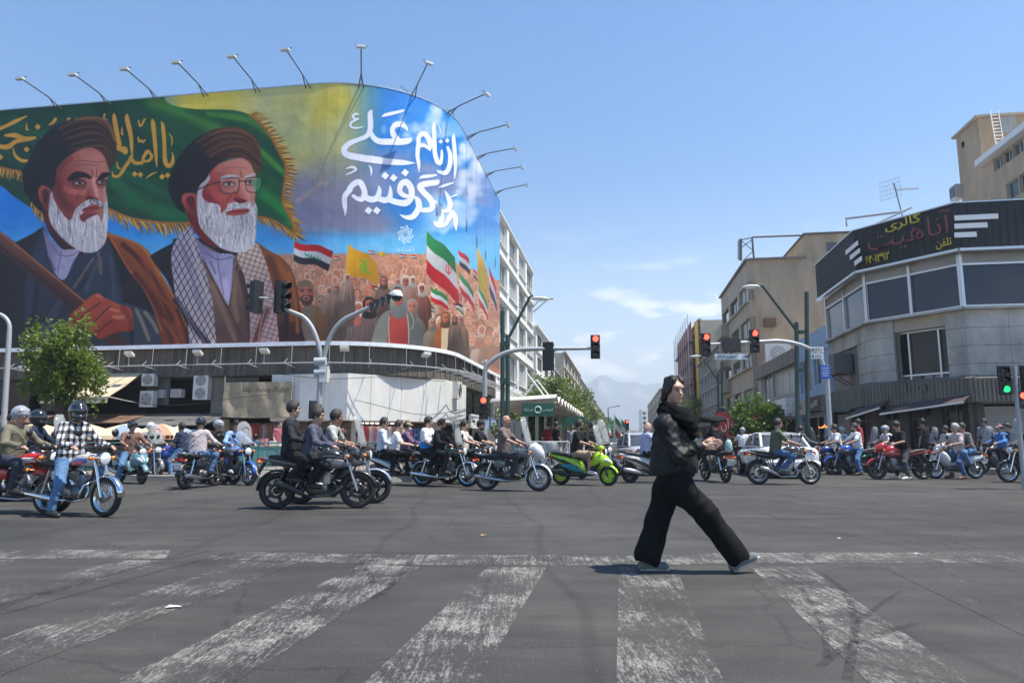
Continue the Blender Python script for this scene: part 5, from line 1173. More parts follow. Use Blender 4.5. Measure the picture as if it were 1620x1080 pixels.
for i in range(3):
 a,b_=corners[i],corners[i+1];X=(b_-a).normalized();L=(b_-a).length;N=X.cross(UP)
 npan=[2,2,3][i]
 mb=MB()
 for k in range(npan+1):mb.box(a+X*(L*k/npan)+N*.03+UP*(zs0+zg0)/2,(.12,.14,zs0-zg0),0,X,N)
 for z in(zg0+.03,zsplit,zs0-.03):mb.box(a+X*L/2+N*.02+UP*z,(L,.1,.08),0,X,N)
 f=mb.build('window_frame',M_alu,rb,True)
 for k in range(npan):
  mb=MB();mb.box(a+X*(L*(k+.5)/npan)-N*.03+UP*(zg0+zsplit)/2,(L/npan-.1,.03,zsplit-zg0-.06),0,X,N);mb.build('pane',M_glassb,f,True)
  mb=MB();mb.box(a+X*(L*(k+.5)/npan)-N*.02+UP*(zsplit+zs0)/2,(L/npan-.1,.03,zs0-zsplit-.06),0,X,N);mb.build('transom_panel',M_grey,f,True)
 mb=MB();mb.box(a+X*L/2+N*.10+UP*(zg0-.06),(L+.1,.3,.09),0,X,N);mb.build('sill_course',M_slab,rb,True)
 rows=4;zlo=zf1-.1
 gap=None
 if i==1:gap=(loc(1414,540,a,X)[0],loc(1497,540,a,X)[0])
 if i==0:gap=(0,loc(1357,560,a,X)[0])
 cols=[2,4,5][i]
 xs=sorted({0.0,L,*(gap or())});xs=[x for x in xs if 0<=x<=L]
 cells=[]
 for u0,u1 in zip(xs[:-1],xs[1:]):
  if u1-u0<.05:continue
  isgap=gap and gap[0]-.01<=(u0+u1)/2<=gap[1]+.01
  nsub=max(1,round((u1-u0)/1.5))
  for k in range(nsub):cells.append((u0+(u1-u0)*k/nsub,u0+(u1-u0)*(k+1)/nsub,isgap))
 for u0,u1,isg in cells:
  for r_ in range(rows):
   za,zb=zlo+(zg0-.1-zlo)*r_/rows,zlo+(zg0-.1-zlo)*(r_+1)/rows
   if isg and i==1:continue
   if isg and r_<3:continue
   mb=MB();mb.box(a+X*(u0+u1)/2-N*.06+N*random.uniform(-.006,.006)+UP*(za+zb)/2,(u1-u0-.012,.12,zb-za-.014),0,X,N);mb.build('stone_slab',M_slab,rb,True)
 mb=MB();mb.box(a+X*L/2-N*.30+UP*(zlo+zg0)/2,(L,.3,zg0-zlo-.1),0,X,N)
 if i==1:
  mb=MB();g0,g1=gap;zt=zg0-.1
  mb.box(a+X*g0/2-N*.30+UP*(zlo+zt)/2,(g0,.3,zt-zlo),0,X,N);mb.box(a+X*(g1+L)/2-N*.30+UP*(zlo+zt)/2,(L-g1,.3,zt-zlo),0,X,N)
 mb.build('backing_wall',M_conc,rb,True)
 if i==1:
  gm_=(g0+g1)/2;zt=zg0-.1;zl=PZ(1455,520,a,X)
  mb=MB();mb.box(a+X*gm_-N*.25+UP*(zl+zt)/2,(g1-g0,.3,zt-zl),0,X,N);mb.build('lintel',M_tan2,rb,True)
  mb=MB();zq=zlo+.45
  for z in(zlo+.05,zq,zl-.04):mb.box(a+X*gm_-N*.38+UP*z,(g1-g0,.08,.07),0,X,N)
  for u in(0,.2,.78,1):mb.box(a+X*(g0+(g1-g0)*u)-N*.38+UP*(zlo+zl)/2,(.07,.09,zl-zlo),0,X,N)
  f=mb.build('window_frame',M_alu,rb,True)
  for u0,u1,m_ in((0,.2,M_dark),(.2,.78,M_glassd),(.78,1,M_glassd)):
   mb=MB();mb.box(a+X*(g0+(g1-g0)*(u0+u1)/2)-N*.45+UP*(zq+zl)/2,((g1-g0)*(u1-u0)-.05,.03,zl-zq),0,X,N);mb.build('pane',m_,f,True)
  for u0,u1 in((0,.2),(.2,.38),(.42,.6),(.62,.78),(.8,1)):
   mb=MB();mb.box(a+X*(g0+(g1-g0)*(u0+u1)/2)-N*.44+UP*(zlo+zq)/2,((g1-g0)*(u1-u0)-.05,.05,zq-zlo-.1),0,X,N);mb.build('lower_panel',M_grey if u0 in(.42,.62)else M_frame_d,f,True)
 a2,b2_=a+N*.55,b_+N*.55
 mb=MB();prof=[];nr=int(L/.16)
 e0=a2-X*.35*(i>0);e1=b2_+X*.35*(i<2);LL=(e1-e0).length
 if i==0:e0,e1,LL=a2,b2_+X*.2,(b2_+X*.2-a2).length
 pts=[]
 nr=int(LL/.15)
 for k in range(nr):
  for u,d in((0,0),(.35,0),(.5,.05),(.85,.05)):pts.append(((k+u)*LL/nr,d))
 vs=[];fs=[]
 for(x,d)in pts:vs+=[e0+X*x+N*d+UP*zf0,e0+X*x+N*d+UP*zf1]
 nv=len(pts)
 for k in range(nv-1):fs.append((2*k,2*k+2,2*k+3,2*k+1))
 vs+=[e0-N*.6+UP*zf1,e1-N*.6+UP*zf1,e0-N*.6+UP*(zf1+.16),e1-N*.6+UP*(zf1+.16)];q=len(vs)
 fs+=[(1,2*nv-1,q-1,q-2)]
 mb.add(vs,fs);mb.build('corrugated_fascia',mat('weathered corrugated sheet',(.17,.15,.125),.7,noise=.3,nscale=1.5,stretch=(1,1,.3)),rb,True)
 npl=[2,3,3][i]
 for k in range(npl+1):
  mb=MB();mb.box(a+X*(L*k/npl)-N*.15+UP*(zf0+.14)/2,(.4,.5,zf0-.14),0,X,N);mb.build('pillar',M_dpil,rb,True)
 for k in range(npl):
  u0,u1=L*k/npl+.22,L*(k+1)/npl-.22;cx=a+X*(u0+u1)/2
  if(i==2)or(i==0 and k==0):
   mb=MB();nsl=26
   for q in range(nsl):mb.box(cx-N*.12+UP*(.2+(zf0-.35)*(q+.5)/nsl),(u1-u0,.05,(zf0-.35)/nsl-.018),0,X,N)
   o=mb.build('roller_shutter',mat('grey shutter slat',(.30,.29,.275),.55,noise=.1),rb,True)
   mb=MB();mb.box(cx-N*.2+UP*(zf0+.1)/2,(u1-u0,.05,zf0-.2),0,X,N);mb.build('shutter_backing',M_dark,rb,True)
  else:
   mb=MB();mb.box(cx-N*.2+UP*(zf0+.1)/2,(u1-u0,.04,zf0-.2),0,X,N);mb.build('shop_window',M_glassd,rb,True)
   mb=MB()
   for u in(0,.5,1):mb.box(cx+X*(u1-u0)*(u-.5)-N*.17+UP*(zf0+.1)/2,(.05,.06,zf0-.2),0,X,N)
   mb.box(cx-N*.17+UP*2.0,(u1-u0,.06,.05),0,X,N);mb.build('shop_window_frame',M_frame_d,rb,True)
a,b_=corners[1],corners[2];X=XC;N=NC
for(x0,x1,y0,y1)in((1392,1524,655,636),(1338,1392,662,645)):
 A_=hit(x0,y0,a+N*1.3,X);B_=hit(x1,y1,a+N*1.3,X);mb=MB();mb.sbox(A_,B_,.08,.07);mb.build('awning_bar',M_alu,rb,True)
 mb=MB();mb.add([A_+UP*.03,B_+UP*.03,B_-N*1.0+UP*.5,A_-N*1.0+UP*.5,A_,B_,B_-N*1.0+UP*.46,A_-N*1.0+UP*.46],[(0,1,2,3),(7,6,5,4),(0,4,5,1),(2,6,7,3)]);mb.build('awning_cloth',mat('dark mauve awning',(.075,.05,.05),.85,noise=.2),rb,True)
text('ﺭﺩﺍ' if 0 else 'ردا',M_ink,rb,hit(1450,612,corners[1]+NC*.62,XC),XC,UP,width=.95,height=.55,depth=.03)
def board(a,b_,name,zlo=None):
 X=(b_-a).normalized();N=X.cross(UP);L=(b_-a).length;mb=MB();mb.box(a+X*L/2-N*.1+UP*(zs0-.02+ZS1)/2,(L-.004,.2,ZS1-zs0+.02),0,X,N);mb.build(name,M_black,sg,True)
 mb=MB();mb.box(a+X*L/2-N*.1+UP*(ZS1+.03),(L,.3,.05),0,X,N);mb.box(a+X*L/2-N*.02+UP*(zs0-.08),(L,.2,.10),0,X,N);mb.build('edge_trim',M_alu,sg,True)
 nr=int(L/.28);mb=MB()
 for k in range(nr):mb.box(a+X*(L*(k+.5)/nr)+N*.004+UP*(zs0+ZS1)/2,(.03,.02,ZS1-zs0-.1),0,X,N)
 mb.build('sheet_rib',M_black,sg,True)
sg=thing('shop_sign','long black roof sign with dark red and yellow lettering and white bars','sign',tuple(P1+UP*zs0))
board(P3,P2,'sign_board');board(P2,P1,'sign_board');board(P1,P4,'sign_board')
O_=P2+NC*.03
def sgt(s,m_,px,py,w,h):text(s,m_,sg,hit(px,py,O_,XC),XC,UP,width=w,height=h,depth=.05)
px2m=(P1-P2).length/160
sgt('آناهیت',M_wine,1436,369,130*px2m,1.15);sgt('گالری',M_yel,1428,352,56*px2m,.52);sgt('تلفن',M_yel,1493,385,22*px2m,.42);sgt('۶۴۰۱۳۹۲',M_yel,1388,408,40*px2m,.34)
for x0,x1,y0,y1 in((1510,1579,345,342),(1510,1562,358,356),(1510,1545,372,371)):
 A_,B_=hit(x0,y0,P1-ES*.03,ER),hit(x1,y1,P1-ES*.03,ER);B_.z=A_.z;mb=MB();mb.sbox(A_,B_,.03,.2);mb.build('white_bar',M_wht,sg,True)
for x0,x1,y0,y1 in((1338,1357,400,384),(1345,1360,408,396),(1352,1363,417,408)):
 A_,B_=hit(x0,y0,P2-ER*.03,ES),hit(x1,y1,P2-ER*.03,ES);B_.z=A_.z;mb=MB();mb.sbox(A_,B_,.03,.2);mb.build('white_bar',M_wht,sg,True)
X=-ES;a=corners[0];pz=hit(1345,575,b2,ES)
t_=thing('air_cooler','dark square air cooler on a bracket at the street side of the black sign building','air conditioner',tuple(pz))
mb=MB();mb.box(pz-ER*.35+ES*.3,(.9,.8,.95),0,ES,-ER);mb.build('casing',M_frame_d,t_,True)
mb=MB()
for k in range(6):mb.box(pz-ER*.76+ES*.3+UP*(-.38+.15*k),(.8,.02,.05),0,ES,-ER)
mb.build('louvre',M_blk,t_,True)
mb=MB()
for d in(-.3,.3):mb.tube([pz+ES*(.3+d)-ER*.7-UP*.5,pz+ES*(.3+d)-UP*1.0],.03,5);mb.sbox(pz+ES*(.3+d)-ER*.75-UP*.5,pz+ES*(.3+d)-UP*.5,.05,.05)
mb.build('bracket',M_rust,t_,True)
ant=thing('tv_aerial','thin rooftop aerial with a grid reflector above the black sign','aerial',tuple(hit(1430,335,P2,XC)))
pb=hit(1430,336,P2+ES*1.5,XC);pt=hit(1414,290,P2+ES*1.5,XC);mb=MB();mb.tube([pb-UP*.6,pt],.025,5);mb.build('mast',M_frame_d,ant,True)
mb=MB();c_=pt-(pt-pb)*.22
for k in range(7):mb.tube([c_+XC*(-.5+.16*k)*.9-UP*.35+XC*-.2,c_+XC*(-.5+.16*k)*.9+UP*.55+XC*-.25],.008,4)
for k in range(5):mb.tube([c_-XC*.75+UP*(-.3+.2*k),c_+XC*.25+UP*(-.3+.2*k)],.008,4)
mb.build('reflector_grid',M_alu,ant,True)
mb=MB();mb.tube([c_,c_+XC*.95-UP*.25],.02,5)
for k in range(6):q=c_+(XC*.95-UP*.25)*(k+1)/6;mb.tube([q-ES*.25,q+ES*.25],.008,4)
mb.build('boom',mat('pinkish aerial rod',(.55,.42,.38),.5),ant,True)
rp=thing('roof_pipe','grey bent roof pipes lying across the top edge of the black sign','pipe',tuple(hit(1400,340,P2,XC)))
mb=MB();A_,B_,E_=hit(1338,346,P2+ES*.8,XC),hit(1432,334,P2+ES*.8,XC),hit(1340,358,P2+ES*.8,XC);mb.tube([E_,A_,B_],.05,6);mb.tube([hit(1382,356,P2+ES*.3,XC),hit(1443,328,P2+ES*.3,XC)],.04,6);mb.build('pipe',M_steel,rp,True)
# ------------------------ right side of the street
QR=P2+ER*.5
def strY(px):
 p=hit(px,690,QR,ES);return p.y
def strpt(px):p=hit(px,690,QR,ES);return Vector((p.x,p.y,0))
pa,pb2=P3+ER*.3+ES*.4,strpt(1268)
bl=thing('shop_building','low pale blue shop building behind the green lamp post','building',tuple((pa+pb2)/2))
W=(pb2-pa).length;Hb=PZ(1325,503,QR,ES)
O=pb2;X=-ES
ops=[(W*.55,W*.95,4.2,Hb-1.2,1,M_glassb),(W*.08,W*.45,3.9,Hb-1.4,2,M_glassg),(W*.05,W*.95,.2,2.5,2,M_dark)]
facade(bl,O,X,W,.14,Hb,ops,M_blue,.3,M_alu,M_glassb);prismbox(bl,[pa+ER*.31,pb2+ER*.31,pb2+ER*10,pa+ER*10],.14,Hb-.05,M_blue,'body')
for k,(u0,u1,z,cc_,tx)in enumerate(((.02,.5,3.0,M_tan2,'کفش'),(.52,.98,3.1,M_brown,'گالری'))):
 mb=MB();mb.box(O+X*W*(u0+u1)/2-ER*.28+UP*z,(W*(u1-u0),.35,.8),0,X,-ER);mb.build('fascia',cc_,bl,True);text(tx,M_brown if k==0 else M_wht,bl,O+X*W*(u0+u1)/2-ER*.47+UP*z,X,UP,width=W*(u1-u0)*.45,height=.4)
pa,pb2=strpt(1267),strpt(1203)
gb=thing('shop_building','grey two storey building with one wide tall window behind the green posts','building',tuple((pa+pb2)/2));W=(pb2-pa).length;Hg=PZ(1262,548,QR,ES);O=pb2
z0_,z1_=PZ(1235,625,QR,ES),PZ(1235,590,QR,ES)
facade(gb,O,-ES,W,.14,Hg,[(W*.12,W*.42,z0_,z1_+.4,2,M_glassg),(W*.45,W*.94,z0_,z1_+.4,3,M_curt),(W*.05,W*.95,.2,2.6,3,M_dark)],M_grey,.35,M_alu,M_glassg)
prismbox(gb,[pa+ER*.36,pb2+ER*.36,pb2+ER*9,pa+ER*9],.14,Hg-.05,M_grey,'body')
mb=MB();mb.box((pa+pb2)/2-ER*.1+UP*(Hg-.5),(W,.25,.9),0,-ES,-ER);mb.build('parapet_band',M_conc,gb,True)
for u,cc_ in((.25,M_frame_d),(.6,M_black),(.86,M_wht)):
 mb=MB();mb.box(O-ES*W*u-ER*.4+UP*3.2,(W*.25,.7,1.1),0,-ES,-ER);mb.build('sign_box',cc_,gb,True)
yT=strpt(1196);H1=PZ(1196,411,yT,ER)
tb_=thing('apartment_building','tan five storey building with a blank side wall and corner balconies','building',tuple(yT))
yN=strpt(1150);W=(yN-yT).length
nfl=4;rows=[]
for yt,yb in((445,474),(500,531),(556,578),(612,640)):rows.append((PZ(1196,yb,yT,ER),PZ(1196,yt,yT,ER)))
ops=[]
for k,(za,zb)in enumerate(rows):ops+=[(W*.02,W*.30,za,zb,1,M_glassb),(W*.36,W*.64,za,zb,2,M_glassg),(W*.70,W*.97,za,zb,2,M_curt)]
ops.append((W*.05,W*.95,.2,2.6,2,M_dark))
facade(tb_,yN,-ES,W,.14,H1,ops,M_tan2,.4,M_frame_d,M_glassb,recess=.2)
wtail=loc(1275,411,yT,ER)[0];wend=loc(1345,411,yT,ER)[0];H2=PZ(1300,372,yT+ES*.3,ER)
facade(tb_,yT,ER,wend,.14,H1-.02,[],M_tan,.4,name='side_wall')
prismbox(tb_,[yT+ER*.41+ES*.41,yT+ER*wend+ES*.41,yT+ER*wend+ES*W,yN+ER*.41],.14,H1-.1,M_tan,'body')
prismbox(tb_,[yT+ER*wtail-ES*.02,yT+ER*wend-ES*.02,yT+ER*wend+ES*8,yT+ER*wtail+ES*8],H1-.01,H2,M_tan,'stair_tower')
mb=MB();mb.box(yT+ER*(wtail+wend)/2+ES*3.9+UP*(H2+.05),(wend-wtail+.3,8.3,.12),0,ER,ES);mb.build('tower_roof',M_frame_d,tb_,True)
for za,zb in rows:
 mb=MB();mb.box(yT+ES*W*.5-ER*.12+UP*(za-.1),(W,.3,.14),0,-ES,-ER);mb.build('string_course',M_tan2,tb_,True)
 mb=MB();mb.box(yT+ES*W*.86-ER*.35+UP*(za-.75),(W*.26,.75,1.2),0,-ES,-ER);mb.build('balcony',M_tan2,tb_,True)
 mb=MB();mb.box(yT+ER*.12+UP*(za+zb)/2-ES*.03,(.05,.1,zb-za),0,ER,-ES);mb.build('corner_strip',M_tan2,tb_,True)
for py0,py1 in((438,500),(556,610)):pass
A_=hit(1218,510,yT-ES*.25,ER);mb=MB();mb.box(A_,(.9,.5,.7),0,ER,-ES);mb.build('meter_box',M_rust,tb_,True)
mb=MB();mb.box(hit(1332,392,yT-ES*.1,ER),(.01,.01,.01))if 0 else mb.box(hit(1316,390,yT-ES*.05,ER),(.8,.08,.7),0,ER,-ES);mb.build('side_window',M_frame_d,tb_,True)
mb=MB();mb.box(yT+ER*wtail/2+UP*(H1+.05),(wtail,.5,.14),0,ER,-ES);mb.box(yT+ES*W/2+UP*(H1+.05),(W,.5,.139),0,ES,-ER);mb.build('coping',M_conc,tb_,True)
def rac(px,py,O,X,label,w=.95,h=.72):
 p=hit(px,py,O,X);N=X.cross(UP);t_=thing('air_conditioner',label,'air conditioner',tuple(p));mb=MB();mb.box(p+N*.3,(w,.4,h),0,X,N);mb.build('casing',M_acw,t_,True)
 mb=MB()
 for q in(.28,.2,.1):mb.tube([p+N*.51+X*math.cos(a)*q*w+UP*math.sin(a)*q*w for a in np.linspace(0,6.284,15)],.018,4,cap=False)
 mb.build('fan_grille',M_frame_d,t_,True)
rac(1229,559,yT,ER,'white air conditioner low on the blank tan wall',2.0,1.5)
fb=thing('roof_frame','empty steel billboard frame standing on the tan building roof','frame',tuple(yT+UP*H1))
K=lambda px,py,d=0:hit(px,py,yT+ES*d,ER)
mb=MB();mb.tube([K(1190,375),K(1270,372)],.09,5);mb.tube([K(1190,376),K(1193,412)],.09,5);mb.tube([K(1170,380,2),K(1190,376)],.05,5);mb.tube([K(1172,378,2),K(1172,412,2)],.14,5);mb.tube([K(1168,380,2),K(1168,411,2)],.05,5)
mb.tube([K(1172,380,2),K(1190,395)],.04,5);mb.tube([K(1190,398),K(1176,412,2)],.04,5);mb.tube([K(1172,392,2),K(1190,379)],.04,5);mb.build('steel_frame',M_frame_d,fb,True)
gY,gY2=strpt(1149).y+.5,strpt(1112).y
t_,a_,b2_,W_,Xd_,N_=block('r','grey glazed building beyond the tan one on the right',gY,gY2,zat(548,gY),M_grey,4,7,setb=.3,pane=M_glassg,frame=M_alu,win=(.82,.72),dep=10)
block('r','tall tan block behind the grey glazed building',gY+6,gY2+10,zat(512,gY+8),M_tan,5,4,setb=7.0,dep=12)
block('r','far tan building at the right end of the street',gY2+90,gY2+190,zat(617,gY2+95),M_tan2,5,5,setb=.2)
sY0,sY1=gY2+4,gY2+30
t_,a_,b2_,W_,Xd_,N_=block('r','building under construction wrapped in red netting and scaffold',sY0,sY1,zat(506,sY0),M_tan2,6,4,setb=1.2,name='scaffold_building')
M_net=glass('red safety netting',(.55,.25,.2),.62,.9)
for k in range(6):
 mb=MB();z=zat(506,sY0)*(k+.5)/6;mb.box((a_+b2_)/2+N_*1.3+UP*z,(W_,.04,zat(506,sY0)/6-.25),0,Xd_,N_);mb.build('netting',M_net,t_,True)
 mb=MB();mb.box((a_+b2_)/2+N_*1.0+UP*(z-zat(506,sY0)/12),(W_,1.6,.1),0,Xd_,N_);mb.build('platform',M_rust,t_,True)
mb=MB()
for k in range(8):mb.tube([a_+ES*W_*k/7+N_*1.8,a_+ES*W_*k/7+N_*1.8+UP*(zat(506,sY0)+.9)],.07,5)
mb.build('scaffold_pole',M_steel,t_,True)
mb=MB();mb.box(a_+N_*.6+UP*(zat(506,sY0)+1)/2,(.4,.5,zat(506,sY0)-1.5),0,Xd_,N_);mb.build('yellow_chute',mat('yellow chute',(.55,.36,.06),.6),t_,True)
QT=at(1547,697,40);QT=Vector((QT.x,QT.y,0));q_=at(1547,187,40);QT=Vector((q_.x,q_.y,0));HT=q_.z
tt=thing('apartment_building','tall tan apartment block with a roof ladder behind the black sign','building',tuple(QT))
far_=hit(1512,215,QT,ES);Lp=(far_-QT).dot(ES)
prismbox(tt,[QT,QT+ES*Lp,QT+ES*Lp+ER*7,QT+ER*7],6,HT,M_tan,'stair_tower')
mb=MB();mb.prism([((QT-ES*.15)[0],(QT-ES*.15)[1])],(0,0,0))if 0 else mb.box(QT+ES*Lp/2+ER*3.5+UP*(HT+.06),(Lp+.4,7.4,.14),0,ES,ER);mb.build('tower_roof',M_tan2,tt,True)
QM=QT-ER*.0;near_=-13.0
zt_=PZ(1590,232,QM,ES)
O=QM-ES*.02;Wm=13.0
w1=[(loc(x0,y0,O,-ES)[0],loc(x1,y1,O,-ES)[0])for x0,y0,x1,y1 in((1572,262,1585,250),(1586,249,1600,237),(1601,236,1618,222),(1620,220,1640,205))]
zA,zB=PZ(1590,260,O,ES),PZ(1590,239,O,ES)
zC,zD=PZ(1605,312,O,ES),PZ(1605,283,O,ES)
ops=[(a,b_,zA,zB,2,[M_glassg,M_glassd][k%2])for k,(a,b_)in enumerate(w1)]
c0=loc(1592,300,O,-ES)[0]
ops+=[(c0,c0+1.2,zC,zD,1,M_glassg),(c0+1.3,c0+2.5,zC,zD,1,M_glassd),(c0+2.6,c0+4.2,zC,zD,1,M_glassg)]
facade(tt,O,-ES,Wm,6,zt_,ops,M_tan,.4,M_alu,M_glassg)
prismbox(tt,[O+ER*.41,O+ER*7,O+ER*7-ES*Wm,O+ER*.41-ES*Wm],6,zt_-.05,M_tan,'body')
mb=MB();mb.box(O-ES*Wm/2-ER*.2+UP*(zt_+.02),(Wm,.5,.35),0,-ES,-ER);mb.build('white_coping',M_wht,tt,True)
A_,B_=hit(1582,228,QT-ES*.9,ER),hit(1573,180,QT-ES*.15,ER);X=ER
mb=MB()
for d in(-.22,.22):mb.tube([A_+X*d,B_+X*d+UP*.2],.03,5)
for k in range(9):q=A_+(B_-A_)*(k+.5)/9;mb.tube([q-X*.22,q+X*.22],.025,5)
mb.build('roof_ladder',M_wht,tt,True)
mb=MB();mb.box(hit(1595,197,QT-ES*.04,ER),(.9,.08,1.1),0,ER,-ES);mb.build('roof_window',M_curt,tt,True)
mb=MB();mb.box(hit(1522,302,QT,ES)-ER*.2+ES*.3,(.8,.5,.9),0,ES,-ER);f=mb.build('bay_window',M_alu,tt,True);mb=MB();mb.box(hit(1522,302,QT,ES)-ER*.47+ES*.3,(.6,.03,.65),0,ES,-ER);mb.build('pane',M_glassg,f,True)
mb=MB();mb.box(hit(1524,229,QT,ES)-ER*.02,(.25,.06,.35),0,ES,-ER);mb.build('vent_hole',M_dark,tt,True)
# ------------------------ far city, hills, mountains
rr=random.Random(21)
VPd=Vector((math.tan(AZ),1,0))
def faraway(px,Y,w,h,m,label,cat='building',name='distant_building',floors=5,cols=4):
 p=at(px,697,Y);p.z=0;t_=thing(name,label,cat,tuple(p));mb=MB();mb.box(p+UP*h/2,(w,w*.8,h));mb.build('wall',m,t_,True)
 for f in range(floors):
  for c_ in range(cols):
   mb=MB();mb.box(p+Vector((w*(-.5+(c_+.5)/cols),-w*.4-.02,h*(.1+.86*(f+.5)/floors))),(w/cols*.6,.08,h/floors*.5));mb.build('window',M_glassd,t_,True)
 mb=MB();mb.box(p+UP*(h+.4),(w*.3,w*.3,1.6));mb.build('roof_box',m,t_,True)
M_greenb=mat('green cladding',(.06,.22,.15),.6)
faraway(962,330,10,zat(664,330),M_greenb,'small green building at the far left end of the street')
faraway(918,430,22,zat(682,430),M_tan2,'pale building just right of the far green one')if 0 else None
faraway(1030,420,12,zat(648,420),M_white,'white tower block over the far traffic',floors=6)
faraway(1052,360,14,zat(655,360),M_tan2,'pale block left of the red netting, far off')
for k,(px,Y,w,py)in enumerate(((990,800,16,688),(1000,900,22,681),(1012,1000,20,683),(1022,700,14,679),(978,760,12,690),(1040,620,16,672),(1064,560,20,664),(970,620,14,676))):
 faraway(px,Y,w,zat(py,Y),[M_white,M_tan2,M_grey][k%3],['low hazy block straight down the street','wide hazy block at the end of the street','hazy block right of the wide one at the street end','slim hazy block right of the street end','tiny hazy block left of the street end','hazy grey block beneath the white tower','hazy pale block left of the far scaffold','hazy block beside the far green building'][k],floors=4,cols=3)
def ridge(name,Y,pts,m,seed,dx=40):
 r=random.Random(seed);xs=np.linspace(-2400,2600,200);P=sorted(pts);px_=[p[0]for p in P]
 vs,fs=[],[]
 hs=[]
 for x in xs:
  px=810+F*x/Y*1.0;py=np.interp(px,px_,[p[1]for p in P]);h=at(810,py,Y).z
  hs.append(max(h+8*math.sin(x*.02+seed)+5*math.sin(x*.053)+r.uniform(-4,4),6))
 rows=10
 for j in range(rows+1):
  v=j/rows
  for x,h in zip(xs,hs):vs.append((x,Y+500*v*0+(-500)*(1-v)+r.uniform(-25,25)*(v<1),h*v**1.25+(r.uniform(-9,9)*(0<v<1))if j else-3))
 n_=len(xs)
 for j in range(rows):
  for i in range(n_-1):fs.append((j*n_+i,j*n_+i+1,(j+1)*n_+i+1,(j+1)*n_+i))
 o=mesh_obj(name,vs,fs,m,smooth=True);return tag(o,kind='structure')
M_mt=bpy.data.materials.new('haze-toned mountain rock and snow');M_mt.use_nodes=True;n,l=nt(M_mt);b=n['Principled BSDF'];b.inputs['Roughness'].default_value=.95
t=n.new('ShaderNodeTexCoord');z=n.new('ShaderNodeTexNoise');z.inputs['Scale'].default_value=.012;z.inputs['Detail'].default_value=9;q=n.new('ShaderNodeMapping');q.inputs['Scale'].default_value=(1,1,.5);l.new(t.outputs['Object'],q.inputs[0]);l.new(q.outputs[0],z.inputs[0])
sz=n.new('ShaderNodeSeparateXYZ');l.new(t.outputs['Object'],sz.inputs[0]);ma=n.new('ShaderNodeMath');ma.operation='MULTIPLY_ADD';l.new(sz.outputs[2],ma.inputs[0]);ma.inputs[1].default_value=.0016;l.new(z.outputs[0],ma.inputs[2])
r_=n.new('ShaderNodeValToRGB');e=r_.color_ramp.elements;e[0].position=.90;e[0].color=(.17,.20,.235,1);e[1].position=1.0;e[1].color=(.42,.45,.48,1);l.new(ma.outputs[0],r_.inputs[0]);l.new(r_.outputs[0],b.inputs['Base Color'])  # bluish rock and dulled snow: haze painted into the colours to lower contrast
ridge('mountain',2900,[(-800,640),(600,640),(860,625),(925,608),(955,592),(975,598),(1010,606),(1060,612),(1100,622),(1500,650),(2600,640)],M_mt,2)
# ------------------------ haze
hz=MB();hz.box((0,1560,172),(3400,3240,346));ho=hz.build('haze',None or mat('tmp',(1,1,1)))
hm=bpy.data.materials.new('haze air');hm.use_nodes=True;n,l=nt(hm);n.remove(n['Principled BSDF']);pv=n.new('ShaderNodeVolumePrincipled');pv.inputs['Color'].default_value=(.80,.90,1,1);pv.inputs['Density'].default_value=.00058;pv.inputs['Anisotropy'].default_value=.2
l.new(pv.outputs[0],n['Material Output'].inputs['Volume']);ho.data.materials[0]=hm;tag(ho,kind='stuff')
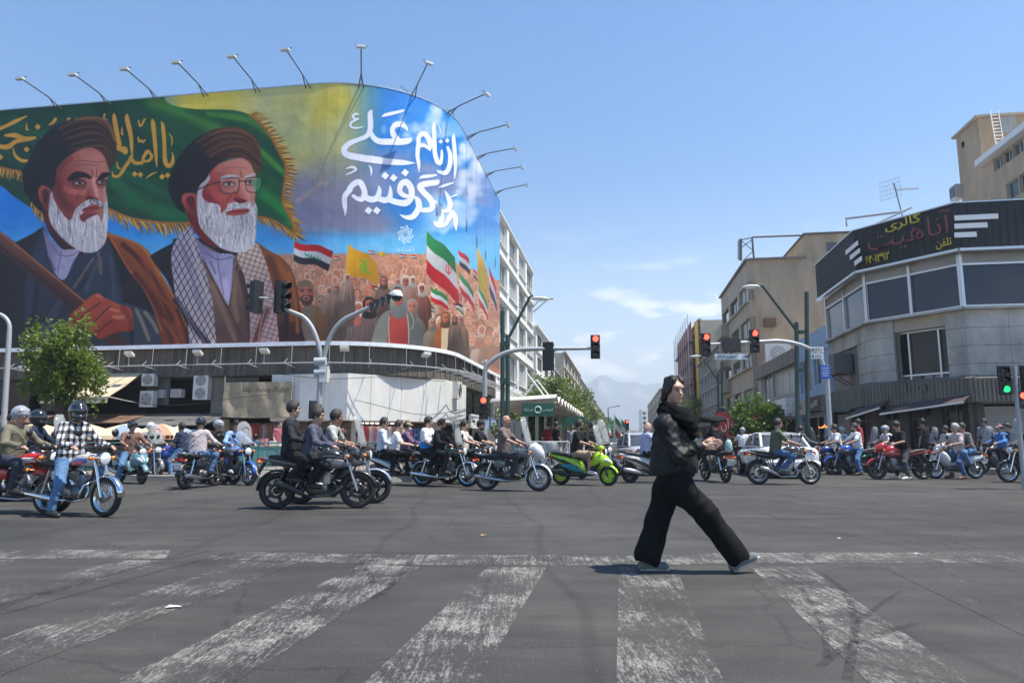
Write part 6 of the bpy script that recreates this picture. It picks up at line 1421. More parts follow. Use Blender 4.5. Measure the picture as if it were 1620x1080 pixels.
# ------------------------ people
def skin_mat(k):return mat('skin %d'%k,[(.42,.235,.16),(.34,.18,.115),(.50,.30,.215),(.58,.37,.28)][k],.5,noise=.06,nscale=30)
def cloth(col,key=None,pat=None,rough=.85):
 nm='cloth %s %s'%(key or '%.2f_%.2f_%.2f'%col,pat or '')
 if nm in MATS:return MATS[nm]
 m=mat(nm,col,rough,noise=.10,nscale=14,bump=.55,bscale=13,spec=.12)
 if pat:
  n,l=nt(m);b=n['Principled BSDF'];t=n.new('ShaderNodeTexCoord')
  if pat=='check':
   s_=n.new('ShaderNodeSeparateXYZ');l.new(t.outputs['Object'],s_.inputs[0]);gs=[]
   xy=n.new('ShaderNodeMath');xy.operation='ADD';l.new(s_.outputs[0],xy.inputs[0]);l.new(s_.outputs[1],xy.inputs[1])
   for src,f_ in((xy.outputs[0],62),(s_.outputs[2],54)):
    m1=n.new('ShaderNodeMath');m1.operation='MULTIPLY';m1.inputs[1].default_value=f_;l.new(src,m1.inputs[0]);m2=n.new('ShaderNodeMath');m2.operation='SINE';l.new(m1.outputs[0],m2.inputs[0]);m3=n.new('ShaderNodeMath');m3.operation='GREATER_THAN';m3.inputs[1].default_value=-.1;l.new(m2.outputs[0],m3.inputs[0]);gs.append(m3)
   out=n.new('ShaderNodeMath');out.operation='ADD';l.new(gs[0].outputs[0],out.inputs[0]);l.new(gs[1].outputs[0],out.inputs[1])
   c=n.new('ShaderNodeValToRGB');c.color_ramp.elements[0].color=(.02,.02,.025,1);c.color_ramp.elements[1].color=(.68,.68,.70,1);c.color_ramp.elements[1].position=.95;e5=c.color_ramp.elements.new(.5);e5.color=(.17,.17,.18,1)
   d=n.new('ShaderNodeMath');d.operation='DIVIDE';d.inputs[1].default_value=2.0
   l.new(out.outputs[0],d.inputs[0]);l.new(d.outputs[0],c.inputs[0]);l.new(c.outputs[0],b.inputs['Base Color'])
  elif pat=='half':
   s_=n.new('ShaderNodeSeparateXYZ');l.new(t.outputs['Object'],s_.inputs[0]);r=n.new('ShaderNodeValToRGB');r.color_ramp.interpolation='CONSTANT'
   mr=n.new('ShaderNodeMapRange');mr.inputs[1].default_value=.7;mr.inputs[2].default_value=1.5;l.new(s_.outputs[2],mr.inputs[0]);l.new(mr.outputs[0],r.inputs[0])
   r.color_ramp.elements[0].color=(.03,.22,.62,1);r.color_ramp.elements[1].color=(.75,.75,.76,1);r.color_ramp.elements[1].position=.50;l.new(r.outputs[0],b.inputs['Base Color'])
 return m
def denim(k=0):return cloth([(.07,.13,.24),(.10,.19,.34),(.045,.06,.10)][k],'denim%d'%k,None)
BLACKC=cloth((.018,.018,.020),'black');DARKT=cloth((.03,.03,.034),'dark trouser')
M_hair=mat('black hair',(.018,.014,.012),.55,noise=.4,nscale=60,bump=.5,bscale=90)
M_hairg=mat('grey hair',(.38,.37,.36),.6,noise=.25,nscale=60,bump=.5,bscale=90)
M_eye=mat('dark eyes',(.015,.01,.008),.3)
M_visor=mat('smoked visor',(.02,.022,.026),.06,spec=.9,coat=.5)
M_shoe_w=mat('pale trainer',(.60,.59,.57),.6);M_shoe_b=mat('black shoe',(.02,.019,.018),.5);M_shoe_n=mat('brown shoe',(.20,.09,.05),.55)
def ik(a,b,l1,l2,pole):
 a,b,pole=Vector(a),Vector(b),Vector(pole);d=b-a;L=min(d.length,(l1+l2)*.995)
 if d.length>L:b=a+d.normalized()*L;d=b-a
 x=(l1*l1-l2*l2+L*L)/(2*L);h=math.sqrt(max(l1*l1-x*x,0));u=d.normalized();p=pole-u*pole.dot(u)
 return a+u*x+p.normalized()*h,b
def lim(a,b,ra,rb,k=.03):return('c',tuple(a),tuple(b),ra,rb,k)
def person(label,J,o,loc,rz,vox=.014,group='riders on motorcycles',detail=False,cat='person'):
 """J: joints in local metres, x forward, y left; o: clothes"""
 root=thing('person',label,cat,loc,rz,group)
 V={k:Vector(v)for k,v in J.items()}
 bulk=o.get('bulk',1.0)
 sk=skin_mat(o.get('skin',0));root_ph=(loc[0]*7.3+loc[1]*3.1)%6.28
 hp,ch,nk,hd=V['pelvis'],V['chest'],V['neck'],V['head']
 rj=random.Random(label);hy=o.get('yaw',rj.uniform(-.35,.3));hpz=o.get('nod',rj.uniform(-.05,.16))
 Mh=Matrix.Rotation(hy,3,'Z')@Matrix.Rotation(hpz,3,'Y');H=lambda x,y,z:tuple(hd+Mh@Vector((x,y,z)))
 torso=lambda e:[lim(V['hl'],V['sl']*.8+V['sr']*.2-Vector((0,0,.05)),.098*bulk+e,.098*bulk+e,.07),lim(V['hr'],V['sr']*.8+V['sl']*.2-Vector((0,0,.05)),.098*bulk+e,.098*bulk+e,.07),lim(hp,ch,.12*bulk+e,.115*bulk+e,.06),lim(V['sl'],V['sr'],.062+e,.062+e,.05)]
 if bulk>1.1:belly=hp*.6+ch*.4+Vector((.06,0,0));tb=lambda e:torso(e)+[('e',tuple(belly),(.15*bulk+e,.15*bulk+e,.17+e),.08)]
 else:tb=torso
 arm=lambda q,e,e2:[lim(V['s'+q],V['e'+q],.050+e,.041+e,.03),lim(V['e'+q],V['w'+q],.040+e2,.028+e2,.02)]
 leg=lambda q,e,e2:[lim(V['h'+q],V['k'+q],.088*bulk+e,.058+e,.04),lim(V['k'+q],V['a'+q],.056+e2,.040+e2,.03)]
 pr=torso(-.012)+[lim(nk-Vector((0,0,.05)),hd-Vector((0,0,.05)),.056,.052,.03)]
 pr+=[('e',H(0,0,.02),(.098,.077,.112),.02,Mh),('e',H(.022,0,-.065),(.066,.058,.060),.035,Mh),('e',H(.060,0,-.095),(.026,.028,.022),.02,Mh),lim(H(.088,0,.012),H(.112,0,-.026),.011,.015,.012),('e',H(.080,0,.038),(.022,.058,.012),.014,Mh),('e',H(.084,0,-.058),(.018,.026,.012),.008,Mh)]
 for sg_ in(-1,1):pr+=[('e',H(-.005,.078*sg_,.0),(.022,.012,.032),.008,Mh),('e',H(.07,.045*sg_,-.02),(.024,.022,.02),.02,Mh),('n',H(.104,.032*sg_,.014),H(.112,.034*sg_,.014),.012,.012,.012)]
 for q in 'lr':
  pr+=arm(q,-.006,0)
  w,ev=V['w'+q],(V['w'+q]-V['e'+q]).normalized()
  f=V.get('f'+q,ev).normalized()if 'f'+q in V else ev
  sd=f.cross(Vector((0,0,1)));sd=sd.normalized()if sd.length>.05 else Vector((0,1,0))
  pm=w+f*.045
  pr+=[lim(w,pm,.026,.030,.015)]
  cur=Vector((0,0,-1))if o.get('curl',True)else f
  for i in range(4):
   b0=pm+f*.03+sd*(.024-.016*i);L=(.034,.042,.038,.030)[i]
   m1=b0+f*L*.75+cur*.012;m2=m1+(f*.25+cur*.9).normalized()*L*.7
   pr+=[lim(b0,m1,.0105,.0098,.004),lim(m1,m2,.0098,.0085,.004)]
  tside=1 if q=='r' else-1
  t0=w+f*.02+sd*.026*tside;pr+=[lim(t0,t0+f*.035+sd*.02*tside+cur*.01,.013,.010,.008)]
  pr+=leg(q,-.01,-.008)+[lim(V['a'+q],V['t'+q],.038,.028,.02)]
 blob('body',pr,vox,sk,root)
 sh=tb(.014)
 for q in 'lr':
  sh+=[lim(V['s'+q],V['e'+q],.066,.056 if o.get('sleeve','short')=='long' else .062,.03)]
  if o.get('sleeve','short')=='long':sh+=[lim(V['e'+q],V['w'+q]*.95+V['e'+q]*.05,.055,.041,.03)]
 if o.get('sleeve','short')=='short':
  for i,q in((-2,'l'),(-1,'r')):sh[i]=lim(V['s'+q],V['s'+q]*.22+V['e'+q]*.78,.066,.064,.03)
 sh+=[lim(nk-Vector((0,0,.05)),nk+Vector((0,0,-.015)),.068,.062,.03)]
 top=o['top']
 blob('shirt',sh,vox,top,root,lambda x,y,z:.011*np.abs(np.sin(x*15-z*13+2.2*np.sin(y*12+z*8)+root_ph))+.006*np.abs(np.sin(x*27+z*21+2.4*np.sin(z*12-y*15)+root_ph))-.008)
 tr=[lim(V['hl'],V['hr'],.108*bulk,.108*bulk,.05),lim(hp,hp*.8+ch*.2,.128*bulk,.118*bulk,.04)]
 for q in 'lr':tr+=[lim(V['h'+q],V['k'+q],.102*bulk,.076,.05),lim(V['k'+q],V['a'+q]+(V['k'+q]-V['a'+q])*.08,.074,.062,.04)]
 if o.get('shorts'):
  tr=tr[:2]+[lim(V['h'+q],V['k'+q],.102*bulk,.085,.05)for q in 'lr']
 blob('trousers',tr,vox,o['legs'],root,lambda x,y,z:.010*np.abs(np.sin(x*17+z*19+2*np.sin(y*9+z*6)+root_ph))+.005*np.abs(np.sin(x*26-z*31+2*np.sin(x*11)))-.007)
 sp_=[]
 for q in 'lr':
  a,t_=V['a'+q],V['t'+q];fw=(t_-a).normalized();dn=Vector((0,0,-.03))
  sp_=[lim(a+Vector((0,0,-.02)),a*.4+t_*.6+dn*.3,.050,.044,.03),lim(a*.4+t_*.6+dn*.3,t_+fw*.05,.046,.034,.03),lim(a-fw*.035+dn,t_+fw*.06+dn*.4,.030,.028,.02)]
  blob('shoe',sp_,max(vox*.85,.010),o.get('shoe',M_shoe_b),root)
 hat=o.get('hat')
 hm_=o.get('hairm',M_hair)
 if hat not in('full','half'):
  if o.get('hair','short')=='short':
   blob('hair',[('e',H(-.014,0,.043),(.113,.095,.116),.01,Mh),('n',H(.135,0,-.01),H(.15,0,-.05),.098,.11,.008),('n',H(.0,0,-.14),H(-.02,0,-.14),.10,.10,.01),lim(H(.055,0,.128),H(-.03,0,.135),.028,.03,.03)],max(vox*.8,.010),hm_,root,lambda x,y,z:.0045*np.sin(x*130+z*70+2*np.sin(y*60))*np.sin(y*110+z*60))
  elif o['hair']=='ring':
   blob('hair',[('e',H(-.022,0,-.005),(.090,.084,.055),.01,Mh),('n',H(.12,0,-.02),H(.14,0,-.02),.10,.10,.008)],max(vox*.8,.010),hm_,root)
 if o.get('beard'):
  blob('beard',[('e',H(.026,0,-.085),(.072,.064,.052),.02,Mh),lim(H(.093,-.026,-.046),H(.093,.026,-.046),.010,.010,.01),('n',H(.15,0,-.035),H(.115,0,-.035),.032,.030,.01),('n',H(-.06,0,-.06),H(-.08,0,-.06),.08,.08,.01)],max(vox*.8,.010),hm_ if o.get('beard')!='grey' else M_hairg,root)
 if hat!='full':
  mb=MB()
  for s_ in(-1,1):
   mb.box(H(.094,.034*s_,.014),(.012,.026,.010),0,Mh@Vector((1,0,0)),Mh@Vector((0,1,0)),Mh@Vector((0,0,1)))
   mb.box(H(.099,.034*s_,.040),(.012,.038,.008),0,Mh@Vector((1,0,0)),Mh@Vector((0,1,0)),Mh@Vector((0,0,1)))
  mb.build('eyes',M_eye,root)
  if o.get('glasses'):
   mb=MB()
   for s_ in(-1,1):mb.box(H(.108,.034*s_,.014),(.01,.054,.036),0,Mh@Vector((1,0,0)),Mh@Vector((0,1,0)),Mh@Vector((0,0,1)));mb.tube([H(.106,.06*s_,.02),H(.0,.082*s_,.02)],.005,4)
   mb.build('sunglasses',M_visor,root)
  if o.get('mask'):blob('face_mask',[('e',H(.062,0,-.05),(.060,.062,.052),.01,Mh),('n',H(-.06,0,-.05),H(-.08,0,-.05),.10,.10,.01)],.011,M_wht,root)
 if hat=='cap':
  blob('cap',[('e',H(-.005,0,.065),(.112,.092,.082),.01,Mh),('n',H(.0,.0,-.06),H(0,0,-.07),.105,.105,.006),lim(H(.09,0,.055),H(.16,0,.045),.022,.012,.02),lim(H(.09,.04,.052),H(.14,.03,.044),.012,.010,.02),lim(H(.09,-.04,.052),H(.14,-.03,.044),.012,.010,.02)],.011,o['hatm'],root)
 if hat=='full':
  hv=blob('helmet',[('e',H(-.005,0,.03),(.152,.128,.150),.02,Mh),('e',H(.035,0,-.075),(.128,.105,.085),.05,Mh),('n',H(.16,-.05,.012),H(.16,.05,.012),.052,.052,.012),('n',H(-.02,0,-.2),H(-.02,0,-.22),.10,.10,.02)],.011,o['hatm'],root)
  blob('visor',[('e',H(.012,0,.028),(.148,.122,.105),.01,Mh),('n',H(-.08,0,.03),H(-.1,0,.03),.155,.155,.01),('n',H(.05,0,-.16),H(.05,0,-.16),.13,.13,.01)],.011,M_visor,hv)
 if hat=='half':
  hv=blob('helmet',[('e',H(-.01,0,.045),(.142,.120,.128),.02,Mh),('n',H(.15,0,-.04),H(.17,0,-.05),.108,.108,.012),('n',H(0,0,-.16),H(0,0,-.18),.12,.12,.02),lim(H(.09,-.05,.085),H(.09,.05,.085),.035,.035,.03)],.011,o['hatm'],root)
  if o.get('shield',True):blob('visor',[('e',H(.03,0,.03),(.130,.104,.070),.01,Mh),('n',H(-.06,0,.03),H(-.1,0,.03),.14,.14,.01)],.011,glass('pale helmet shield',(.8,.82,.84),.35),hv)
 if o.get('bag'):
  mb=MB();a,b_=V['sl']+Vector((.06,0,.05)),V['hr']+Vector((.06,-.06,.1));mb.tube([V['sl']+Vector((-.02,.0,.075)),(a+b_)/2+Vector((.10,.02,.03)),b_],.022,6)
  mb.build('bag_strap',BLACKC,root)
 return root
def rider_joints(seat,grip,peg,lean=.12,foot=None,hands='bar',h=1.0,gnd_z=0,foot_side='r',hipw=.10,shw=.185):
 """seat (x, z) of the hips' rest, grip (x, y, z), peg (x, y, z)"""
 J={};hip=Vector((seat[0],0,seat[1]+.10));J['pelvis']=hip
 up=Vector((math.sin(lean),0,math.cos(lean)));ch=hip+up*.36*h;J['chest']=ch;sh=hip+up*.47*h;nk=hip+up*.52*h;J['neck']=nk
 J['head']=nk+Vector((.03+math.sin(lean)*.05,0,.165*h))
 for q,s in(('l',1),('r',-1)):
  J['h'+q]=hip+Vector((0,s*hipw,0));J['s'+q]=sh+Vector((0,s*shw,0))
  if hands=='bar':w=Vector((grip[0]-.07,s*(grip[1]-.01),grip[2]+.035));J['f'+q]=Vector((1,0,-.25))
  elif hands=='knees':w=hip+Vector((.30,s*.12,.08));J['f'+q]=Vector((1,-s*.2,-.2))
  elif hands=='waist':w=hip+Vector((.34,s*.13,.17));J['f'+q]=Vector((1,-s*.5,0))
  elif hands=='phone':w=hip+Vector((.36,s*.10,.30));J['f'+q]=Vector((.8,-s*.6,.2))
  e,w=ik(J['s'+q],w,.30,.27,(-.25,s*.75,-.75));J['e'+q]=e;J['w'+q]=w
  if foot in(q,'both'):
   a=Vector((seat[0]+.10,s*.30,gnd_z+.085));t_=a+Vector((.15,s*.02,-.035))
  else:a=Vector((peg[0]-.03,s*peg[1],peg[2]+.075));t_=a+Vector((.14,s*.02,-.035))
  k,a2=ik(J['h'+q],a,.43,.42,(1,s*.45,.35));J['k'+q]=k;t_+=a2-a;J['a'+q]=a2;J['t'+q]=t_
 return J
def stand_joints(h=1.0,stride=0,armout=0):
 J={'pelvis':(0,0,.93*h),'chest':(0,0,1.28*h),'neck':(0,0,1.45*h),'head':(.02,0,1.62*h)}
 for q,s in(('l',1),('r',-1)):
  J['h'+q]=(0,s*.09,.92*h);J['s'+q]=(0,s*.18,1.40*h);J['k'+q]=(.02+s*stride*.4,s*.10,.50*h);J['a'+q]=(s*stride,s*.10,.085);J['t'+q]=(s*stride+.15,s*.12,.05)
  J['e'+q]=(-.04-s*stride*.3,s*.24,1.12*h);J['w'+q]=(.06-s*stride*.5+armout*.2,s*.24,.88*h+armout*.3);J['f'+q]=(.3,0,-1)
 return J
 # ------------------------ motorcycles
M_tyre=mat('tyre rubber',(.022,.021,.020),.8,noise=.2,nscale=20);M_chrome=mat('chrome',(.75,.75,.74),.16,metal=1.0);M_alloy=mat('cast alloy',(.40,.40,.41),.35,metal=.85)
M_eng=mat('engine casing',(.16,.16,.165),.45,metal=.7,noise=.25,nscale=12);M_seat=mat('black vinyl seat',(.016,.016,.017),.5,bump=.15,bscale=40);M_bframe=mat('black frame paint',(.014,.014,.015),.35,coat=.3)
M_lens=mat('headlight lens',(.72,.74,.75),.08,spec=.9,coat=.6);M_tail=mat('red tail lens',(.42,.015,.012),.15,coat=.6);M_amber=mat('amber lens',(.75,.22,.02),.2,coat=.5);M_screen=glass('scratched clear windscreen',(.82,.84,.84),.32,.12)
M_plate=mat('white number plate',(.70,.70,.68),.5);M_muff=mat('steel silencer',(.42,.42,.43),.28,metal=.9);M_blkpl=mat('satin black plastic',(.022,.022,.024),.38)
def paint(c,key):return mat('bike paint '+key,c,.25,coat=.7)
_wh={}
def wheel(parent,x,y,r,w,kind,front=True,rimm=None,steer=0):
 key=(round(r,3),w,kind,rimm.name if rimm else '')
 if key not in _wh:
  m1=MB();m1.lathe([(r-.085,-w*.32),(r-.05,-w*.5),(r-.018,-w*.40),(r,-w*.15),(r,w*.15),(r-.018,w*.40),(r-.05,w*.5),(r-.085,w*.32)],axis='y',n=28)
  m2=MB();m2.lathe([(r-.082,-w*.34),(r-.066,-w*.40),(r-.066,w*.40),(r-.082,w*.34),(r-.105,w*.2),(r-.105,-w*.2)],axis='y',n=28,close=True)
  m3=MB();m3.lathe([(.02,-w*.55),(.055,-w*.5),(.06,-.02),(.06,.02),(.055,w*.5),(.02,w*.55)],axis='y',n=14)
  if kind=='spoke':
   for k in range(18):
    a=k*math.pi*2/18;b_=a+(.22 if k%2 else-.22);s_=.03 if k%2 else-.03
    m3.tube([(.05*math.cos(a),s_,.05*math.sin(a)),((r-.09)*math.cos(b_),0,(r-.09)*math.sin(b_))],.0035,4,cap=False)
   m3.lathe([(.02,-w*.6),(.085,-w*.58),(.085,-w*.3),(.02,-w*.3)],axis='y',n=14)
  else:
   for k in range(5):
    for d in(-.09,.09)if kind=='alloy' else(0,):
     a=k*math.pi*2/5+d;c,s_=math.cos(a),math.sin(a);m3.box((c*(r*.5),0,s_*(r*.5)),(r-.17,.035,.022 if kind=='alloy' else .055),0,(c,0,s_),(0,1,0),(-s_,0,c))
   m3.lathe([(.075,-w*.62),(.125,-w*.62),(.125,-w*.57),(.075,-w*.57)],axis='y',n=18,close=True)
  rm=rimm or(M_chrome if kind=='spoke' else M_bframe)
  _wh[key]=(m3.build('wheel',M_alloy if kind=='spoke' else rm),m1.build('tyre',M_tyre),m2.build('rim',rm))
  hub,ty,rim=_wh[key];ty.parent=hub;rim.parent=hub;base=hub
  hub.parent=parent;hub.location=(x,y,r);MW[hub.name]=MW[parent.name];return hub
 src=_wh[key][0];c=copy_tree(src,parent);c.location=(x,y,r);return c
def ringtube(mb,c,R_,r,n=14,m=6,ax='y'):
 pts=[Vector(c)+(Vector((math.cos(a),0,math.sin(a)))if ax=='y' else Vector((0,math.cos(a),math.sin(a))))*R_ for a in np.linspace(0,2*math.pi,n)]
 mb.tube(pts,r,m,cap=False)
def fender(mb,c,R_,a0,a1,w,t=.012,mi=0):
 vs,fs=[],[];k=10;m=5
 for i in range(k+1):
  a=a0+(a1-a0)*i/k
  for j in range(m):
   u=-1+2*j/(m-1);rr_=R_-.03*u*u;vs.append((c[0]+rr_*math.cos(a),u*w,c[1]+rr_*math.sin(a)))
  for j in range(m):
   u=1-2*j/(m-1);rr_=R_-.03*u*u-t;vs.append((c[0]+rr_*math.cos(a),u*(w-.004),c[1]+rr_*math.sin(a)))
 q=2*m
 for i in range(k):
  for j in range(q):fs.append((i*q+j,i*q+(j+1)%q,(i+1)*q+(j+1)%q,(i+1)*q+j))
 fs+=[tuple(range(q))[::-1],tuple(k*q+j for j in range(q))]
 mb.add(vs,fs,mi,True)
def windscreen(root,x,z,h=.62,w=.42,tilt=.25,sticker=True):
 """tall rounded clear sheet on the handlebar"""
 mb=MB();vs,fs=[],[];nu,nv=8,8
 for side in(0,.006):
  for j in range(nv+1):
   v=j/nv;ww=w*(1 if v<.6 else math.sqrt(max(1-((v-.6)/.42)**2,.08)))*(.86+.14*min(v*3,1))
   for i in range(nu+1):
    u=-1+2*i/nu;vs.append((x-math.sin(tilt)*v*h-.09*u*u+side,u*ww/2,z+v*h*math.cos(tilt)))
 n_=(nu+1)*(nv+1)
 for s_ in(0,1):
  for j in range(nv):
   for i in range(nu):a=s_*n_+j*(nu+1)+i;fs.append((a,a+1,a+nu+2,a+nu+1))
 ed=[i for i in range(nu+1)]+[(j+1)*(nu+1)+nu for j in range(nv)]+[nv*(nu+1)+i for i in range(nu-1,-1,-1)]+[j*(nu+1)for j in range(nv-1,0,-1)]
 for a,b_ in zip(ed,ed[1:]+ed[:1]):fs.append((a,b_,b_+n_,a+n_))
 mb.add(vs,fs,0,True);ws=mb.build('windscreen',M_screen,root)
 if sticker:
  mb=MB();cz=z+h*.62*math.cos(tilt);cx=x-math.sin(tilt)*h*.62+.012;k=16;mb.tube([(cx-math.sin(tilt)*.0-.02,.085*math.cos(a),cz+.085*math.sin(a))for a in np.linspace(0,6.283,k)],.007,4,cap=False);mb.build('round_emblem',M_frame_d,ws)
 mb=MB()
 for s_ in(-1,1):mb.tube([(x-.02,s_*w*.28,z+.08),(x-.12,s_*w*.3,z-.06)],.008,5)
 mb.build('screen_bracket',M_chrome,root)
BK={'std':dict(seat=(-.22,.74),pill=(-.50,.78),grip=(.30,.33,1.0),peg=(.08,.22,.30),ppeg=(-.32,.22,.36),fx=.61,rx=-.61,r=.295),'naked':dict(seat=(-.18,.75),pill=(-.48,.83),grip=(.36,.34,1.0),peg=(-.06,.20,.34),ppeg=(-.38,.20,.44),fx=.68,rx=-.65,r=.30),'scooter':dict(seat=(-.18,.70),pill=(-.48,.74),grip=(.36,.32,.98),peg=(.22,.17,.28),ppeg=(-.15,.24,.33),fx=.65,rx=-.62,r=.245),'cub':dict(seat=(-.20,.70),pill=(-.50,.74),grip=(.30,.31,.97),peg=(.05,.22,.28),ppeg=(-.30,.22,.34),fx=.61,rx=-.60,r=.28)}
def motorcycle(label,kind,loc,rz,col,ckey,accent=None,screen=False,wheels='alloy',exh=M_muff,rimm=None,fend=None,box=False,group='motorcycles crossing the junction',lamp='round',cowl=False,crash=False,screen_h=.62):
 k=BK[kind];root=thing('motorcycle',label,'motorcycle',loc,rz,group);P=paint(col,ckey);A=accent or P;FM=fend or P
 fx,rx,r=k['fx'],k['rx'],k['r']
 tw=.095 if kind=='std' else .12 if kind=='naked' else .11 if kind=='scooter' else .085
 wheel(root,fx,0,r,tw,wheels,rimm=rimm);wheel(root,rx,0,r,tw*1.12,wheels,rimm=rimm)
 gx,gy,gz=k['grip']
 mb=MB()
 for s_ in(-1,1):
  top=Vector((gx+.10,s_*.085,gz-.10));mb.tube([(fx,s_*.085,r),Vector((fx,s_*.085,r)).lerp(top,.45)],.026,8);mb.tube([Vector((fx,s_*.085,r)).lerp(top,.45),top],.019,8)
 mb.box((gx+.12,0,gz-.16),(.05,.23,.04));mb.tube([(fx,-.10,r),(fx,.10,r)],.014,6);mb.build('fork',M_chrome if kind in('std','cub')else M_blkpl if kind=='scooter' else M_alloy,root)
 mb=MB();mb.tube([(gx-.10,-gy-.06,gz-.0),(gx+.02,-gy+.14,gz+.03),(gx+.08,-.08,gz-.06),(gx+.08,.08,gz-.06),(gx+.02,gy-.14,gz+.03),(gx-.10,gy+.06,gz)],.012,7);hb=mb.build('handlebar',M_bframe,root)
 mb=MB()
 for s_ in(-1,1):mb.tube([(gx-.10,s_*(gy+.07),gz),(gx-.035,s_*(gy-.05),gz+.014)],.019,7);mb.tube([(gx-.02,s_*(gy-.02),gz+.01),(gx+.03,s_*(gy+.03),gz-.01)],.006,5)
 mb.build('grip',M_seat,hb)
 for s_ in(-1,1):
  mb=MB();mb.tube([(gx-.0,s_*(gy-.10),gz+.02),(gx+.03,s_*(gy-.02),gz+.20)],.007,5);mb.lathe([(.005,-.02),(.055,-.012),(.062,.008),(.005,.012)],(gx+.03,s_*(gy-.02),gz+.245),axis='x',n=12);mb.build('mirror',M_blkpl,root)
 mb=MB();fender(mb,(fx,r),r+.035,math.pi*.08 if kind!='std' else math.pi*.0,math.pi*.86 if kind!='std' else math.pi*1.02,.062 if kind!='scooter' else .075);mb.build('front_fender',FM,root)
 hx,hz=gx+.23,gz-.14
 if kind in('std',)or lamp=='round':
  mb=MB();mb.lathe([(.02,-.14),(.075,-.11),(.095,-.03),(.098,.0),(.09,.012)],(hx,0,hz),axis='x',n=18);h_=mb.build('headlight',A if kind=='naked' else M_chrome if wheels=='spoke' else M_blkpl,root);mb=MB();mb.lathe([(.0,.030),(.05,.026),(.088,.010)],(hx,0,hz),axis='x',n=18);mb.build('lens',M_lens,h_)
  mb=MB()
  for s_ in(-1,1):mb.lathe([(.0,-.03),(.05,-.025),(.055,.012),(.0,.016)],(gx+.10,s_*.06,gz+.02),axis='x',n=12)
  mb.build('instruments',M_blkpl,root)
 if kind in('std','naked','cub')or lamp=='round':
  for s_ in(-1,1):
   mb=MB();mb.tube([(hx-.08,s_*.06,hz+.0),(hx-.07,s_*.17,hz)],.008,5);mb.lathe([(.01,-.03),(.034,-.015),(.034,.02),(.01,.032)],(hx-.07,s_*.19,hz),axis='x',n=10);mb.build('turn_signal',M_amber,root)
 tx,tz=rx-.30,(.80 if kind=='naked' else .70)
 mb=MB();mb.box((tx,0,tz),(.07,.14,.075));tl=mb.build('tail_light',M_tail,root)
 mb=MB();mb.box((tx-.03,0,tz-.17),(.012,.20,.15),0,(math.cos(.3),0,math.sin(.3)),(0,1,0),(-math.sin(.3),0,math.cos(.3)));mb.build('number_plate',M_plate,root)
 for s_ in(-1,1):
  mb=MB();mb.tube([(tx+.06,s_*.05,tz-.03),(tx+.02,s_*.14,tz-.03)],.008,5);mb.lathe([(.01,-.02),(.03,-.01),(.03,.02),(.01,.028)],(tx+.02,s_*.16,tz-.03),axis='x',n=8);mb.build('turn_signal',M_amber,root)
 if kind in('std','naked'):
  nk_=kind=='naked'
  mb=MB()
  if nk_:mb.loft([(-.06,.80,.07,.05),(.02,.83,.12,.09),(.16,.86,.155,.125),(.30,.86,.165,.125),(.42,.82,.13,.10),(.50,.78,.05,.05)],16,p=2.4)
  else:mb.loft([(-.06,.80,.06,.045),(-.02,.81,.10,.075),(.10,.83,.125,.095),(.25,.835,.13,.10),(.36,.82,.11,.085),(.41,.81,.05,.04)],16,p=2.8)
  tk=mb.build('tank',P,root)
  if accent is not None and not nk_:
   mb=MB();
   for s_ in(-1,1):mb.loft([(-.0,.79,.004,.03,s_*.112),(.12,.815,.006,.05,s_*.127),(.30,.825,.006,.035,s_*.125)],8)
   mb.build('tank_stripe',accent,tk)
  mb=MB();mb.lathe([(.0,.02),(.04,.018),(.045,.0)],(.16,0,.93 if not nk_ else .985),n=12);mb.build('fuel_cap',M_chrome,tk)
  mb=MB()
  if nk_:mb.loft([(-.80,.86,.07,.025),(-.70,.85,.10,.04),(-.48,.83,.125,.045),(-.36,.79,.12,.045),(-.22,.755,.13,.05),(-.04,.77,.09,.045)],14)
  else:mb.loft([(-.80,.775,.10,.04),(-.72,.785,.125,.055),(-.45,.765,.135,.055),(-.25,.745,.13,.05),(-.05,.76,.10,.045),(-.0,.77,.06,.03)],14)
  mb.build('seat',M_seat,root)
  if nk_:
   mb=MB();mb.loft([(-.90,.83,.05,.025),(-.74,.79,.10,.05),(-.50,.755,.125,.05),(-.20,.70,.12,.045),(-.05,.71,.08,.03)],12);mb.build('tail_cowl',A,root)
   mb=MB()
   for s_ in(-1,1):mb.loft([(.02,.72,.008,.04,s_*.15),(.22,.74,.02,.09,s_*.19),(.42,.74,.02,.07,s_*.17),(.54,.72,.008,.03,s_*.13)],10)
   mb.build('tank_shroud',A,root)
   if cowl:
    mb=MB();mb.loft([(gx+.02,gz-.05,.10,.10),(gx+.16,gz-.06,.13,.13),(gx+.28,gz-.12,.10,.11),(gx+.34,gz-.15,.04,.05)],12);mb.build('headlight_cowl',P,root)
   mb=MB();mb.loft([(.05,.24,.10,.05),(.30,.26,.13,.08),(.44,.36,.08,.06)],10);mb.build('belly_pan',M_blkpl,root)
  else:
   mb=MB()
   for s_ in(-1,1):mb.loft([(-.40,.60,.006,.06,s_*.125),(-.28,.60,.018,.10,s_*.14),(-.14,.60,.006,.07,s_*.125)],10)
   mb.build('side_panel',P,root)
   mb=MB();mb.tube([(-.62,-.14,.80),(-.86,-.13,.84),(-.90,0,.85),(-.86,.13,.84),(-.62,.14,.80)],.012,6);mb.build('grab_rail',M_chrome,root)
  mb=MB();fender(mb,(rx,r),r+.05,math.pi*.22,math.pi*1.0,.07);mb.build('rear_fender',M_chrome if wheels=='spoke' else M_blkpl,root)
  mb=MB();mb.tube([(gx+.06,0,gz-.16),(.30,0,.60),(.24,0,.30),(-.05,0,.24),(-.22,0,.32),(-.26,0,.62),(-.05,0,.72),(gx+.05,0,gz-.20)],.02,6)
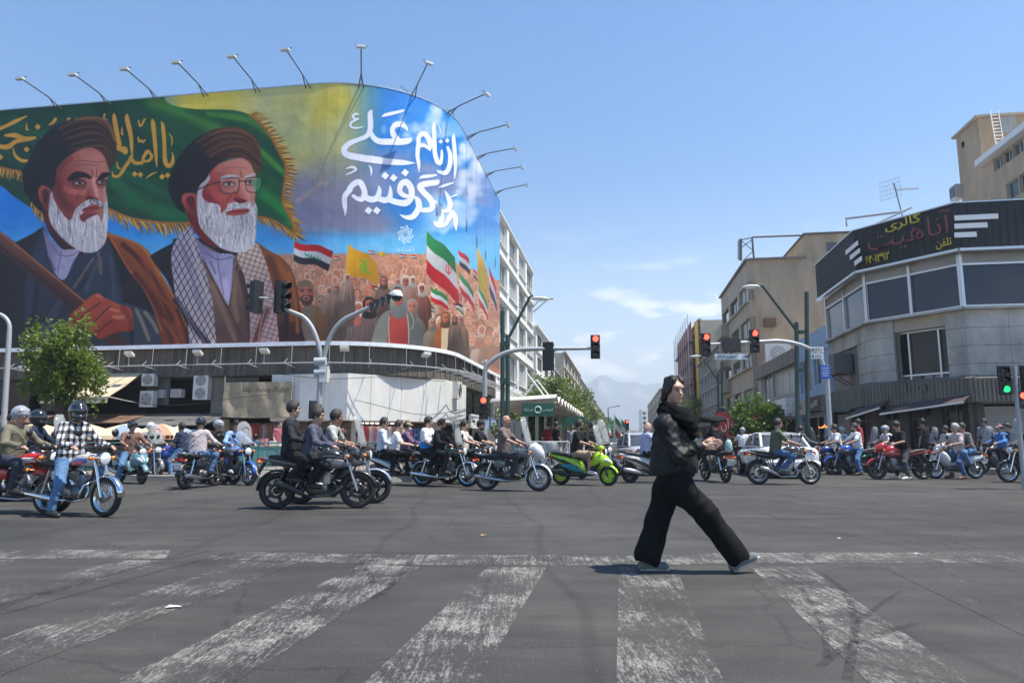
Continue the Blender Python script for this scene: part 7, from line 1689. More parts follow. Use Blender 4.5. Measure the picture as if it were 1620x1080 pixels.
  for s_ in(-1,1):mb.tube([(-.22,s_*.09,.34),(rx,s_*.085,r)],.02,6);mb.tube([(-.26,s_*.08,.66),(-.80,s_*.09,.74)],.014,6);mb.tube([(-.24,s_*.09,.36),(-.40,s_*.09,.70)],.012,6)
  mb.build('frame',M_bframe,root)
  mb=MB()
  for s_ in(-1,1):mb.tube([(rx+.02,s_*.105,r+.03),(rx+.15,s_*.105,.68)],.028,8);
  mb.build('shock_absorber',M_chrome if not nk_ else M_blkpl,root)
  mb=MB();mb.loft([(-.16,.34,.07,.08),(-.08,.34,.135,.12),(.10,.34,.135,.12),(.18,.34,.08,.08)],12);mb.lathe([(.0,-.165),(.075,-.16),(.08,-.13)],(-.02,0,.33),axis='y',n=14);mb.lathe([(.0,.165),(.075,.16),(.08,.13)],(-.02,0,.33),axis='y',n=14);en=mb.build('engine',M_eng,root)
  mb=MB()
  for q in range(6):mb.box((.10+.022*q,0,.44+.026*q),(.16,.17-.006*q,.012),0,(math.cos(-.5),0,math.sin(-.5)),(0,1,0),(math.sin(.5),0,math.cos(.5)))
  mb.box((.17,0,.51),(.10,.11,.20));mb.build('cylinder_fins',M_alloy,en)
  mb=MB()
  if nk_:mb.tube([(.26,-.05,.46),(.36,-.09,.34),(.28,-.12,.22),(-.10,-.14,.20),(-.22,-.15,.26)],.02,7);mb.loft([(-.66,.44,.03,.03,-.19),(-.64,.44,.05,.06,-.19),(-.40,.36,.055,.065,-.18),(-.24,.28,.045,.05,-.16),(-.18,.25,.02,.02,-.15)],10)
  else:mb.tube([(.24,-.04,.46),(.36,-.09,.40),(.34,-.12,.26),(.10,-.14,.22),(-.20,-.15,.24)],.018,7);mb.tube([(-.18,-.15,.24),(-.26,-.16,.245),(-.82,-.18,.32),(-.86,-.18,.325)],[.02,.042,.048,.036],10)
  mb.build('exhaust',exh,root)
  if crash:mb=MB();mb.tube([(.36,-.04,.52),(.40,-.22,.46),(.34,-.24,.30),(.20,-.12,.26)],.013,6);mb.tube([(.36,.04,.52),(.40,.22,.46),(.34,.24,.30),(.20,.12,.26)],.013,6);mb.build('crash_bar',M_chrome,root)
  mb=MB()
  for s_ in(-1,1):
   for q in(k['peg'],k['ppeg']):mb.tube([(q[0],s_*.10,q[2]-.01),(q[0],s_*(q[1]+.06),q[2])],.013,6)
  mb.build('foot_pegs',M_blkpl,root)
 elif kind=='scooter':
  mb=MB();mb.loft([(.20,.50,.06,.10),(.30,.60,.20,.22),(.42,.66,.22,.24),(.54,.64,.18,.20),(.66,.58,.10,.12),(.76,.54,.03,.05)],14,p=2.3);fr=mb.build('front_apron',P,root)
  mb=MB();mb.loft([(gx-.08,gz-.02,.10,.05),(gx+.02,gz+.0,.15,.07),(gx+.14,gz-.04,.12,.08),(gx+.20,gz-.08,.05,.05)],12);mb.build('handlebar_cowl',P if not cowl else M_blkpl,root)
  mb=MB()
  for s_ in(-1,1):mb.loft([(.58,.66,.012,.03,s_*.13),(.66,.63,.03,.045,s_*.10),(.74,.58,.012,.02,s_*.06)],8)
  mb.build('headlight',M_lens,root)
  mb=MB();mb.loft([(-.10,.25,.10,.04),(.05,.26,.15,.035),(.25,.27,.15,.035),(.34,.32,.12,.05)],10,p=4);mb.build('footboard',M_blkpl,root)
  mb=MB();mb.loft([(-.92,.76,.04,.03),(-.80,.72,.11,.08),(-.55,.62,.16,.13),(-.25,.54,.17,.17),(-.06,.46,.14,.17),(.02,.36,.10,.08)],14,p=2.6);mb.build('rear_body',P,root)
  mb=MB()
  for s_ in(-1,1):mb.loft([(-.84,.70,.006,.02,s_*.11),(-.50,.60,.012,.05,s_*.165),(-.12,.42,.012,.06,s_*.165),(.02,.34,.006,.03,s_*.12)],8)
  mb.build('side_trim',A if accent else M_blkpl,root)
  mb=MB();mb.loft([(-.86,.80,.06,.03),(-.72,.80,.13,.05),(-.50,.77,.15,.05),(-.36,.72,.15,.05),(-.14,.70,.14,.05),(-.02,.68,.08,.04)],14);mb.build('seat',M_seat,root)
  mb=MB();fender(mb,(rx,r),r+.05,math.pi*.35,math.pi*1.02,.075);mb.build('rear_fender',M_blkpl,root)
  mb=MB();mb.loft([(-.66,.26,.05,.07,.12),(-.40,.28,.07,.09,.12),(-.10,.28,.05,.07,.10)],10);mb.build('engine',M_eng,root)
  mb=MB();mb.loft([(-.88,.36,.03,.03,-.19),(-.84,.36,.055,.06,-.19),(-.52,.30,.06,.065,-.18),(-.36,.26,.03,.04,-.15)],10);mb.tube([(-.40,-.15,.27),(-.15,-.12,.22)],.02,6);mb.build('exhaust',exh,root)
  mb=MB();mb.tube([(-.72,-.12,.80),(-.94,-.10,.84),(-.94,.10,.84),(-.72,.12,.80)],.014,6);mb.build('grab_rail',M_blkpl,root)
  mb=MB();mb.tube([(rx+.04,.10,r+.04),(rx+.06,.11,.62)],.028,8);mb.build('shock_absorber',M_amber if 0 else M_blkpl,root)
 else:
  mb=MB();mb.loft([(.16,.42,.08,.10),(.22,.52,.20,.18),(.30,.60,.22,.20),(.38,.66,.16,.18),(.46,.74,.05,.08)],12);mb.build('leg_shield',P,root)
  mb=MB();mb.loft([(gx-.08,gz-.02,.08,.05),(gx+.04,gz-.0,.12,.07),(gx+.16,gz-.04,.10,.085),(gx+.20,gz-.06,.06,.05)],12);mb.build('handlebar_cowl',P,root)
  mb=MB();mb.lathe([(.0,.035),(.05,.028),(.075,.0)],(gx+.20,0,gz-.05),axis='x',n=14);mb.build('headlight',M_lens,root)
  mb=MB();mb.tube([(.36,0,.66),(.10,0,.42),(-.20,0,.46),(-.46,0,.62)],[.05,.06,.07,.05],8);mb.build('frame',P,root)
  mb=MB();mb.loft([(-.88,.66,.05,.04),(-.70,.62,.12,.10),(-.45,.56,.15,.14),(-.22,.50,.14,.12),(-.10,.46,.08,.07)],12);mb.build('rear_body',P,root)
  mb=MB();mb.loft([(-.80,.76,.10,.04),(-.70,.77,.13,.05),(-.40,.74,.14,.05),(-.15,.71,.12,.05),(-.05,.70,.06,.03)],14);mb.build('seat',M_seat,root)
  mb=MB();fender(mb,(rx,r),r+.05,math.pi*.3,math.pi*1.0,.07);mb.build('rear_fender',FM,root)
  mb=MB();mb.loft([(-.14,.30,.07,.07),(.0,.30,.12,.09),(.16,.31,.10,.07),(.30,.32,.06,.05)],12);mb.build('engine',M_eng,root)
  mb=MB();mb.tube([(.24,-.06,.28),(.10,-.13,.20),(-.20,-.15,.22),(-.30,-.16,.24),(-.80,-.17,.32)],[.016,.016,.02,.042,.045],9);mb.build('exhaust',exh,root)
  mb=MB();mb.loft([(rx-.02,r,.02,.05,-.10),(-.35,.30,.02,.055,-.11),(-.12,.29,.02,.05,-.11)],8);mb.build('chain_case',M_chrome,root)
  mb=MB()
  for s_ in(-1,1):mb.tube([(rx+.02,s_*.10,r+.03),(rx+.12,s_*.10,.62)],.026,8)
  mb.build('shock_absorber',M_chrome,root)
  mb=MB()
  for s_ in(-1,1):mb.tube([(k['peg'][0],s_*.10,.27),(k['peg'][0],s_*.28,.28)],.014,6)
  mb.build('foot_pegs',M_blkpl,root)
 if screen:windscreen(root,gx+.16,gz+.02,screen_h)
 if box:
  mb=MB();mb.loft([(-1.12,.96,.05,.05),(-1.10,.96,.19,.15),(-.80,.96,.20,.16),(-.76,.96,.06,.06)],12,p=5);mb.build('luggage_box',box,root)
 return root
def bike_at(px,b):return gnd(px,b)
def put(bike,kind,label,o,seat='seat',foot=None,lean=.12,hands='bar',vox=.014,h=1.0,up=0,**kw):
 k=BK[kind];s=k[seat];lo=bike.location
 rj=random.Random(label+'h');lean+=rj.uniform(-.03,.06);h*=rj.uniform(.975,1.03)
 J=rider_joints((s[0],s[1]+up),k['grip'],k['peg']if seat=='seat' else k['ppeg'],lean,foot,hands,h)
 return person(label,J,o,tuple(lo),bike.rotation_euler[2],vox,**kw)
T=True
def W_(c,k):return cloth(c,k)
whiteS,blackS,navyS,greyS=W_((.66,.66,.67),'white shirt'),BLACKC,W_((.03,.04,.075),'navy shirt'),W_((.25,.25,.26),'grey shirt')
slate=W_((.085,.09,.125),'slate shirt');blackden=W_((.03,.032,.036),'black denim shirt');olive=W_((.16,.15,.11),'olive jumper');lav=W_((.42,.42,.60),'lavender shirt');ltb=W_((.24,.38,.66),'light blue shirt')
pinkish=W_((.52,.44,.44),'pale pink shirt');brownS=W_((.17,.13,.12),'brown patterned shirt');rust_t=W_((.17,.095,.08),'rust brown tee');cream=W_((.55,.50,.43),'cream shirt');khaki=W_((.36,.27,.18),'khaki shorts');greenT=W_((.11,.125,.075),'olive green tee');purple=W_((.16,.10,.17),'purple check shirt')
helm_b=mat('glossy black helmet',(.015,.015,.017),.18,coat=.8);helm_g=mat('silver grey helmet',(.30,.32,.34),.25,coat=.6);helm_w=mat('white helmet',(.65,.65,.66),.25,coat=.6)
cap_b=W_((.02,.02,.022),'black cap');cap_t=W_((.40,.26,.14),'tan cap')
# --- nearest at left
g=bike_at(28,811)
b1=motorcycle('red motorcycle at the left edge, half hidden behind the checked shirt rider','std',tuple(g),R(-6),(.42,.015,.02),'red',mat('white decal',(.6,.6,.6),.4),wheels='alloy',fend=M_chrome)
put(b1,'std','man in grey helmet and olive jumper on the red motorcycle at the left edge',dict(top=olive,legs=W_((.05,.055,.075),'navy trousers'),sleeve='long',hat='half',hatm=helm_g,skin=0,shoe=M_shoe_b),lean=.14,vox=.013)
g=bike_at(118,815)
b2=motorcycle('old motorcycle with red and blue tank and wire wheels under the checked shirt man','std',tuple(g),R(-20),(.48,.48,.47),'silver',mat('blue and red tank flash',(.05,.08,.38),.3,coat=.5),wheels='spoke',exh=M_chrome,fend=M_chrome,crash=True)
mb=MB()
for s_ in(-1,1):mb.loft([(.0,.77,.004,.02,s_*.119),(.14,.785,.006,.026,s_*.132),(.24,.79,.006,.018,s_*.134)],8)
mb.build('tank_flash',mat('red tank flash',(.45,.03,.03),.3,coat=.5),b2)
mb=MB();mb.loft([(-.95,.62,.03,.05),(-.80,.66,.06,.06),(-.62,.64,.08,.06)],8);mb.build('tail_piece',mat('red tail paint',(.42,.03,.03),.3,coat=.5),b2)
put(b2,'std','man in black full face helmet and black and white checked shirt on an old motorcycle',dict(top=cloth((.6,.6,.6),'checked','check'),legs=denim(1),sleeve='long',hat='full',hatm=helm_b,shoe=M_shoe_b),foot='r',lean=.10,vox=.011,h=1.05)
g=bike_at(60,792)
b3=motorcycle('dark motorcycle with tall windscreen between the red one and the tree','std',tuple(g),R(5),(.03,.03,.04),'dark',screen=True)
put(b3,'std','man in black full face helmet and navy top behind the windscreen at left',dict(top=navyS,legs=DARKT,sleeve='long',hat='full',hatm=helm_b),lean=.1)
g=bike_at(18,786)
b3b=motorcycle('black motorcycle hidden behind the red one at the left edge','std',tuple(g),R(0),(.02,.02,.02),'black')
put(b3b,'std','bareheaded bearded man in dark jacket looking round behind the grey helmet',dict(top=W_((.05,.055,.05),'dark jacket'),legs=DARKT,sleeve='long',beard=True,yaw=-.5),lean=.05)
# --- pair on the black naked bike and the pair just behind
g=bike_at(500,804)
b4=motorcycle('glossy black naked motorcycle carrying two men in dark shirts, nearest in the middle','naked',tuple(g),R(4),(.018,.018,.02),'black',mat('silver black shroud',(.10,.10,.11),.3,coat=.5),wheels='cast',exh=M_blkpl,fend=M_bframe)
mb=MB();mb.loft([(.49,.95,.02,.05),(.60,.93,.13,.10),(.70,.86,.10,.09)],10);mb.build('fly_screen',M_visor,b4)
mb=MB();mb.box((-.98,0,.58),(.03,.17,.44),0,(.86,0,-.5),(0,1,0),(.5,0,.86));mb.build('mudguard_flap',M_blkpl,b4)
put(b4,'naked','man in slate blue shirt steering the nearest black motorcycle',dict(top=slate,legs=BLACKC,sleeve='long',skin=0,shoe=M_shoe_b,bulk=1.04),lean=.20,vox=.011)
put(b4,'naked','man in black denim shirt sitting upright behind the slate shirt driver',dict(top=blackden,legs=BLACKC,sleeve='long',skin=2,shoe=M_shoe_b),seat='pill',lean=.0,hands='waist',vox=.011,h=1.06)
g=bike_at(532,796)
b5=motorcycle('silver fendered motorcycle with clear windscreen riding alongside the nearest black one','naked',tuple(g),R(2),(.10,.10,.11),'graphite',wheels='cast',exh=M_muff,fend=paint((.22,.26,.34),'silver blue'),lamp='round',screen=True)
put(b5,'naked','curly haired man in pale grey shirt driving behind the slate shirt rider',dict(top=W_((.36,.37,.36),'pale grey shirt'),legs=DARKT,sleeve='short',skin=1),lean=.16)
put(b5,'naked','man in black tee and dark glasses seated between the two nearest heads',dict(top=blackS,legs=DARKT,beard=True,glasses=True),seat='pill',lean=.05,hands='knees')
# --- left background group
g=bike_at(206,764)
b6=motorcycle('pale teal scooter stopped in front of the market umbrellas','scooter',tuple(g),R(-38),(.12,.25,.28),'teal',wheels='cast',cowl=True)
put(b6,'scooter','man in rust brown tee and black half helmet on the teal scooter',dict(top=rust_t,legs=denim(1),hat='half',hatm=helm_b,skin=1,shield=False),foot='r',lean=.06)
g=bike_at(236,757)
b7=motorcycle('old motorcycle with round lamp and tall screen right behind the teal scooter','std',tuple(g),R(-42),(.20,.20,.21),'grey',wheels='spoke',screen=True)
put(b7,'std','rider with white helmet behind the clear screen beside the teal scooter',dict(top=greyS,legs=DARKT,hat='half',hatm=helm_w),lean=.08)
g=bike_at(316,771)
b8=motorcycle('motorcycle seen from behind under the man in the pale pink shirt','std',tuple(g),R(82),(.03,.03,.035),'dark',wheels='cast')
put(b8,'std','man seen from behind in pale pink shirt and black helmet with one foot down',dict(top=pinkish,legs=denim(0),sleeve='long',hat='half',hatm=helm_b,shield=False),foot='l',lean=.08)
g=bike_at(276,757)
b9=motorcycle('blue tailed motorcycle parked by the turquoise railing','naked',tuple(g),R(172),(.03,.10,.42),'blue',wheels='cast')
put(b9,'naked','man in navy tee sitting on the parked blue motorcycle',dict(top=navyS,legs=denim(1),beard=True,skin=1),foot='both',lean=.05,hands='knees')
g=bike_at(345,764)
b10=motorcycle('black motorcycle half hidden between the pink shirt and light blue shirt riders','std',tuple(g),R(-30),(.02,.02,.022),'black')
put(b10,'std','man in black tee and silver helmet left of the light blue shirt rider',dict(top=blackS,legs=DARKT,hat='half',hatm=helm_g),lean=.1)
g=bike_at(373,766)
b11=motorcycle('bright blue motorcycle with windscreen and white wheel turning to the right','std',tuple(g),R(-40),(.02,.09,.42),'blue',wheels='cast',rimm=M_alloy,screen=True)
put(b11,'std','man in light blue shirt and dark cap on the blue motorcycle with screen',dict(top=ltb,legs=W_((.07,.07,.08),'charcoal trousers'),sleeve='long',hat='cap',hatm=cap_b,shoe=M_shoe_w),lean=.06)
# --- middle group
g=bike_at(632,767)
b12=motorcycle('black scooter with white stripes carrying two men in white shirts','scooter',tuple(g),R(6),(.018,.018,.02),'black',mat('white scooter trim',(.6,.6,.6),.3,coat=.5),wheels='cast',exh=M_muff)
put(b12,'scooter','man in white shirt driving the black scooter with white stripes',dict(top=whiteS,legs=BLACKC,sleeve='short',skin=2),lean=.12)
put(b12,'scooter','man in pale blue white shirt and dark glasses riding pillion on the black scooter',dict(top=W_((.52,.56,.64),'pale blue shirt'),legs=BLACKC,sleeve='long',glasses=True),seat='pill',lean=.05,hands='waist',h=1.05)
g=bike_at(652,761)
b12b=motorcycle('dark motorcycle hidden behind the two white shirt riders','std',tuple(g),R(10),(.03,.03,.03),'dark')
put(b12b,'std','man in purple checked shirt, tan cap and white face mask',dict(top=purple,legs=DARKT,sleeve='long',hat='cap',hatm=cap_t,mask=True),lean=.05)
g=bike_at(704,769)
b13=motorcycle('old black and green motorcycle with roofed windscreen carrying two heavy men','std',tuple(g),R(-18),(.02,.06,.045),'dark green',wheels='spoke',exh=M_chrome,fend=M_chrome,screen=True,screen_h=.7)
mb=MB();mb.box((.18,0,1.70),(.62,.46,.012),0,(.98,0,.2),(0,1,0),(-.2,0,.98));mb.build('screen_roof',M_screen,b13)
mb=MB()
for s_ in(-1,1):mb.tube([(.34,s_*.2,1.05),(.30,s_*.2,1.68)],.01,5)
mb.build('roof_strut',M_frame_d,b13)
put(b13,'std','bearded man in black tee driving the old green motorcycle',dict(top=blackS,legs=DARKT,sleeve='long',beard=True,bulk=1.08),lean=.1)
put(b13,'std','heavy man in blue and white polo riding pillion on the old green motorcycle',dict(top=cloth((.6,.6,.6),'polo','half'),legs=BLACKC,bulk=1.2,skin=2),seat='pill',lean=.0,hands='knees',h=1.03)
g=bike_at(811,776)
b14=motorcycle('grey motorcycle with white fender and clear fairing ridden by the bald man','std',tuple(g),R(-16),(.13,.145,.14),'grey green',wheels='cast',rimm=M_alloy,exh=M_muff,fend=paint((.6,.6,.6),'white'),screen=True,screen_h=.66,crash=False)
mb=MB();mb.loft([(.40,.90,.12,.12),(.54,.92,.19,.17),(.66,.86,.16,.15),(.74,.80,.06,.07)],12);mb.build('fairing',mat('milky plastic fairing',(.55,.56,.55),.35),b14)
put(b14,'std','bald man in brown patterned shirt riding the grey motorcycle',dict(top=brownS,legs=W_((.05,.05,.055),'dark grey trousers'),hair='none',skin=0,bulk=1.08),lean=.04,vox=.012,h=1.05)
g=bike_at(744,765)
b15=motorcycle('black motorcycle waiting behind the bald rider, mostly hidden','std',tuple(g),R(-12),(.02,.02,.02),'black',fend=M_chrome)
put(b15,'std','man in cream striped shirt left of the black cap rider',dict(top=cream,legs=DARKT,skin=2),lean=.05)
g=bike_at(768,762)
b15b=motorcycle('dark motorcycle behind the bald rider carrying the man with black cap','std',tuple(g),R(-8),(.025,.025,.03),'dark')
put(b15b,'std','man in black tee and black cap just left of the bald rider',dict(top=blackS,legs=DARKT,hat='cap',hatm=cap_b,beard=True),lean=.05)
g=bike_at(924,767)
b16=motorcycle('bright green sport scooter with green wheels and clear screen','scooter',tuple(g),R(-24),(.38,.62,.02),'lime',M_blkpl,wheels='cast',rimm=mat('lime wheel',(.42,.66,.03),.4),exh=M_blkpl,screen=True,screen_h=.55,box=glass('clear luggage box',(.75,.8,.82),.4))
mb=MB();mb.loft([(.10,.36,.16,.05),(.30,.44,.21,.08),(.50,.56,.20,.06)],10);mb.build('black_fairing_strip',M_blkpl,b16)
mb=MB()
for s_ in(-1,1):mb.loft([(-.55,.50,.01,.03,s_*.165),(-.25,.44,.014,.09,s_*.178),(.0,.36,.01,.05,s_*.15)],8)
mb.build('teal_side_panel',mat('teal panel',(.02,.22,.24),.35),b16)
put(b16,'scooter','man in black tee, khaki shorts and dark glasses on the bright green scooter',dict(top=blackS,legs=khaki,shorts=True,glasses=True,beard=True,shoe=M_shoe_w),lean=.04,h=1.05)
g=bike_at(944,758)
b17=motorcycle('dark motorcycle behind the bright green scooter with a big clear screen','std',tuple(g),R(-50),(.03,.03,.03),'dark',screen=True,screen_h=.75)
put(b17,'std','rider in black helmet behind the green scooter',dict(top=blackS,legs=DARKT,sleeve='long',hat='half',hatm=helm_b,shield=False),lean=.06)
g=bike_at(1032,763)
b18=motorcycle('silver scooter behind the walking woman','scooter',tuple(g),R(10),(.40,.41,.42),'silver',wheels='cast',exh=M_alloy)
put(b18,'scooter','balding man in lavender shirt on the silver scooter',dict(top=lav,legs=BLACKC,sleeve='long',hair='ring',hairm=M_hairg,skin=2),lean=.05,h=1.02)
g=bike_at(1132,761)
b19=motorcycle('motorcycle with a black umbrella roof seen from behind, right of the walking woman','std',tuple(g),R(100),(.05,.045,.045),'dark brown',wheels='cast',crash=True)
mb=MB();mb.loft([(-.30,1.66,.06,.02),(-.26,1.70,.30,.07),(.0,1.74,.40,.10),(.26,1.70,.30,.07),(.30,1.66,.06,.02)],14);mb.tube([(.28,0,1.0),(.1,0,1.7)],.014,6);mb.build('umbrella_roof',BLACKC,b19)
mb=MB();mb.lathe([(.0,.30),(.05,.29),(.09,.2),(.10,.05),(.09,0)],(-.86,0,.86),n=14);mb.build('water_bottle',mat('patterned bottle',(.30,.48,.46),.3,noise=.5,nscale=20),b19)
put(b19,'std','rider under the black umbrella roof, dressed in black',dict(top=BLACKC,legs=DARKT,hat='cap',hatm=cap_b),lean=.05)
g=bike_at(1240,766)
b20=motorcycle('black motorcycle crossing in front of the white saloon car at right','naked',tuple(g),R(0),(.02,.02,.02),'black',M_blkpl,wheels='cast',rimm=mat('pale rim',(.34,.33,.30),.4),exh=M_muff,lamp='round')
put(b20,'naked','man in olive tee and jeans riding in front of the white saloon car',dict(top=greenT,legs=denim(0),skin=0,shoe=mat('grey trainer',(.25,.25,.25),.6)),lean=.16,vox=.012,h=1.04)
mb=MB();mb.box((.0,0,0),(.001,.001,.001))if 0 else None
g=bike_at(1176,738)
b21=motorcycle('distant motorcycle beyond the white saloon car, seen from behind','std',tuple(g),R(85),(.03,.03,.03),'dark',screen=False)
put(b21,'std','helmeted rider in white shirt beyond the white saloon car',dict(top=whiteS,legs=DARKT,hat='half',hatm=helm_g,shield=False),lean=.06,vox=.016)
# --- right group, facing left
GR_='motorcycles waiting at the right'
PRG='men waiting on motorcycles at the right'
g=bike_at(1318,750)
b22=motorcycle('blue motorcycle at the left end of the waiting row on the right','std',tuple(g),R(176),(.02,.05,.25),'deep blue',group=GR_)
put(b22,'std','man in white tee and light jeans at the left end of the waiting row',dict(top=whiteS,legs=denim(1),glasses=True,skin=1),foot='both',lean=.1,group=PRG)
g=bike_at(1276,746)
b22b=motorcycle('motorcycle with clear screen turned to face the waiting row','std',tuple(g),R(12),(.03,.03,.03),'dark',screen=True,group=GR_)
put(b22b,'std','bearded man in dark waistcoat over white sleeves talking to the waiting row',dict(top=W_((.12,.13,.14),'dark waistcoat'),legs=DARKT,sleeve='long',beard=True,yaw=.2),lean=.1,group=PRG)
g=bike_at(1330,742)
b22c=motorcycle('dark motorcycle behind the white tee man in the waiting row','std',tuple(g),R(180),(.02,.02,.02),'black',screen=True,group=GR_)
put(b22c,'std','grey haired man in pale blue shirt behind the white tee man',dict(top=W_((.45,.50,.56),'pale blue shirt2'),legs=DARKT,hairm=M_hairg,beard='grey'),lean=.05,group=PRG)
g=bike_at(1352,751)
b23=motorcycle('blue naked motorcycle with white seat in the waiting row','naked',tuple(g),R(178),(.02,.08,.40),'blue',M_blkpl,wheels='cast',group=GR_)
put(b23,'naked','bearded man in white tee with black strap and jeans, foot on the road',dict(top=whiteS,legs=denim(1),beard=True,bag=True,yaw=.25),foot='both',lean=.12,group=PRG,h=1.02)
g=bike_at(1425,758)
b24=motorcycle('red naked motorcycle in the waiting row','naked',tuple(g),R(180),(.36,.012,.02),'red',mat('dark red cowl',(.20,.01,.015),.3,coat=.5),wheels='cast',fend=paint((.36,.012,.02),'red'),cowl=True,group=GR_)
put(b24,'naked','man in black tee with yellow trim looking down on the red motorcycle',dict(top=BLACKC,legs=W_((.075,.07,.075),'dark grey jeans'),skin=0,shoe=M_shoe_w,nod=.55),foot='both',lean=.26,group=PRG,vox=.012,h=1.03)
g=bike_at(1402,747)
b24b=motorcycle('motorcycle with bright green fender behind the red one','naked',tuple(g),R(184),(.03,.03,.03),'dark',fend=paint((.05,.5,.2),'green'),wheels='cast',screen=True,group=GR_)
put(b24b,'naked','man in white shirt and silver helmet behind the red motorcycle',dict(top=whiteS,legs=DARKT,hat='half',hatm=helm_g),lean=.1,group=PRG)
g=bike_at(1512,757)
b25=motorcycle('white step-through motorcycle carrying the grey haired man','cub',tuple(g),R(180),(.60,.64,.66),'white',wheels='spoke',exh=M_chrome,group=GR_)
mb=MB();mb.box((-.1,0,.5),(.001,.001,.001))if 0 else None
put(b25,'cub','grey haired man in pale pink shirt on the white step-through',dict(top=W_((.46,.38,.38),'dusty pink shirt'),legs=denim(0),hairm=M_hairg,shoe=M_shoe_n),foot='both',lean=.08,group=PRG,vox=.012,h=1.03)
put(b25,'cub','man in grey tee and jeans riding pillion on the white step-through',dict(top=W_((.17,.17,.165),'mid grey tee'),legs=denim(1),shoe=M_shoe_b),seat='pill',lean=.22,hands='knees',group=PRG)
g=bike_at(1494,746)
b25b=motorcycle('dark motorcycle with narrow screen behind the white step-through','std',tuple(g),R(186),(.02,.02,.02),'black',screen=True,group=GR_)
put(b25b,'std','bearded man in white open shirt behind the front of the white step-through',dict(top=W_((.62,.60,.55),'off white shirt'),legs=DARKT,beard=True,skin=1),lean=.0,hands='waist',group=PRG)
g=bike_at(1632,763)
b26=motorcycle('black motorcycle with tall rounded screen at the right edge','std',tuple(g),R(180),(.02,.02,.02),'black',wheels='spoke',screen=True,screen_h=.72,group=GR_)
put(b26,'std','man in dark clothes at the right edge behind the tall screen',dict(top=W_((.04,.04,.05),'dark shirt'),legs=DARKT,skin=1),lean=.05,group=PRG,h=1.05)
g=bike_at(1582,750)
b27=motorcycle('black motorcycle with screen behind the one at the right edge','std',tuple(g),R(178),(.03,.03,.03),'dark',screen=True,group=GR_)
put(b27,'std','man in bright blue shirt and pink cap near the right edge',dict(top=W_((.10,.24,.55),'bright blue shirt'),legs=DARKT,sleeve='long',hat='cap',hatm=W_((.5,.25,.25),'pink cap')),lean=.12,group=PRG)
put(b27,'std','man in navy shirt seated behind the bright blue shirt',dict(top=navyS,legs=DARKT,sleeve='long'),seat='pill',lean=.08,hands='knees',group=PRG)
# ------------------------ saloon cars
M_carw=mat('white car paint',(.66,.66,.66),.25,coat=.8);M_cars=mat('silver car paint',(.45,.46,.48),.28,metal=.3,coat=.8);M_carg=mat('car window glass',(.045,.05,.055),.05,spec=1.0)
def car(label,px,b,rz,m,scale=1.0):
 g=gnd(px,b);root=thing('saloon_car',label,'car',tuple(g),rz,'white saloon cars')
 mb=MB();mb.loft([(-2.10,.62,.62,.16),(-2.06,.62,.76,.26),(-1.9,.63,.82,.32),(-1.2,.62,.85,.34),(0,.60,.85,.33),(1.2,.58,.84,.32),(1.9,.54,.78,.26),(2.08,.52,.66,.18)],20,p=4.5);bd=mb.build('body',m,root)
 mb=MB();mb.loft([(-1.40,.90,.70,.02),(-1.12,1.02,.67,.13),(-.74,1.10,.635,.23),(.0,1.12,.625,.25),(.45,1.10,.625,.23),(.90,1.0,.66,.12),(1.25,.90,.68,.02)],20,p=5);cab=mb.build('cabin_glass',M_carg,root)
 mb=MB();mb.loft([(-.86,1.315,.57,.03),(-.68,1.34,.60,.035),(.0,1.365,.60,.04),(.40,1.33,.60,.035),(.52,1.30,.58,.025)],16,p=4);mb.build('roof',m,cab)
 mb=MB()
 for s_ in(-1,1):
  for a_,b_,r_ in(((-1.36,.71,.92),(-.80,.60,1.325),.05),((-.10,.69,.93),(-.10,.615,1.35),.03),((1.20,.69,.91),(.48,.60,1.325),.032),((-1.1,.695,.94),(1.1,.695,.93),.02)):mb=MB();mb.tube([(a_[0],s_*a_[1],a_[2]),(b_[0],s_*b_[1],b_[2])],r_,6);mb.build('pillar',m,cab)
 for s_ in(-1,1):
  mb=MB();mb.loft([(-2.09,.74,.10,.075,s_*.56),(-2.0,.75,.12,.09,s_*.66),(-1.84,.76,.05,.06,s_*.78)],10,p=3);mb.build('tail_light',M_tail,root)
  for x in(-1.28,1.30):
   mb=MB();mb.lathe([(.20,-.09),(.29,-.09),(.30,-.05),(.30,.05),(.29,.09),(.20,.09)],(x,s_*.78,.30),axis='y',n=20,close=True);w=mb.build('wheel',M_tyre,root);mb=MB();mb.lathe([(.0,s_*.06),(.12,s_*.075),(.20,s_*.06),(.20,-s_*.05)],(x,s_*.79,.30),axis='y',n=18);mb.build('rim',M_alloy,w)
   mb=MB();fender(mb,(x,.30),.35,.1,math.pi-.1,.02);mb.v=[(a,b_+s_*.835,c)for a,b_,c in mb.v];mb.build('wheel_arch',M_blkpl,root)
  mb=MB();mb.box((.55,s_*.86,.98),(.10,.16,.11));mb.build('mirror',m,root)
 mb=MB();mb.box((-2.13,0,.66),(.02,.50,.13));mb.build('number_plate',M_plate,root)
 mb=MB();mb.loft([(-2.16,.44,.60,.07),(-2.10,.44,.80,.12),(-1.95,.44,.84,.12)],14,p=4);mb.build('rear_bumper',m,root)
 mb=MB();mb.box((-1.98,0,.865),(.26,1.2,.02));mb.build('boot_edge',m,root)
 return root
car('white saloon car seen from behind, just beyond the olive tee rider',1226,752,R(84),M_carw)
car('white hatch-tailed car seen from behind, left of the walking woman',1016,748,R(92),M_cars)
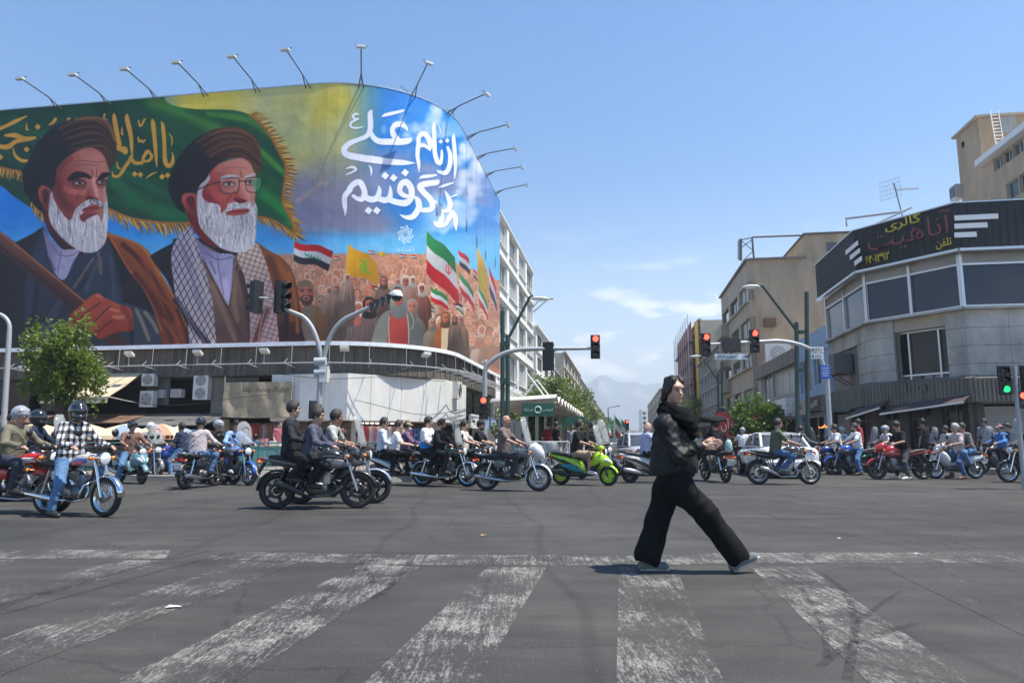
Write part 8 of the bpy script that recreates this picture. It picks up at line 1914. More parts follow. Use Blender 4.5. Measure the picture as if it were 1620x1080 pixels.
# ------------------------ the walking woman, nearest figure
WY=6.24
wroot_p=gnd(1085,893);wroot_p=Vector((at(1085,697,WY).x,WY,0))
wo_=thing('person','woman in black jacket, scarf and wide black trousers striding across the zebra crossing','person',tuple(wroot_p))
def q_(px,py,dy=0.0):return at(px,py,WY+dy)-wroot_p
hd=q_(1066,620,0);yawm=Matrix.Rotation(R(-66),3,'Z')@Matrix.Rotation(R(2),3,'Y');H=lambda x,y,z:tuple(hd+yawm@Vector((x,y,z)))
E=lambda x,y,z,r,k=.02:('e',H(x,y,z),r,k,yawm)
sR,sL=q_(1050,672,-.13),q_(1074,668,.16)
eR,wR=q_(1074,722,-.22),q_(1109,704,-.20)
eL,wL=q_(1098,718,.16),q_(1116,700,-.02)
hR,hL=q_(1070,765,-.08),q_(1062,765,.09)
kR,aR=q_(1119,815,-.08),q_(1160,872,-.06)
kL,aL=q_(1040,822,.08),q_(1026,874,.06)
tR,heR=q_(1183,868,-.07),q_(1160,885,-.06)
tL=q_(1046,884,.05)
pv=q_(1067,752,0);ch=q_(1066,690,0);nkb=q_(1063,655,0)
pr=[E(-.008,0,.024,(.092,.071,.106),.02),E(.022,0,-.045,(.062,.050,.060),.03),E(.064,0,-.088,(.018,.019,.015),.028),E(.052,.032,-.022,(.024,.020,.024),.025),E(.052,-.032,-.022,(.024,.020,.024),.025),E(.070,0,.045,(.026,.052,.024),.03),lim(H(.084,0,.016),H(.104,0,-.018),.0085,.011,.012),E(.104,0,-.020,(.012,.013,.009),.006),E(.094,.011,-.022,(.008,.007,.006),.005),E(.094,-.011,-.022,(.008,.007,.006),.005),E(.082,0,-.048,(.015,.022,.007),.006),E(.080,0,-.060,(.014,.019,.008),.006),lim(nkb,Vector(H(-.028,0,-.05)),.050,.043,.012)]
for s_ in(-1,1):pr+=[('n',H(.100,.030*s_,.010),H(.100,.036*s_,.010),.011,.010,.012)]
pr+=[lim(pv,ch,.09,.09,.05),lim(ch,nkb,.085,.05,.05),lim(sR,sL,.045,.045,.03),lim(sR,eR,.040,.036,.02),lim(eR,wR,.034,.024,.02),lim(sL,eL,.040,.036,.02),lim(eL,wL,.034,.024,.02),lim(hR,hL,.09,.09,.05),lim(hR,kR,.07,.05,.03),lim(kR,aR,.045,.036,.02),lim(hL,kL,.07,.05,.03),lim(kL,aL,.045,.036,.02)]
def hand(w,fdir,up,side):
 f=Vector(fdir).normalized();sd=Vector(up).normalized();n_=f.cross(sd)*side;pm=w+f*.048;o=[lim(w-f*.01,pm,.023,.026,.012),lim(pm+sd*.018,pm+f*.03+sd*.02,.014,.012,.01),lim(pm-sd*.018,pm+f*.025-sd*.02,.014,.011,.01)]
 for i in range(4):
  b0=pm+f*.030+sd*(.026-.0165*i);L=(.040,.046,.042,.033)[i];m1=b0+f*L*.8+n_*L*(.25+.12*i);m2=m1+(f*.55+n_*.75).normalized()*L*.55;m3=m2+(f*.2+n_*.9).normalized()*L*.4
  o+=[lim(b0,m1,.0088,.0082,.004),lim(m1,m2,.0080,.0072,.003),lim(m2,m3,.0070,.0060,.003)]
 t0=w+f*.018+sd*.024;t1=t0+(f*.8+sd*.55+n_*.35).normalized()*.036;t2=t1+(f*.95+n_*.3).normalized()*.028
 return o+[lim(t0,t1,.0115,.0098,.008),lim(t1,t2,.0092,.0075,.003)]
pr+=hand(wR,(1,.12,-.10),(.1,0,1),1)+hand(wL,(.9,-.55,.02),(.05,.2,1),-1)
M_wskin=mat('fair skin',(.50,.29,.205),.45,noise=.05,nscale=25)
blob('body',pr,.0058,M_wskin,wo_)
mb=MB()
for s_ in(-1,1):mb.loft([(-.012,0,.001,.001),(-.006,0,.003,.0042),(.0,0,.004,.0052),(.006,0,.003,.0042),(.012,0,.001,.001)],8);k=len(mb.v)-40-0
mb=MB()
ax=yawm@Vector((1,0,0));ay=yawm@Vector((0,1,0));az=yawm@Vector((0,0,1))
def patch(c,w,h,m_,name,parent,bow=0.0,thick=.004):
 b_=MB();n=10;pts=[]
 for k in range(n):a=2*math.pi*k/n;pts.append((w*math.cos(a),h*math.sin(a)+bow*(1-(math.cos(a))**2*1.6)))
 b_.prism([(p[0],p[1])for p in pts],ax*thick,Vector(H(*c))-ax*thick*.5,ay-ax*(.35 if c[1]>0 else-.35 if c[1]<0 else 0),az);return b_.build(name,m_,parent)
for s_ in(-1,1):
 e_=patch((.0885,.0325*s_,.010),.0145,.0052,mat('eye white',(.42,.37,.34),.3),'eye',wo_);patch((.0915,.0325*s_+.002,.010),.0062,.0056,M_eye,'iris',e_)
 patch((.0905,.0325*s_,.0150),.0160,.0022,M_eye,'eyelid_lash',e_,.003)
 patch((.0905,.034*s_,.029),.019,.0030,M_hair,'eyebrow',wo_,.005,.006)
patch((.0965,0,-.0478),.0165,.0036,mat('lip',(.33,.13,.105),.5),'upper_lip',wo_);patch((.0950,0,-.0560),.0145,.0044,mat('lip',(.33,.13,.105),.5),'lower_lip',wo_)
hr=[E(-.020,0,.034,(.101,.084,.108),.01),('n',H(.118,-.02,-.02),H(.118,.02,-.02),.074,.074,.006),('n',H(.11,0,-.09),H(.12,0,-.13),.10,.11,.01),('n',H(.10,0,.045),H(.13,0,.045),.058,.06,.012),lim(H(.055,.045,.098),H(.020,.082,.0),.026,.020,.02),lim(H(.055,-.045,.098),H(.020,-.082,.0),.026,.020,.02),lim(H(.03,.03,.125),H(-.06,.03,.11),.030,.03,.02),lim(H(.03,-.03,.125),H(-.06,-.03,.11),.030,.03,.02),E(-.10,0,-.055,(.060,.062,.062),.03),lim(H(-.04,.06,.0),H(-.08,.05,-.06),.04,.03,.03),lim(H(-.04,-.06,.0),H(-.08,-.05,-.06),.04,.03,.03)]
hair_o=blob('hair',hr,.0055,mat('dark brown hair',(.034,.021,.014),.42,noise=.5,nscale=45,bump=.7,bscale=70,stretch=(1,1,.15)),wo_,lambda x,y,z:.004*np.abs(np.sin(y*120+x*90+z*12+2*np.sin(z*18)))+.0015*np.sin(x*260+y*190+z*30))
mb=MB();rs=random.Random(5)
for k in range(26):
 a=Vector(H(-.09+rs.uniform(-.03,.04),rs.uniform(-.06,.06),-.06+rs.uniform(-.05,.02)));d=Vector((rs.uniform(-.07,-.01),rs.uniform(-.03,.02),rs.uniform(-.13,-.04)))
 mb.tube([a,a+d*.5+Vector((rs.uniform(-.015,.01),0,0)),a+d],[.0018,.0014,.0008],4)
o=mb.build('loose_strands',M_hair,hair_o);tag(o,kind='stuff')
M_jack=mat('black satin jacket',(.009,.009,.010),.55,noise=.2,nscale=12,bump=.5,bscale=26,spec=.30)
hem=q_(1067,745,0)
jk=[lim(q_(1060,678,-.10),q_(1058,740,-.11),.086,.104,.06),lim(q_(1070,678,.10),q_(1070,740,.10),.098,.112,.06),lim(q_(1072,690,0),q_(1080,738,-.02),.12,.135,.06),lim(q_(1052,690,0),q_(1050,738,0),.11,.13,.06),lim(sR,sL,.080,.076,.05),lim(sR,nkb,.082,.075,.04),lim(sR,eR,.072,.062,.03),lim(eR,wR*.92+eR*.08,.060,.046,.03),lim(sL,eL,.070,.062,.03),lim(eL,wL*.92+eL*.08,.058,.046,.03),lim(eR,eR+Vector((.01,0,-.02)),.06,.052,.03),('e',tuple(wR*.85+eR*.15),(.052,.055,.055),.02)]
zh=hem.z
cut=[('n',tuple(hem+Vector((-.5,0,-.20))),tuple(hem+Vector((.5,0,-.20))),.19,.19,.01)]
def jw(x,y,z):return .011*np.abs(np.sin(x*17-z*14+2.2*np.sin(y*13+z*8)+1.6*np.sin(x*9)))+.006*np.abs(np.sin(x*31+z*24+2.6*np.sin(z*14-y*17)))+.002*np.sin(x*83-z*61+3*np.sin(y*40))-.008
jo=blob('jacket',jk+cut,.0075,M_jack,wo_,jw)
mb=MB();mb.tube([wR*.95+eR*.05-(wR-eR).normalized()*.004,wR*.90+eR*.10],.047,12);mb.build('cuff',M_jack,jo);mb=MB();mb.tube([wL*.95+eL*.05,wL*.90+eL*.10],.045,12);mb.build('cuff',M_jack,jo)
M_scarf=mat('black knitted scarf',(.008,.008,.009),.95,noise=.3,nscale=40,bump=.5,bscale=55,spec=.1)
sc=[]
for k,(dz,rx,ry,r_)in enumerate(((.00,.090,.095,.042),(-.045,.118,.115,.046),(-.085,.135,.12,.044))):
 c=nkb+Vector((.025+.012*k,-.005,.035+dz))
 pts=[c+Vector((rx*math.cos(a),ry*math.sin(a),-.035*math.cos(a)*(1+k*.4)))for a in np.linspace(0,2*math.pi,11)]
 sc+=[lim(a,b_,r_,r_,.012)for a,b_ in zip(pts[:-1],pts[1:])]
sc+=[lim(q_(1085,668,-.09),q_(1096,690,-.06),.052,.036,.03),lim(q_(1080,672,.06),q_(1090,694,.04),.05,.03,.03)]
blob('scarf',sc,.0075,M_scarf,wo_,lambda x,y,z:.0035*np.sin(z*95+x*30+2*np.sin(y*25))+.003*np.sin(x*37+y*43-z*21))
M_trou=mat('black crepe trousers',(.010,.010,.011),.85,noise=.2,nscale=10,bump=.3,bscale=8,spec=.12)
tq=[lim(hR,hL,.135,.135,.06),lim(pv,q_(1066,770,0),.14,.14,.05),lim(hR,kR,.125,.108,.05),lim(kR,aR+(aR-kR)*.16,.100,.104,.04),lim(hL,kL,.125,.108,.05),lim(kL,aL+(aL-kL)*.10,.106,.122,.04),lim(hR*.6+hL*.4+Vector((-.05,0,-.02)),hL+Vector((-.06,0,-.06)),.11,.11,.05)]
def axis_cut(k_,a,L=.0):
 d=(a-k_).normalized();c=a+d*(.135+L);s_=Vector((0,1,0));return[('n',tuple(c-s_*.12),tuple(c+s_*.12),.12,.12,.006),('n',tuple(c-d.cross(s_)*.12),tuple(c+d.cross(s_)*.12),.12,.12,.006)]
tq+=axis_cut(kR,aR,.075)+axis_cut(kL,aL,.065)
def tw(x,y,z):return .012*np.abs(np.sin(x*12+y*9+1.4*np.sin(z*5)+z*3))+.005*np.abs(np.sin(x*17-z*13+2.4*np.sin(z*7+y*6)))-.008
blob('trousers',tq,.0080,M_trou,wo_,tw)
M_canvas=mat('pale grey canvas',(.14,.15,.148),.85,noise=.15,nscale=30,bump=.3);M_sole=mat('pale rubber sole',(.44,.44,.42),.7)
def shoe(heel,toe,pitch_up,name):
 f=(toe-heel).normalized();s_=Vector((0,1,0));u_=f.cross(s_)*-1
 if u_.z<0:u_=-u_
 b0=heel+u_*.0
 up_=[lim(heel+u_*.035+f*.02,heel+u_*.085+f*.035,.040,.034,.02),lim(heel+u_*.032+f*.03,heel+u_*.030+f*.215,.042,.036,.03),lim(heel+u_*.055+f*.08,heel+u_*.032+f*.20,.036,.030,.03)]
 so_=[lim(heel+u_*.012+f*.01+s_*d,heel+u_*.012+f*.245+s_*d*.8,.016,.015,.01)for d in(-.026,0,.026)]
 so_[0]=lim(heel+u_*.012+f*.012-s_*.024,heel+u_*.012+f*.235-s_*.016,.018,.016,.01)
 o_=blob(name,up_,.0065,M_canvas,wo_);blob('sole',so_,.0065,M_sole,o_)
 mb=MB()
 for k in range(5):c=heel+u_*(.092-.011*k)+f*(.085+.024*k);mb.tube([c-s_*.026,c+u_*.006,c+s_*.026],.0042,5)
 mb.tube([heel+u_*.10+f*.085,heel+u_*.115+f*.10+s_*-.03,heel+u_*.10+f*.11-s_*.05],.004,5);mb.tube([heel+u_*.10+f*.085,heel+u_*.118+f*.095+s_*.03,heel+u_*.10+f*.105+s_*.045],.004,5)
 l_=mb.build('laces',M_wht,o_);tag(l_,kind='stuff')
hR_=gnd(1160,897);hR_=Vector((q_(1160,890,-.06).x,q_(1160,890,-.06).y,.012));hL_=Vector((q_(1012,880,.06).x,q_(1012,880,.06).y,.004))
shoe(hR_,hR_+Vector((.21,-.0,.105)),0,'shoe');shoe(hL_,hL_+Vector((.235,-.02,0)),0,'shoe')
# ------------------------ signals, lamps, signs
M_poleg=mat('grey galvanised pole',(.36,.365,.37),.5,metal=.2,noise=.06,nscale=6);M_sig=mat('black signal housing',(.018,.018,.019),.5)
M_red=mat('lit red signal',(.5,.02,.01),.4,emit=(1,.035,.02),estr=5.5);M_grn=mat('lit green signal',(.02,.4,.15),.4,emit=(.03,1,.35),estr=.55);M_off=mat('dark signal lens',(.02,.02,.02),.25,coat=.4)
def signal(label,p,facing,lit=None,s=1.0,n=3,visor=True,group='traffic signals of the junction',plate=False,lastgreen=False):
 """head centred at p, lenses towards `facing`"""
 t_=thing('traffic_light',label,'traffic light',tuple(p),0,group);N=Vector(facing).normalized();X=UP.cross(N);w,h=.32*s,.30*n*s
 p=Vector(p);mb=MB();mb.box(p,(w,.2*s,h),0,X,N);mb.box(p-N*.09*s,(w*1.16,.03,h*1.06),0,X,N);mb.build('housing',M_sig,t_,True)
 for k in range(n):
  c=p+UP*(h*(.5-(k+.5)/n));m_=M_red if lit=='red' and k==0 else M_grn if lit=='green' and k==n-1 else M_off
  mb=MB();r=.112*s;mb.add([c+N*.105*s+X*r*math.cos(a)+UP*r*math.sin(a)for a in np.linspace(0,2*math.pi,16,endpoint=False)]+[c+N*.12*s],[(i,(i+1)%16,16)for i in range(16)]);mb.build('lens',m_,t_,True)
  if visor:
   vs,fs=[],[]
   for i in range(9):
    a=math.pi*(-.12+1.24*i/8)
    for dd,rr_ in((.1,r*1.1),(.34-.10*abs(i-4)/4,r*1.1),(.34-.10*abs(i-4)/4,r*1.1-.012),(.1,r*1.1-.012)):vs.append(c+N*dd*s+X*rr_*math.cos(a)+UP*rr_*math.sin(a))
   for i in range(8):
    for j in range(4):fs.append((4*i+j,4*i+(j+1)%4,4*i+4+(j+1)%4,4*i+4+j))
   fs+=[(0,1,2,3),(35,34,33,32)]
   mb=MB();mb.add(vs,fs,0,True);mb.build('visor',M_sig,t_,True)
 return t_
def arc3(a,b,c,n=8):
 return[a*(1-t)**2+b*2*t*(1-t)+c*t*t for t in[i/n for i in range(n+1)]]
Y1=19.5;A=lambda px,py,d=0:at(px,py,Y1+d)
fp=thing('signal_pole','forked grey signal pole in front of the white corner panels','pole',tuple(gnd(503,697+CAMH*F/Y1)))
base=Vector((A(504,697).x,Y1,.14))
mb=MB();mb.tube([base,A(506,600)],.08,12);mb.lathe([(.2,0),(.2,.05),(.12,.10)],tuple(base),n=12);mb.build('post',M_poleg,fp,True)
mb=MB();mb.tube([A(506,605)]+arc3(A(508,565),A(500,515),A(478,500))+[A(447,487)],[.07]+[.065]*9+[.05],10);mb.build('left_arm',M_poleg,fp,True)
mb=MB();mb.tube([A(507,605)]+arc3(A(512,568),A(520,520),A(548,503))+[A(612,473)],[.07]+[.065]*9+[.045],10);mb.build('right_arm',M_poleg,fp,True)
mb=MB()
for z in(590,572):mb.tube([A(498,z),A(516,z-1)],.12,10)
mb.build('collar',M_steel,fp,True)
cm_=thing('camera','white dome camera and sensor row at the end of the forked pole right arm','camera',tuple(A(626,470)))
mb=MB();mb.lathe([(.0,.17),(.10,.15),(.16,.06),(.165,-.02)],tuple(A(628,468)),n=16);mb.tube([A(610,472),A(626,460)],.05,8);mb.build('housing',M_wht,cm_,True)
mb=MB();mb.lathe([(.15,-.02),(.13,-.10),(.07,-.16),(.0,-.175)],tuple(A(628,468)),n=16);mb.build('dome',M_visor,cm_,True)
for k in range(4):
 c=A(588+9*k,486-4.2*k);mb=MB();mb.box(c+UP*.08,(.14,.12,.12));mb.box(c-UP*.04,(.06,.1,.18));mb.build('sensor_box',M_sig,cm_,True)
toC=-ES
signal('dark signal head nearer the pole on the forked pole left arm, turned to the right',A(445,470),(.93,-.36,0),None,1.0)
signal('dark signal head at the tip of the forked pole left arm, turned to the left',A(405,470),(-.93,.36,0),None,1.0)
mb=MB();mb.tube([A(398,470),A(455,474)],.03,6);mb.build('head_bracket',M_steel,fp,True)
signal('small dark pedestrian signal on the forked pole, low',A(498,648),(.5,-.85,0),None,.8,2,False)
mb=MB();mb.box(A(513,592),(.22,.2,.45));mb.build('control_box',M_acw,fp,True)
Y2=24.0;A=lambda px,py,d=0:at(px,py,Y2+d)
sp2=thing('signal_pole','grey signal pole with long curved arm reaching right over the street','pole',(A(767,697).x,Y2,0));base=Vector((A(767,697).x,Y2,.14))
mb=MB();mb.tube([base,A(767,585)],.085,12);mb.lathe([(.2,0),(.2,.05),(.12,.1)],tuple(base),n=12);mb.build('post',M_poleg,sp2,True)
mb=MB();mb.tube([A(767,590)]+arc3(A(769,580),A(790,553),A(835,552))+[A(940,551)],[.085]+[.08]*9+[.05],10);mb.build('arm',M_poleg,sp2,True)
signal('red lit signal head at the tip of the long middle arm',A(942,548),(-.05,-1,0),'red',.88);signal('signal head seen from its back halfway along the middle arm',A(868,564),(.35,.93,0),None,1.05)
signal('red lit signal head low on the middle pole',A(765,645),(0,-1,0),'red',.85)
def lamp_post(label,pxa,pxb,ytop,Y,join,elbow,lampp,low=None):
 A=lambda px,py,d=0:at(px,py,Y+d)
 t_=thing('street_lamp',label,'street lamp',(A(pxa,697).x,Y,0));mb=MB();mb.tube([Vector((A(pxa,697).x,Y,.1)),A(pxa,ytop)],.085,8);mb.build('post',M_green,t_,True)
 mb=MB();mb.tube([Vector((A(pxb,697).x,Y,.1)),A(pxb,join[1]-15)],.085,8);mb.build('post',M_green,t_,True)
 mb=MB()
 for z in(join[1],join[1]+60):mb.sbox(A(pxa-4,z),A(pxb+4,z),.2,.12)
 mb.build('clamp',M_green,t_,True)
 mb=MB();mb.tube([A(*join),A(*elbow)],[.06,.05],8);mb.tube([A(*elbow),A((elbow[0]+lampp[0])/2,elbow[1]-3),A(*lampp)],.045,8);mb.build('arm',M_green,t_,True)
 L=A(*lampp);d=(L-A(*elbow)).normalized();d=Vector((d.x,d.y,0)).normalized();S_=UP.cross(d);mb=MB()
 M4=Matrix(((d.x,S_.x,0,L.x),(d.y,S_.y,0,L.y),(0,0,1,L.z),(0,0,0,1)));mb.M=M4;mb.loft([(-.15,.02,.04,.04),(.0,.03,.09,.06),(.25,.02,.13,.07),(.46,-.0,.11,.05),(.54,-.02,.04,.02)],12);mb.build('lamp_head',M_acw,t_,True)
 mb=MB();mb.M=M4;mb.loft([(.06,-.04,.08,.02),(.25,-.06,.10,.035),(.43,-.05,.07,.02)],10);mb.build('lamp_glass',M_lens,t_,True);return t_
lamp_post('dark green twin lamp post beside the banner, arm rising to the right',795,803,492,25.5,(799,545),(838,470),(846,473))
lamp_post('tall dark green twin lamp post on the right pavement, arm reaching left',1276,1260,462,26.0,(1262,525),(1206,452),(1196,454))
lamp_post('shorter dark green twin lamp post with a round clock-like plate on the right',1142,1136,572,44.0,(1138,605),(1112,566),(1104,564))
cp=at(1143,654,43.6);t_=thing('round_plate','round black metal ornament on the shorter green lamp post','ornament',tuple(cp));mb=MB();ringtube(mb,cp,.36,.05,20);ringtube(mb,cp,.22,.03,16)
for k in range(6):a=k*math.pi/3;mb.tube([cp,cp+Vector((math.cos(a),0,math.sin(a)))*.36],.025,5)
mb.build('ring',M_sig,t_,True)
Y3=24.5;A=lambda px,py,d=0:at(px,py,Y3+d)
sp3=thing('signal_pole','grey signal pole on the right with an arm reaching left over the street','pole',(A(1312,697).x,Y3,0))
mb=MB();mb.tube([Vector((A(1314,697).x,Y3,.14)),A(1308,600),A(1300,572)],.085,10);mb.build('post',M_poleg,sp3,True)
mb=MB();mb.tube([A(1303,580)]+arc3(A(1296,562),A(1272,541),A(1228,539))+[A(1117,545)],[.075]+[.07]*9+[.05],10);mb.build('arm',M_poleg,sp3,True)
signal('red lit signal head at the left tip of the right mast arm',A(1117,545),(-.05,-1,0),'red',.88);signal('red lit signal head right of the black board on the right mast arm',A(1194,539),(-.1,-1,0),'red',.88)
t_=thing('countdown_board','blank black board between the two red lights on the right arm','board',tuple(A(1157,546)));mb=MB();mb.box(A(1157,546,-.12),(.60,.12,.42));mb.build('board',M_sig,t_,True);mb=MB();mb.box(A(1157,546,-.05),(.66,.05,.48));mb.build('rim',M_blkpl,t_,True)
M_sign_w=mat('white sign face',(.66,.67,.66),.5);M_sign_b=mat('blue sign face',(.02,.10,.42),.45);M_sign_g=mat('green sign face',(.015,.10,.06),.5)
ss_=thing('street_sign','white arrow street sign hung under the right mast arm','sign',tuple(A(1158,563)));mb=MB();mb.box(A(1157,564,-.1),(1.18,.03,.20));mb.build('plate',M_sign_w,ss_,True)
text('جمهوری اسلامی',M_ink,ss_,A(1148,564,-.125),(1,0,0),UP,width=.72,height=.13)
mb=MB();c=A(1178,564,-.12);mb.box(c,(.14,.01,.025));mb.prism([(0,.06),(.09,0),(0,-.06)],(0,-.01,0),c+Vector((.05,.0,0)));mb.build('arrow',M_ink,ss_,True)
mb=MB()
for x in(1138,1180):mb.tube([A(x,557,-.08),A(x,545,-.02)],.015,5)
mb.build('hanger',M_steel,ss_,True)
np_=thing('street_sign','two small white number plates on the right signal pole','sign',tuple(A(1293,558)))
for y,s_ in((553,'۱۳۳۸'),(563,'۸۷۵۰')):
 mb=MB();mb.box(A(1293,y,-.12),(.44,.02,.20));f=mb.build('plate',M_sign_w,np_,True);text(s_,M_ink,np_,A(1295,y,-.14),(1,0,0),UP,width=.26,height=.10)
 mb=MB();mb.box(A(1286,y,-.135),(.06,.006,.10));mb.build('green_mark',M_sign_g,np_,True)
bs_=thing('street_sign','blue notice plate on the right signal pole','sign',tuple(A(1306,588)));mb=MB();mb.box(A(1306,588,-.14),(.36,.02,.50));mb.build('plate',M_sign_b,bs_,True)
for k in range(4):mb=MB();mb.box(A(1306,582+4*k,-.155),(.24-.04*(k%2),.006,.025));mb.build('text_line',M_sign_w,bs_,True)
text('تهران',M_sign_w,bs_,A(1306,577,-.155),(1,0,0),UP,width=.2,height=.06)
Y4=16.5;A=lambda px,py,d=0:at(px,py,Y4+d)
sp4=thing('signal_pole','leaning grey signal post at the right edge of the picture','pole',(A(1612,697).x,Y4,0));mb=MB();mb.tube([Vector((A(1613,697).x,Y4,.0)),A(1604,578)],.05,10);mb.build('post',M_poleg,sp4,True)
signal('green lit signal head at the right edge',A(1590,601),(-.4,-.92,0),'green',.72);signal('small pedestrian signal showing a red figure at the right edge',A(1617,632),(-.1,-1,0),'red',.62,2,False);signal('dark signal head cut off by the right edge',A(1624,600),(.5,-.86,0),None,.72)
Y5=17.5;A=lambda px,py,d=0:at(px,py,Y5+d)
t_=thing('street_lamp','plain grey lamp post with curved top at the left edge','street lamp',(A(8,697).x,Y5,0));mb=MB();mb.tube([Vector((A(7,697).x,Y5,.14)),A(14,540),A(15,522)]+arc3(A(15,515),A(12,500),A(-4,496))+[A(-50,480)],[.075,.06,.055]+[.05]*9+[.045],8);mb.build('post',M_poleg,t_,True);mb=MB();mb.box(A(-60,478),(.6,.25,.12));mb.build('lamp_head',M_acw,t_,True)
# ------------------------ bus shelter with wavy roof
sh0=at(880,697,27);sh0=Vector((sh0.x,27,0));Zc=at(880,628,27).z;ShL=20;ShW=2.6
bs=thing('bus_shelter','long bus stop shelter with a wavy white roof left of the street','bus shelter',tuple(sh0))
vs,fs=[],[];nA=96
for side in(0,.05):
 for i in range(nA+1):
  u=i/nA;a=sh0+ES*ShL*u;z=Zc+.14*math.sin(u*2*math.pi*12)-side
  vs+=[a+UP*z,a-ER*ShW+UP*(z-.15)]
n_=2*(nA+1)
for s_ in(0,1):
 for i in range(nA):o_=s_*n_+2*i;fs.append((o_,o_+1,o_+3,o_+2))
for i in range(nA):o_=2*i;fs+=[(o_,o_+2,n_+o_+2,n_+o_),(o_+1,n_+o_+1,n_+o_+3,o_+3)]
fs+=[(0,n_,n_+1,1),(2*nA,2*nA+1,n_+2*nA+1,n_+2*nA)]
mb=MB();mb.add(vs,fs,0,True);mb.build('wavy_roof',mat('ribbed white roof sheet',(.60,.57,.50),.55,noise=.08),bs,True)
for k in range(9):mb=MB();a=sh0+ES*(.3+ShL*k/9);mb.tube([a+UP*(Zc-.2),a-ER*ShW+UP*(Zc-.38)],.04,6);mb.build('roof_rafter',M_tan2,bs,True)
for k in range(6):
 a=sh0+ES*(1+k*3.6)-ER*1.3;mb=MB();mb.tube([a+UP*.1,a+UP*(Zc-.2)],.08,8);mb.build('column',M_poleg,bs,True)
 mb=MB()
 for d in(-.9,.9):mb.tube([a+UP*(Zc+1.1 if k<2 else Zc+.3),a+ER*d+UP*(Zc-.1)],.03,5)
 mb.build('stay',M_wht,bs,True)
for px,py,Y,w in((851,648,26.7,1.25),(908,667,34,1.1)):
 c=at(px,py,Y);t_=thing('bus_sign','green board under the %s end of the wavy shelter roof'%('near' if Y<30 else 'far'),'sign',tuple(c));mb=MB();mb.box(c,(w,.08,.5));mb.build('board',M_sign_g,t_,True)
 if Y<30:
  mb=MB();ringtube(mb,c-Vector((0,.06,0)),.12,.02,14,4);mb.build('round_mark',M_sign_w,t_,True)
  for x,s_ in((-.38,'ایستگاه'),(.38,'اتوبوس')):text(s_,M_sign_w,t_,c+Vector((x,-.05,0)),(1,0,0),UP,width=.36,height=.13)
for k in range(5):
 a=sh0+ES*(.8+k*2.2)-ER*2.4;t_=thing('grille','%s tall bar grille under the wavy shelter roof, from the near end'%['first','second','third','fourth','fifth'][k],'fence',tuple(a),0,'bar grilles at the bus shelter')
 mb=MB()
 for j in range(10):mb.tube([a+ES*(j*.2)+UP*.15,a+ES*(j*.2)+UP*2.1],.014,4)
 o=mb.build('bars',M_steel,t_,True);tag(o,kind='stuff');mb=MB();mb.tube([a+UP*2.1,a+ES*1.9+UP*2.1],.025,5);mb.tube([a+UP*.3,a+ES*1.9+UP*.3],.025,5);mb.build('rail',M_steel,t_,True)
def barrier(pa,pb,h,m,label,n=7,group=None,name='railing'):
 X=(pb-pa).normalized();L=(pb-pa).length;t_=thing(name,label,'railing',tuple((pa+pb)/2),0,group);z0=pa.z
 mb=MB();mb.tube([pa+UP*h,pb+UP*h],.022,6);mb.tube([pa+UP*.12,pb+UP*.12],.018,6);mb.build('rail',m,t_,True)
 for a in(pa,pb):mb=MB();mb.tube([a,a+UP*h],.03,6);mb.build('post',m,t_,True)
 mb=MB()
 for j in range(1,n):q=pa+X*L*j/n;mb.tube([q+UP*.12,q+UP*h],.010,4)
 mb.tube([pa+UP*h,pb+UP*.12],.012,4);mb.tube([pa+UP*.12,pb+UP*h],.012,4)
 o=mb.build('infill_bars',m,t_,True);tag(o,kind='stuff')
for k,px in enumerate((838,858,878)):
 a=at(px,697,23.5);a.z=.14;barrier(a,a+Vector((.5,.35,0)),.95,M_steel,['leftmost grey crowd barrier near the bus shelter','middle grey crowd barrier near the bus shelter','right grey crowd barrier near the bus shelter'][k],4)
M_turq=mat('turquoise paint',(.03,.20,.19),.5,noise=.1)
r0=kl+ES*1.6+UP*.14
names=['farthest left length of turquoise railing','second length of turquoise railing from the left','turquoise railing behind the teal scooter','turquoise railing behind the parked blue motorcycle','turquoise railing behind the light blue shirt rider','turquoise railing below the beige banner','turquoise railing left of the forked pole','turquoise railing right of the forked pole','last turquoise railing toward the corner']
for k in range(9):barrier(r0+ER*(-7+2.0*k),r0+ER*(-7+2.0*k+1.8),.92,M_turq,names[k],6,'turquoise railings along the left pavement')
# ------------------------ market umbrellas and stalls
def umbrella(px,py,Y,r,cols,label):
 top=at(px,py,Y);base=Vector((top.x,top.y,.14));t_=thing('market_umbrella',label,'umbrella',tuple(base),0,'market umbrellas');n=8
 for k in range(n):
  a0,a1=2*math.pi*k/n,2*math.pi*(k+1)/n;e0=top+Vector((r*math.cos(a0),r*math.sin(a0),-.42));e1=top+Vector((r*math.cos(a1),r*math.sin(a1),-.42));mid=(e0+e1)/2+UP*.02
  m0,m1=top.lerp(e0,.55)+UP*.06,top.lerp(e1,.55)+UP*.06
  mb=MB();fv=Vector((0,0,-.14));mb.add([top,m0,m1,e0,e1,e0+fv,e1+fv,e0+fv+UP*.02],[(0,1,2),(1,3,4,2),(3,5,6,4)]);mb.build('canvas_panel',cols[k%len(cols)],t_,True)
 mb=MB();mb.tube([base,top],.025,6);mb.build('pole',M_steel,t_,True)
 mb=MB()
 for k in range(n):a0=2*math.pi*k/n;mb.tube([top-UP*.02,top+Vector((r*math.cos(a0),r*math.sin(a0),-.43))],.008,4)
 mb.build('ribs',M_steel,t_,True)
cA,cB,cC,cD=mat('beige canvas',(.55,.44,.30),.85,noise=.1),mat('faded orange canvas',(.52,.22,.12),.85,noise=.1),mat('faded blue canvas',(.20,.27,.34),.85,noise=.1),mat('cream canvas',(.60,.55,.45),.85,noise=.1)
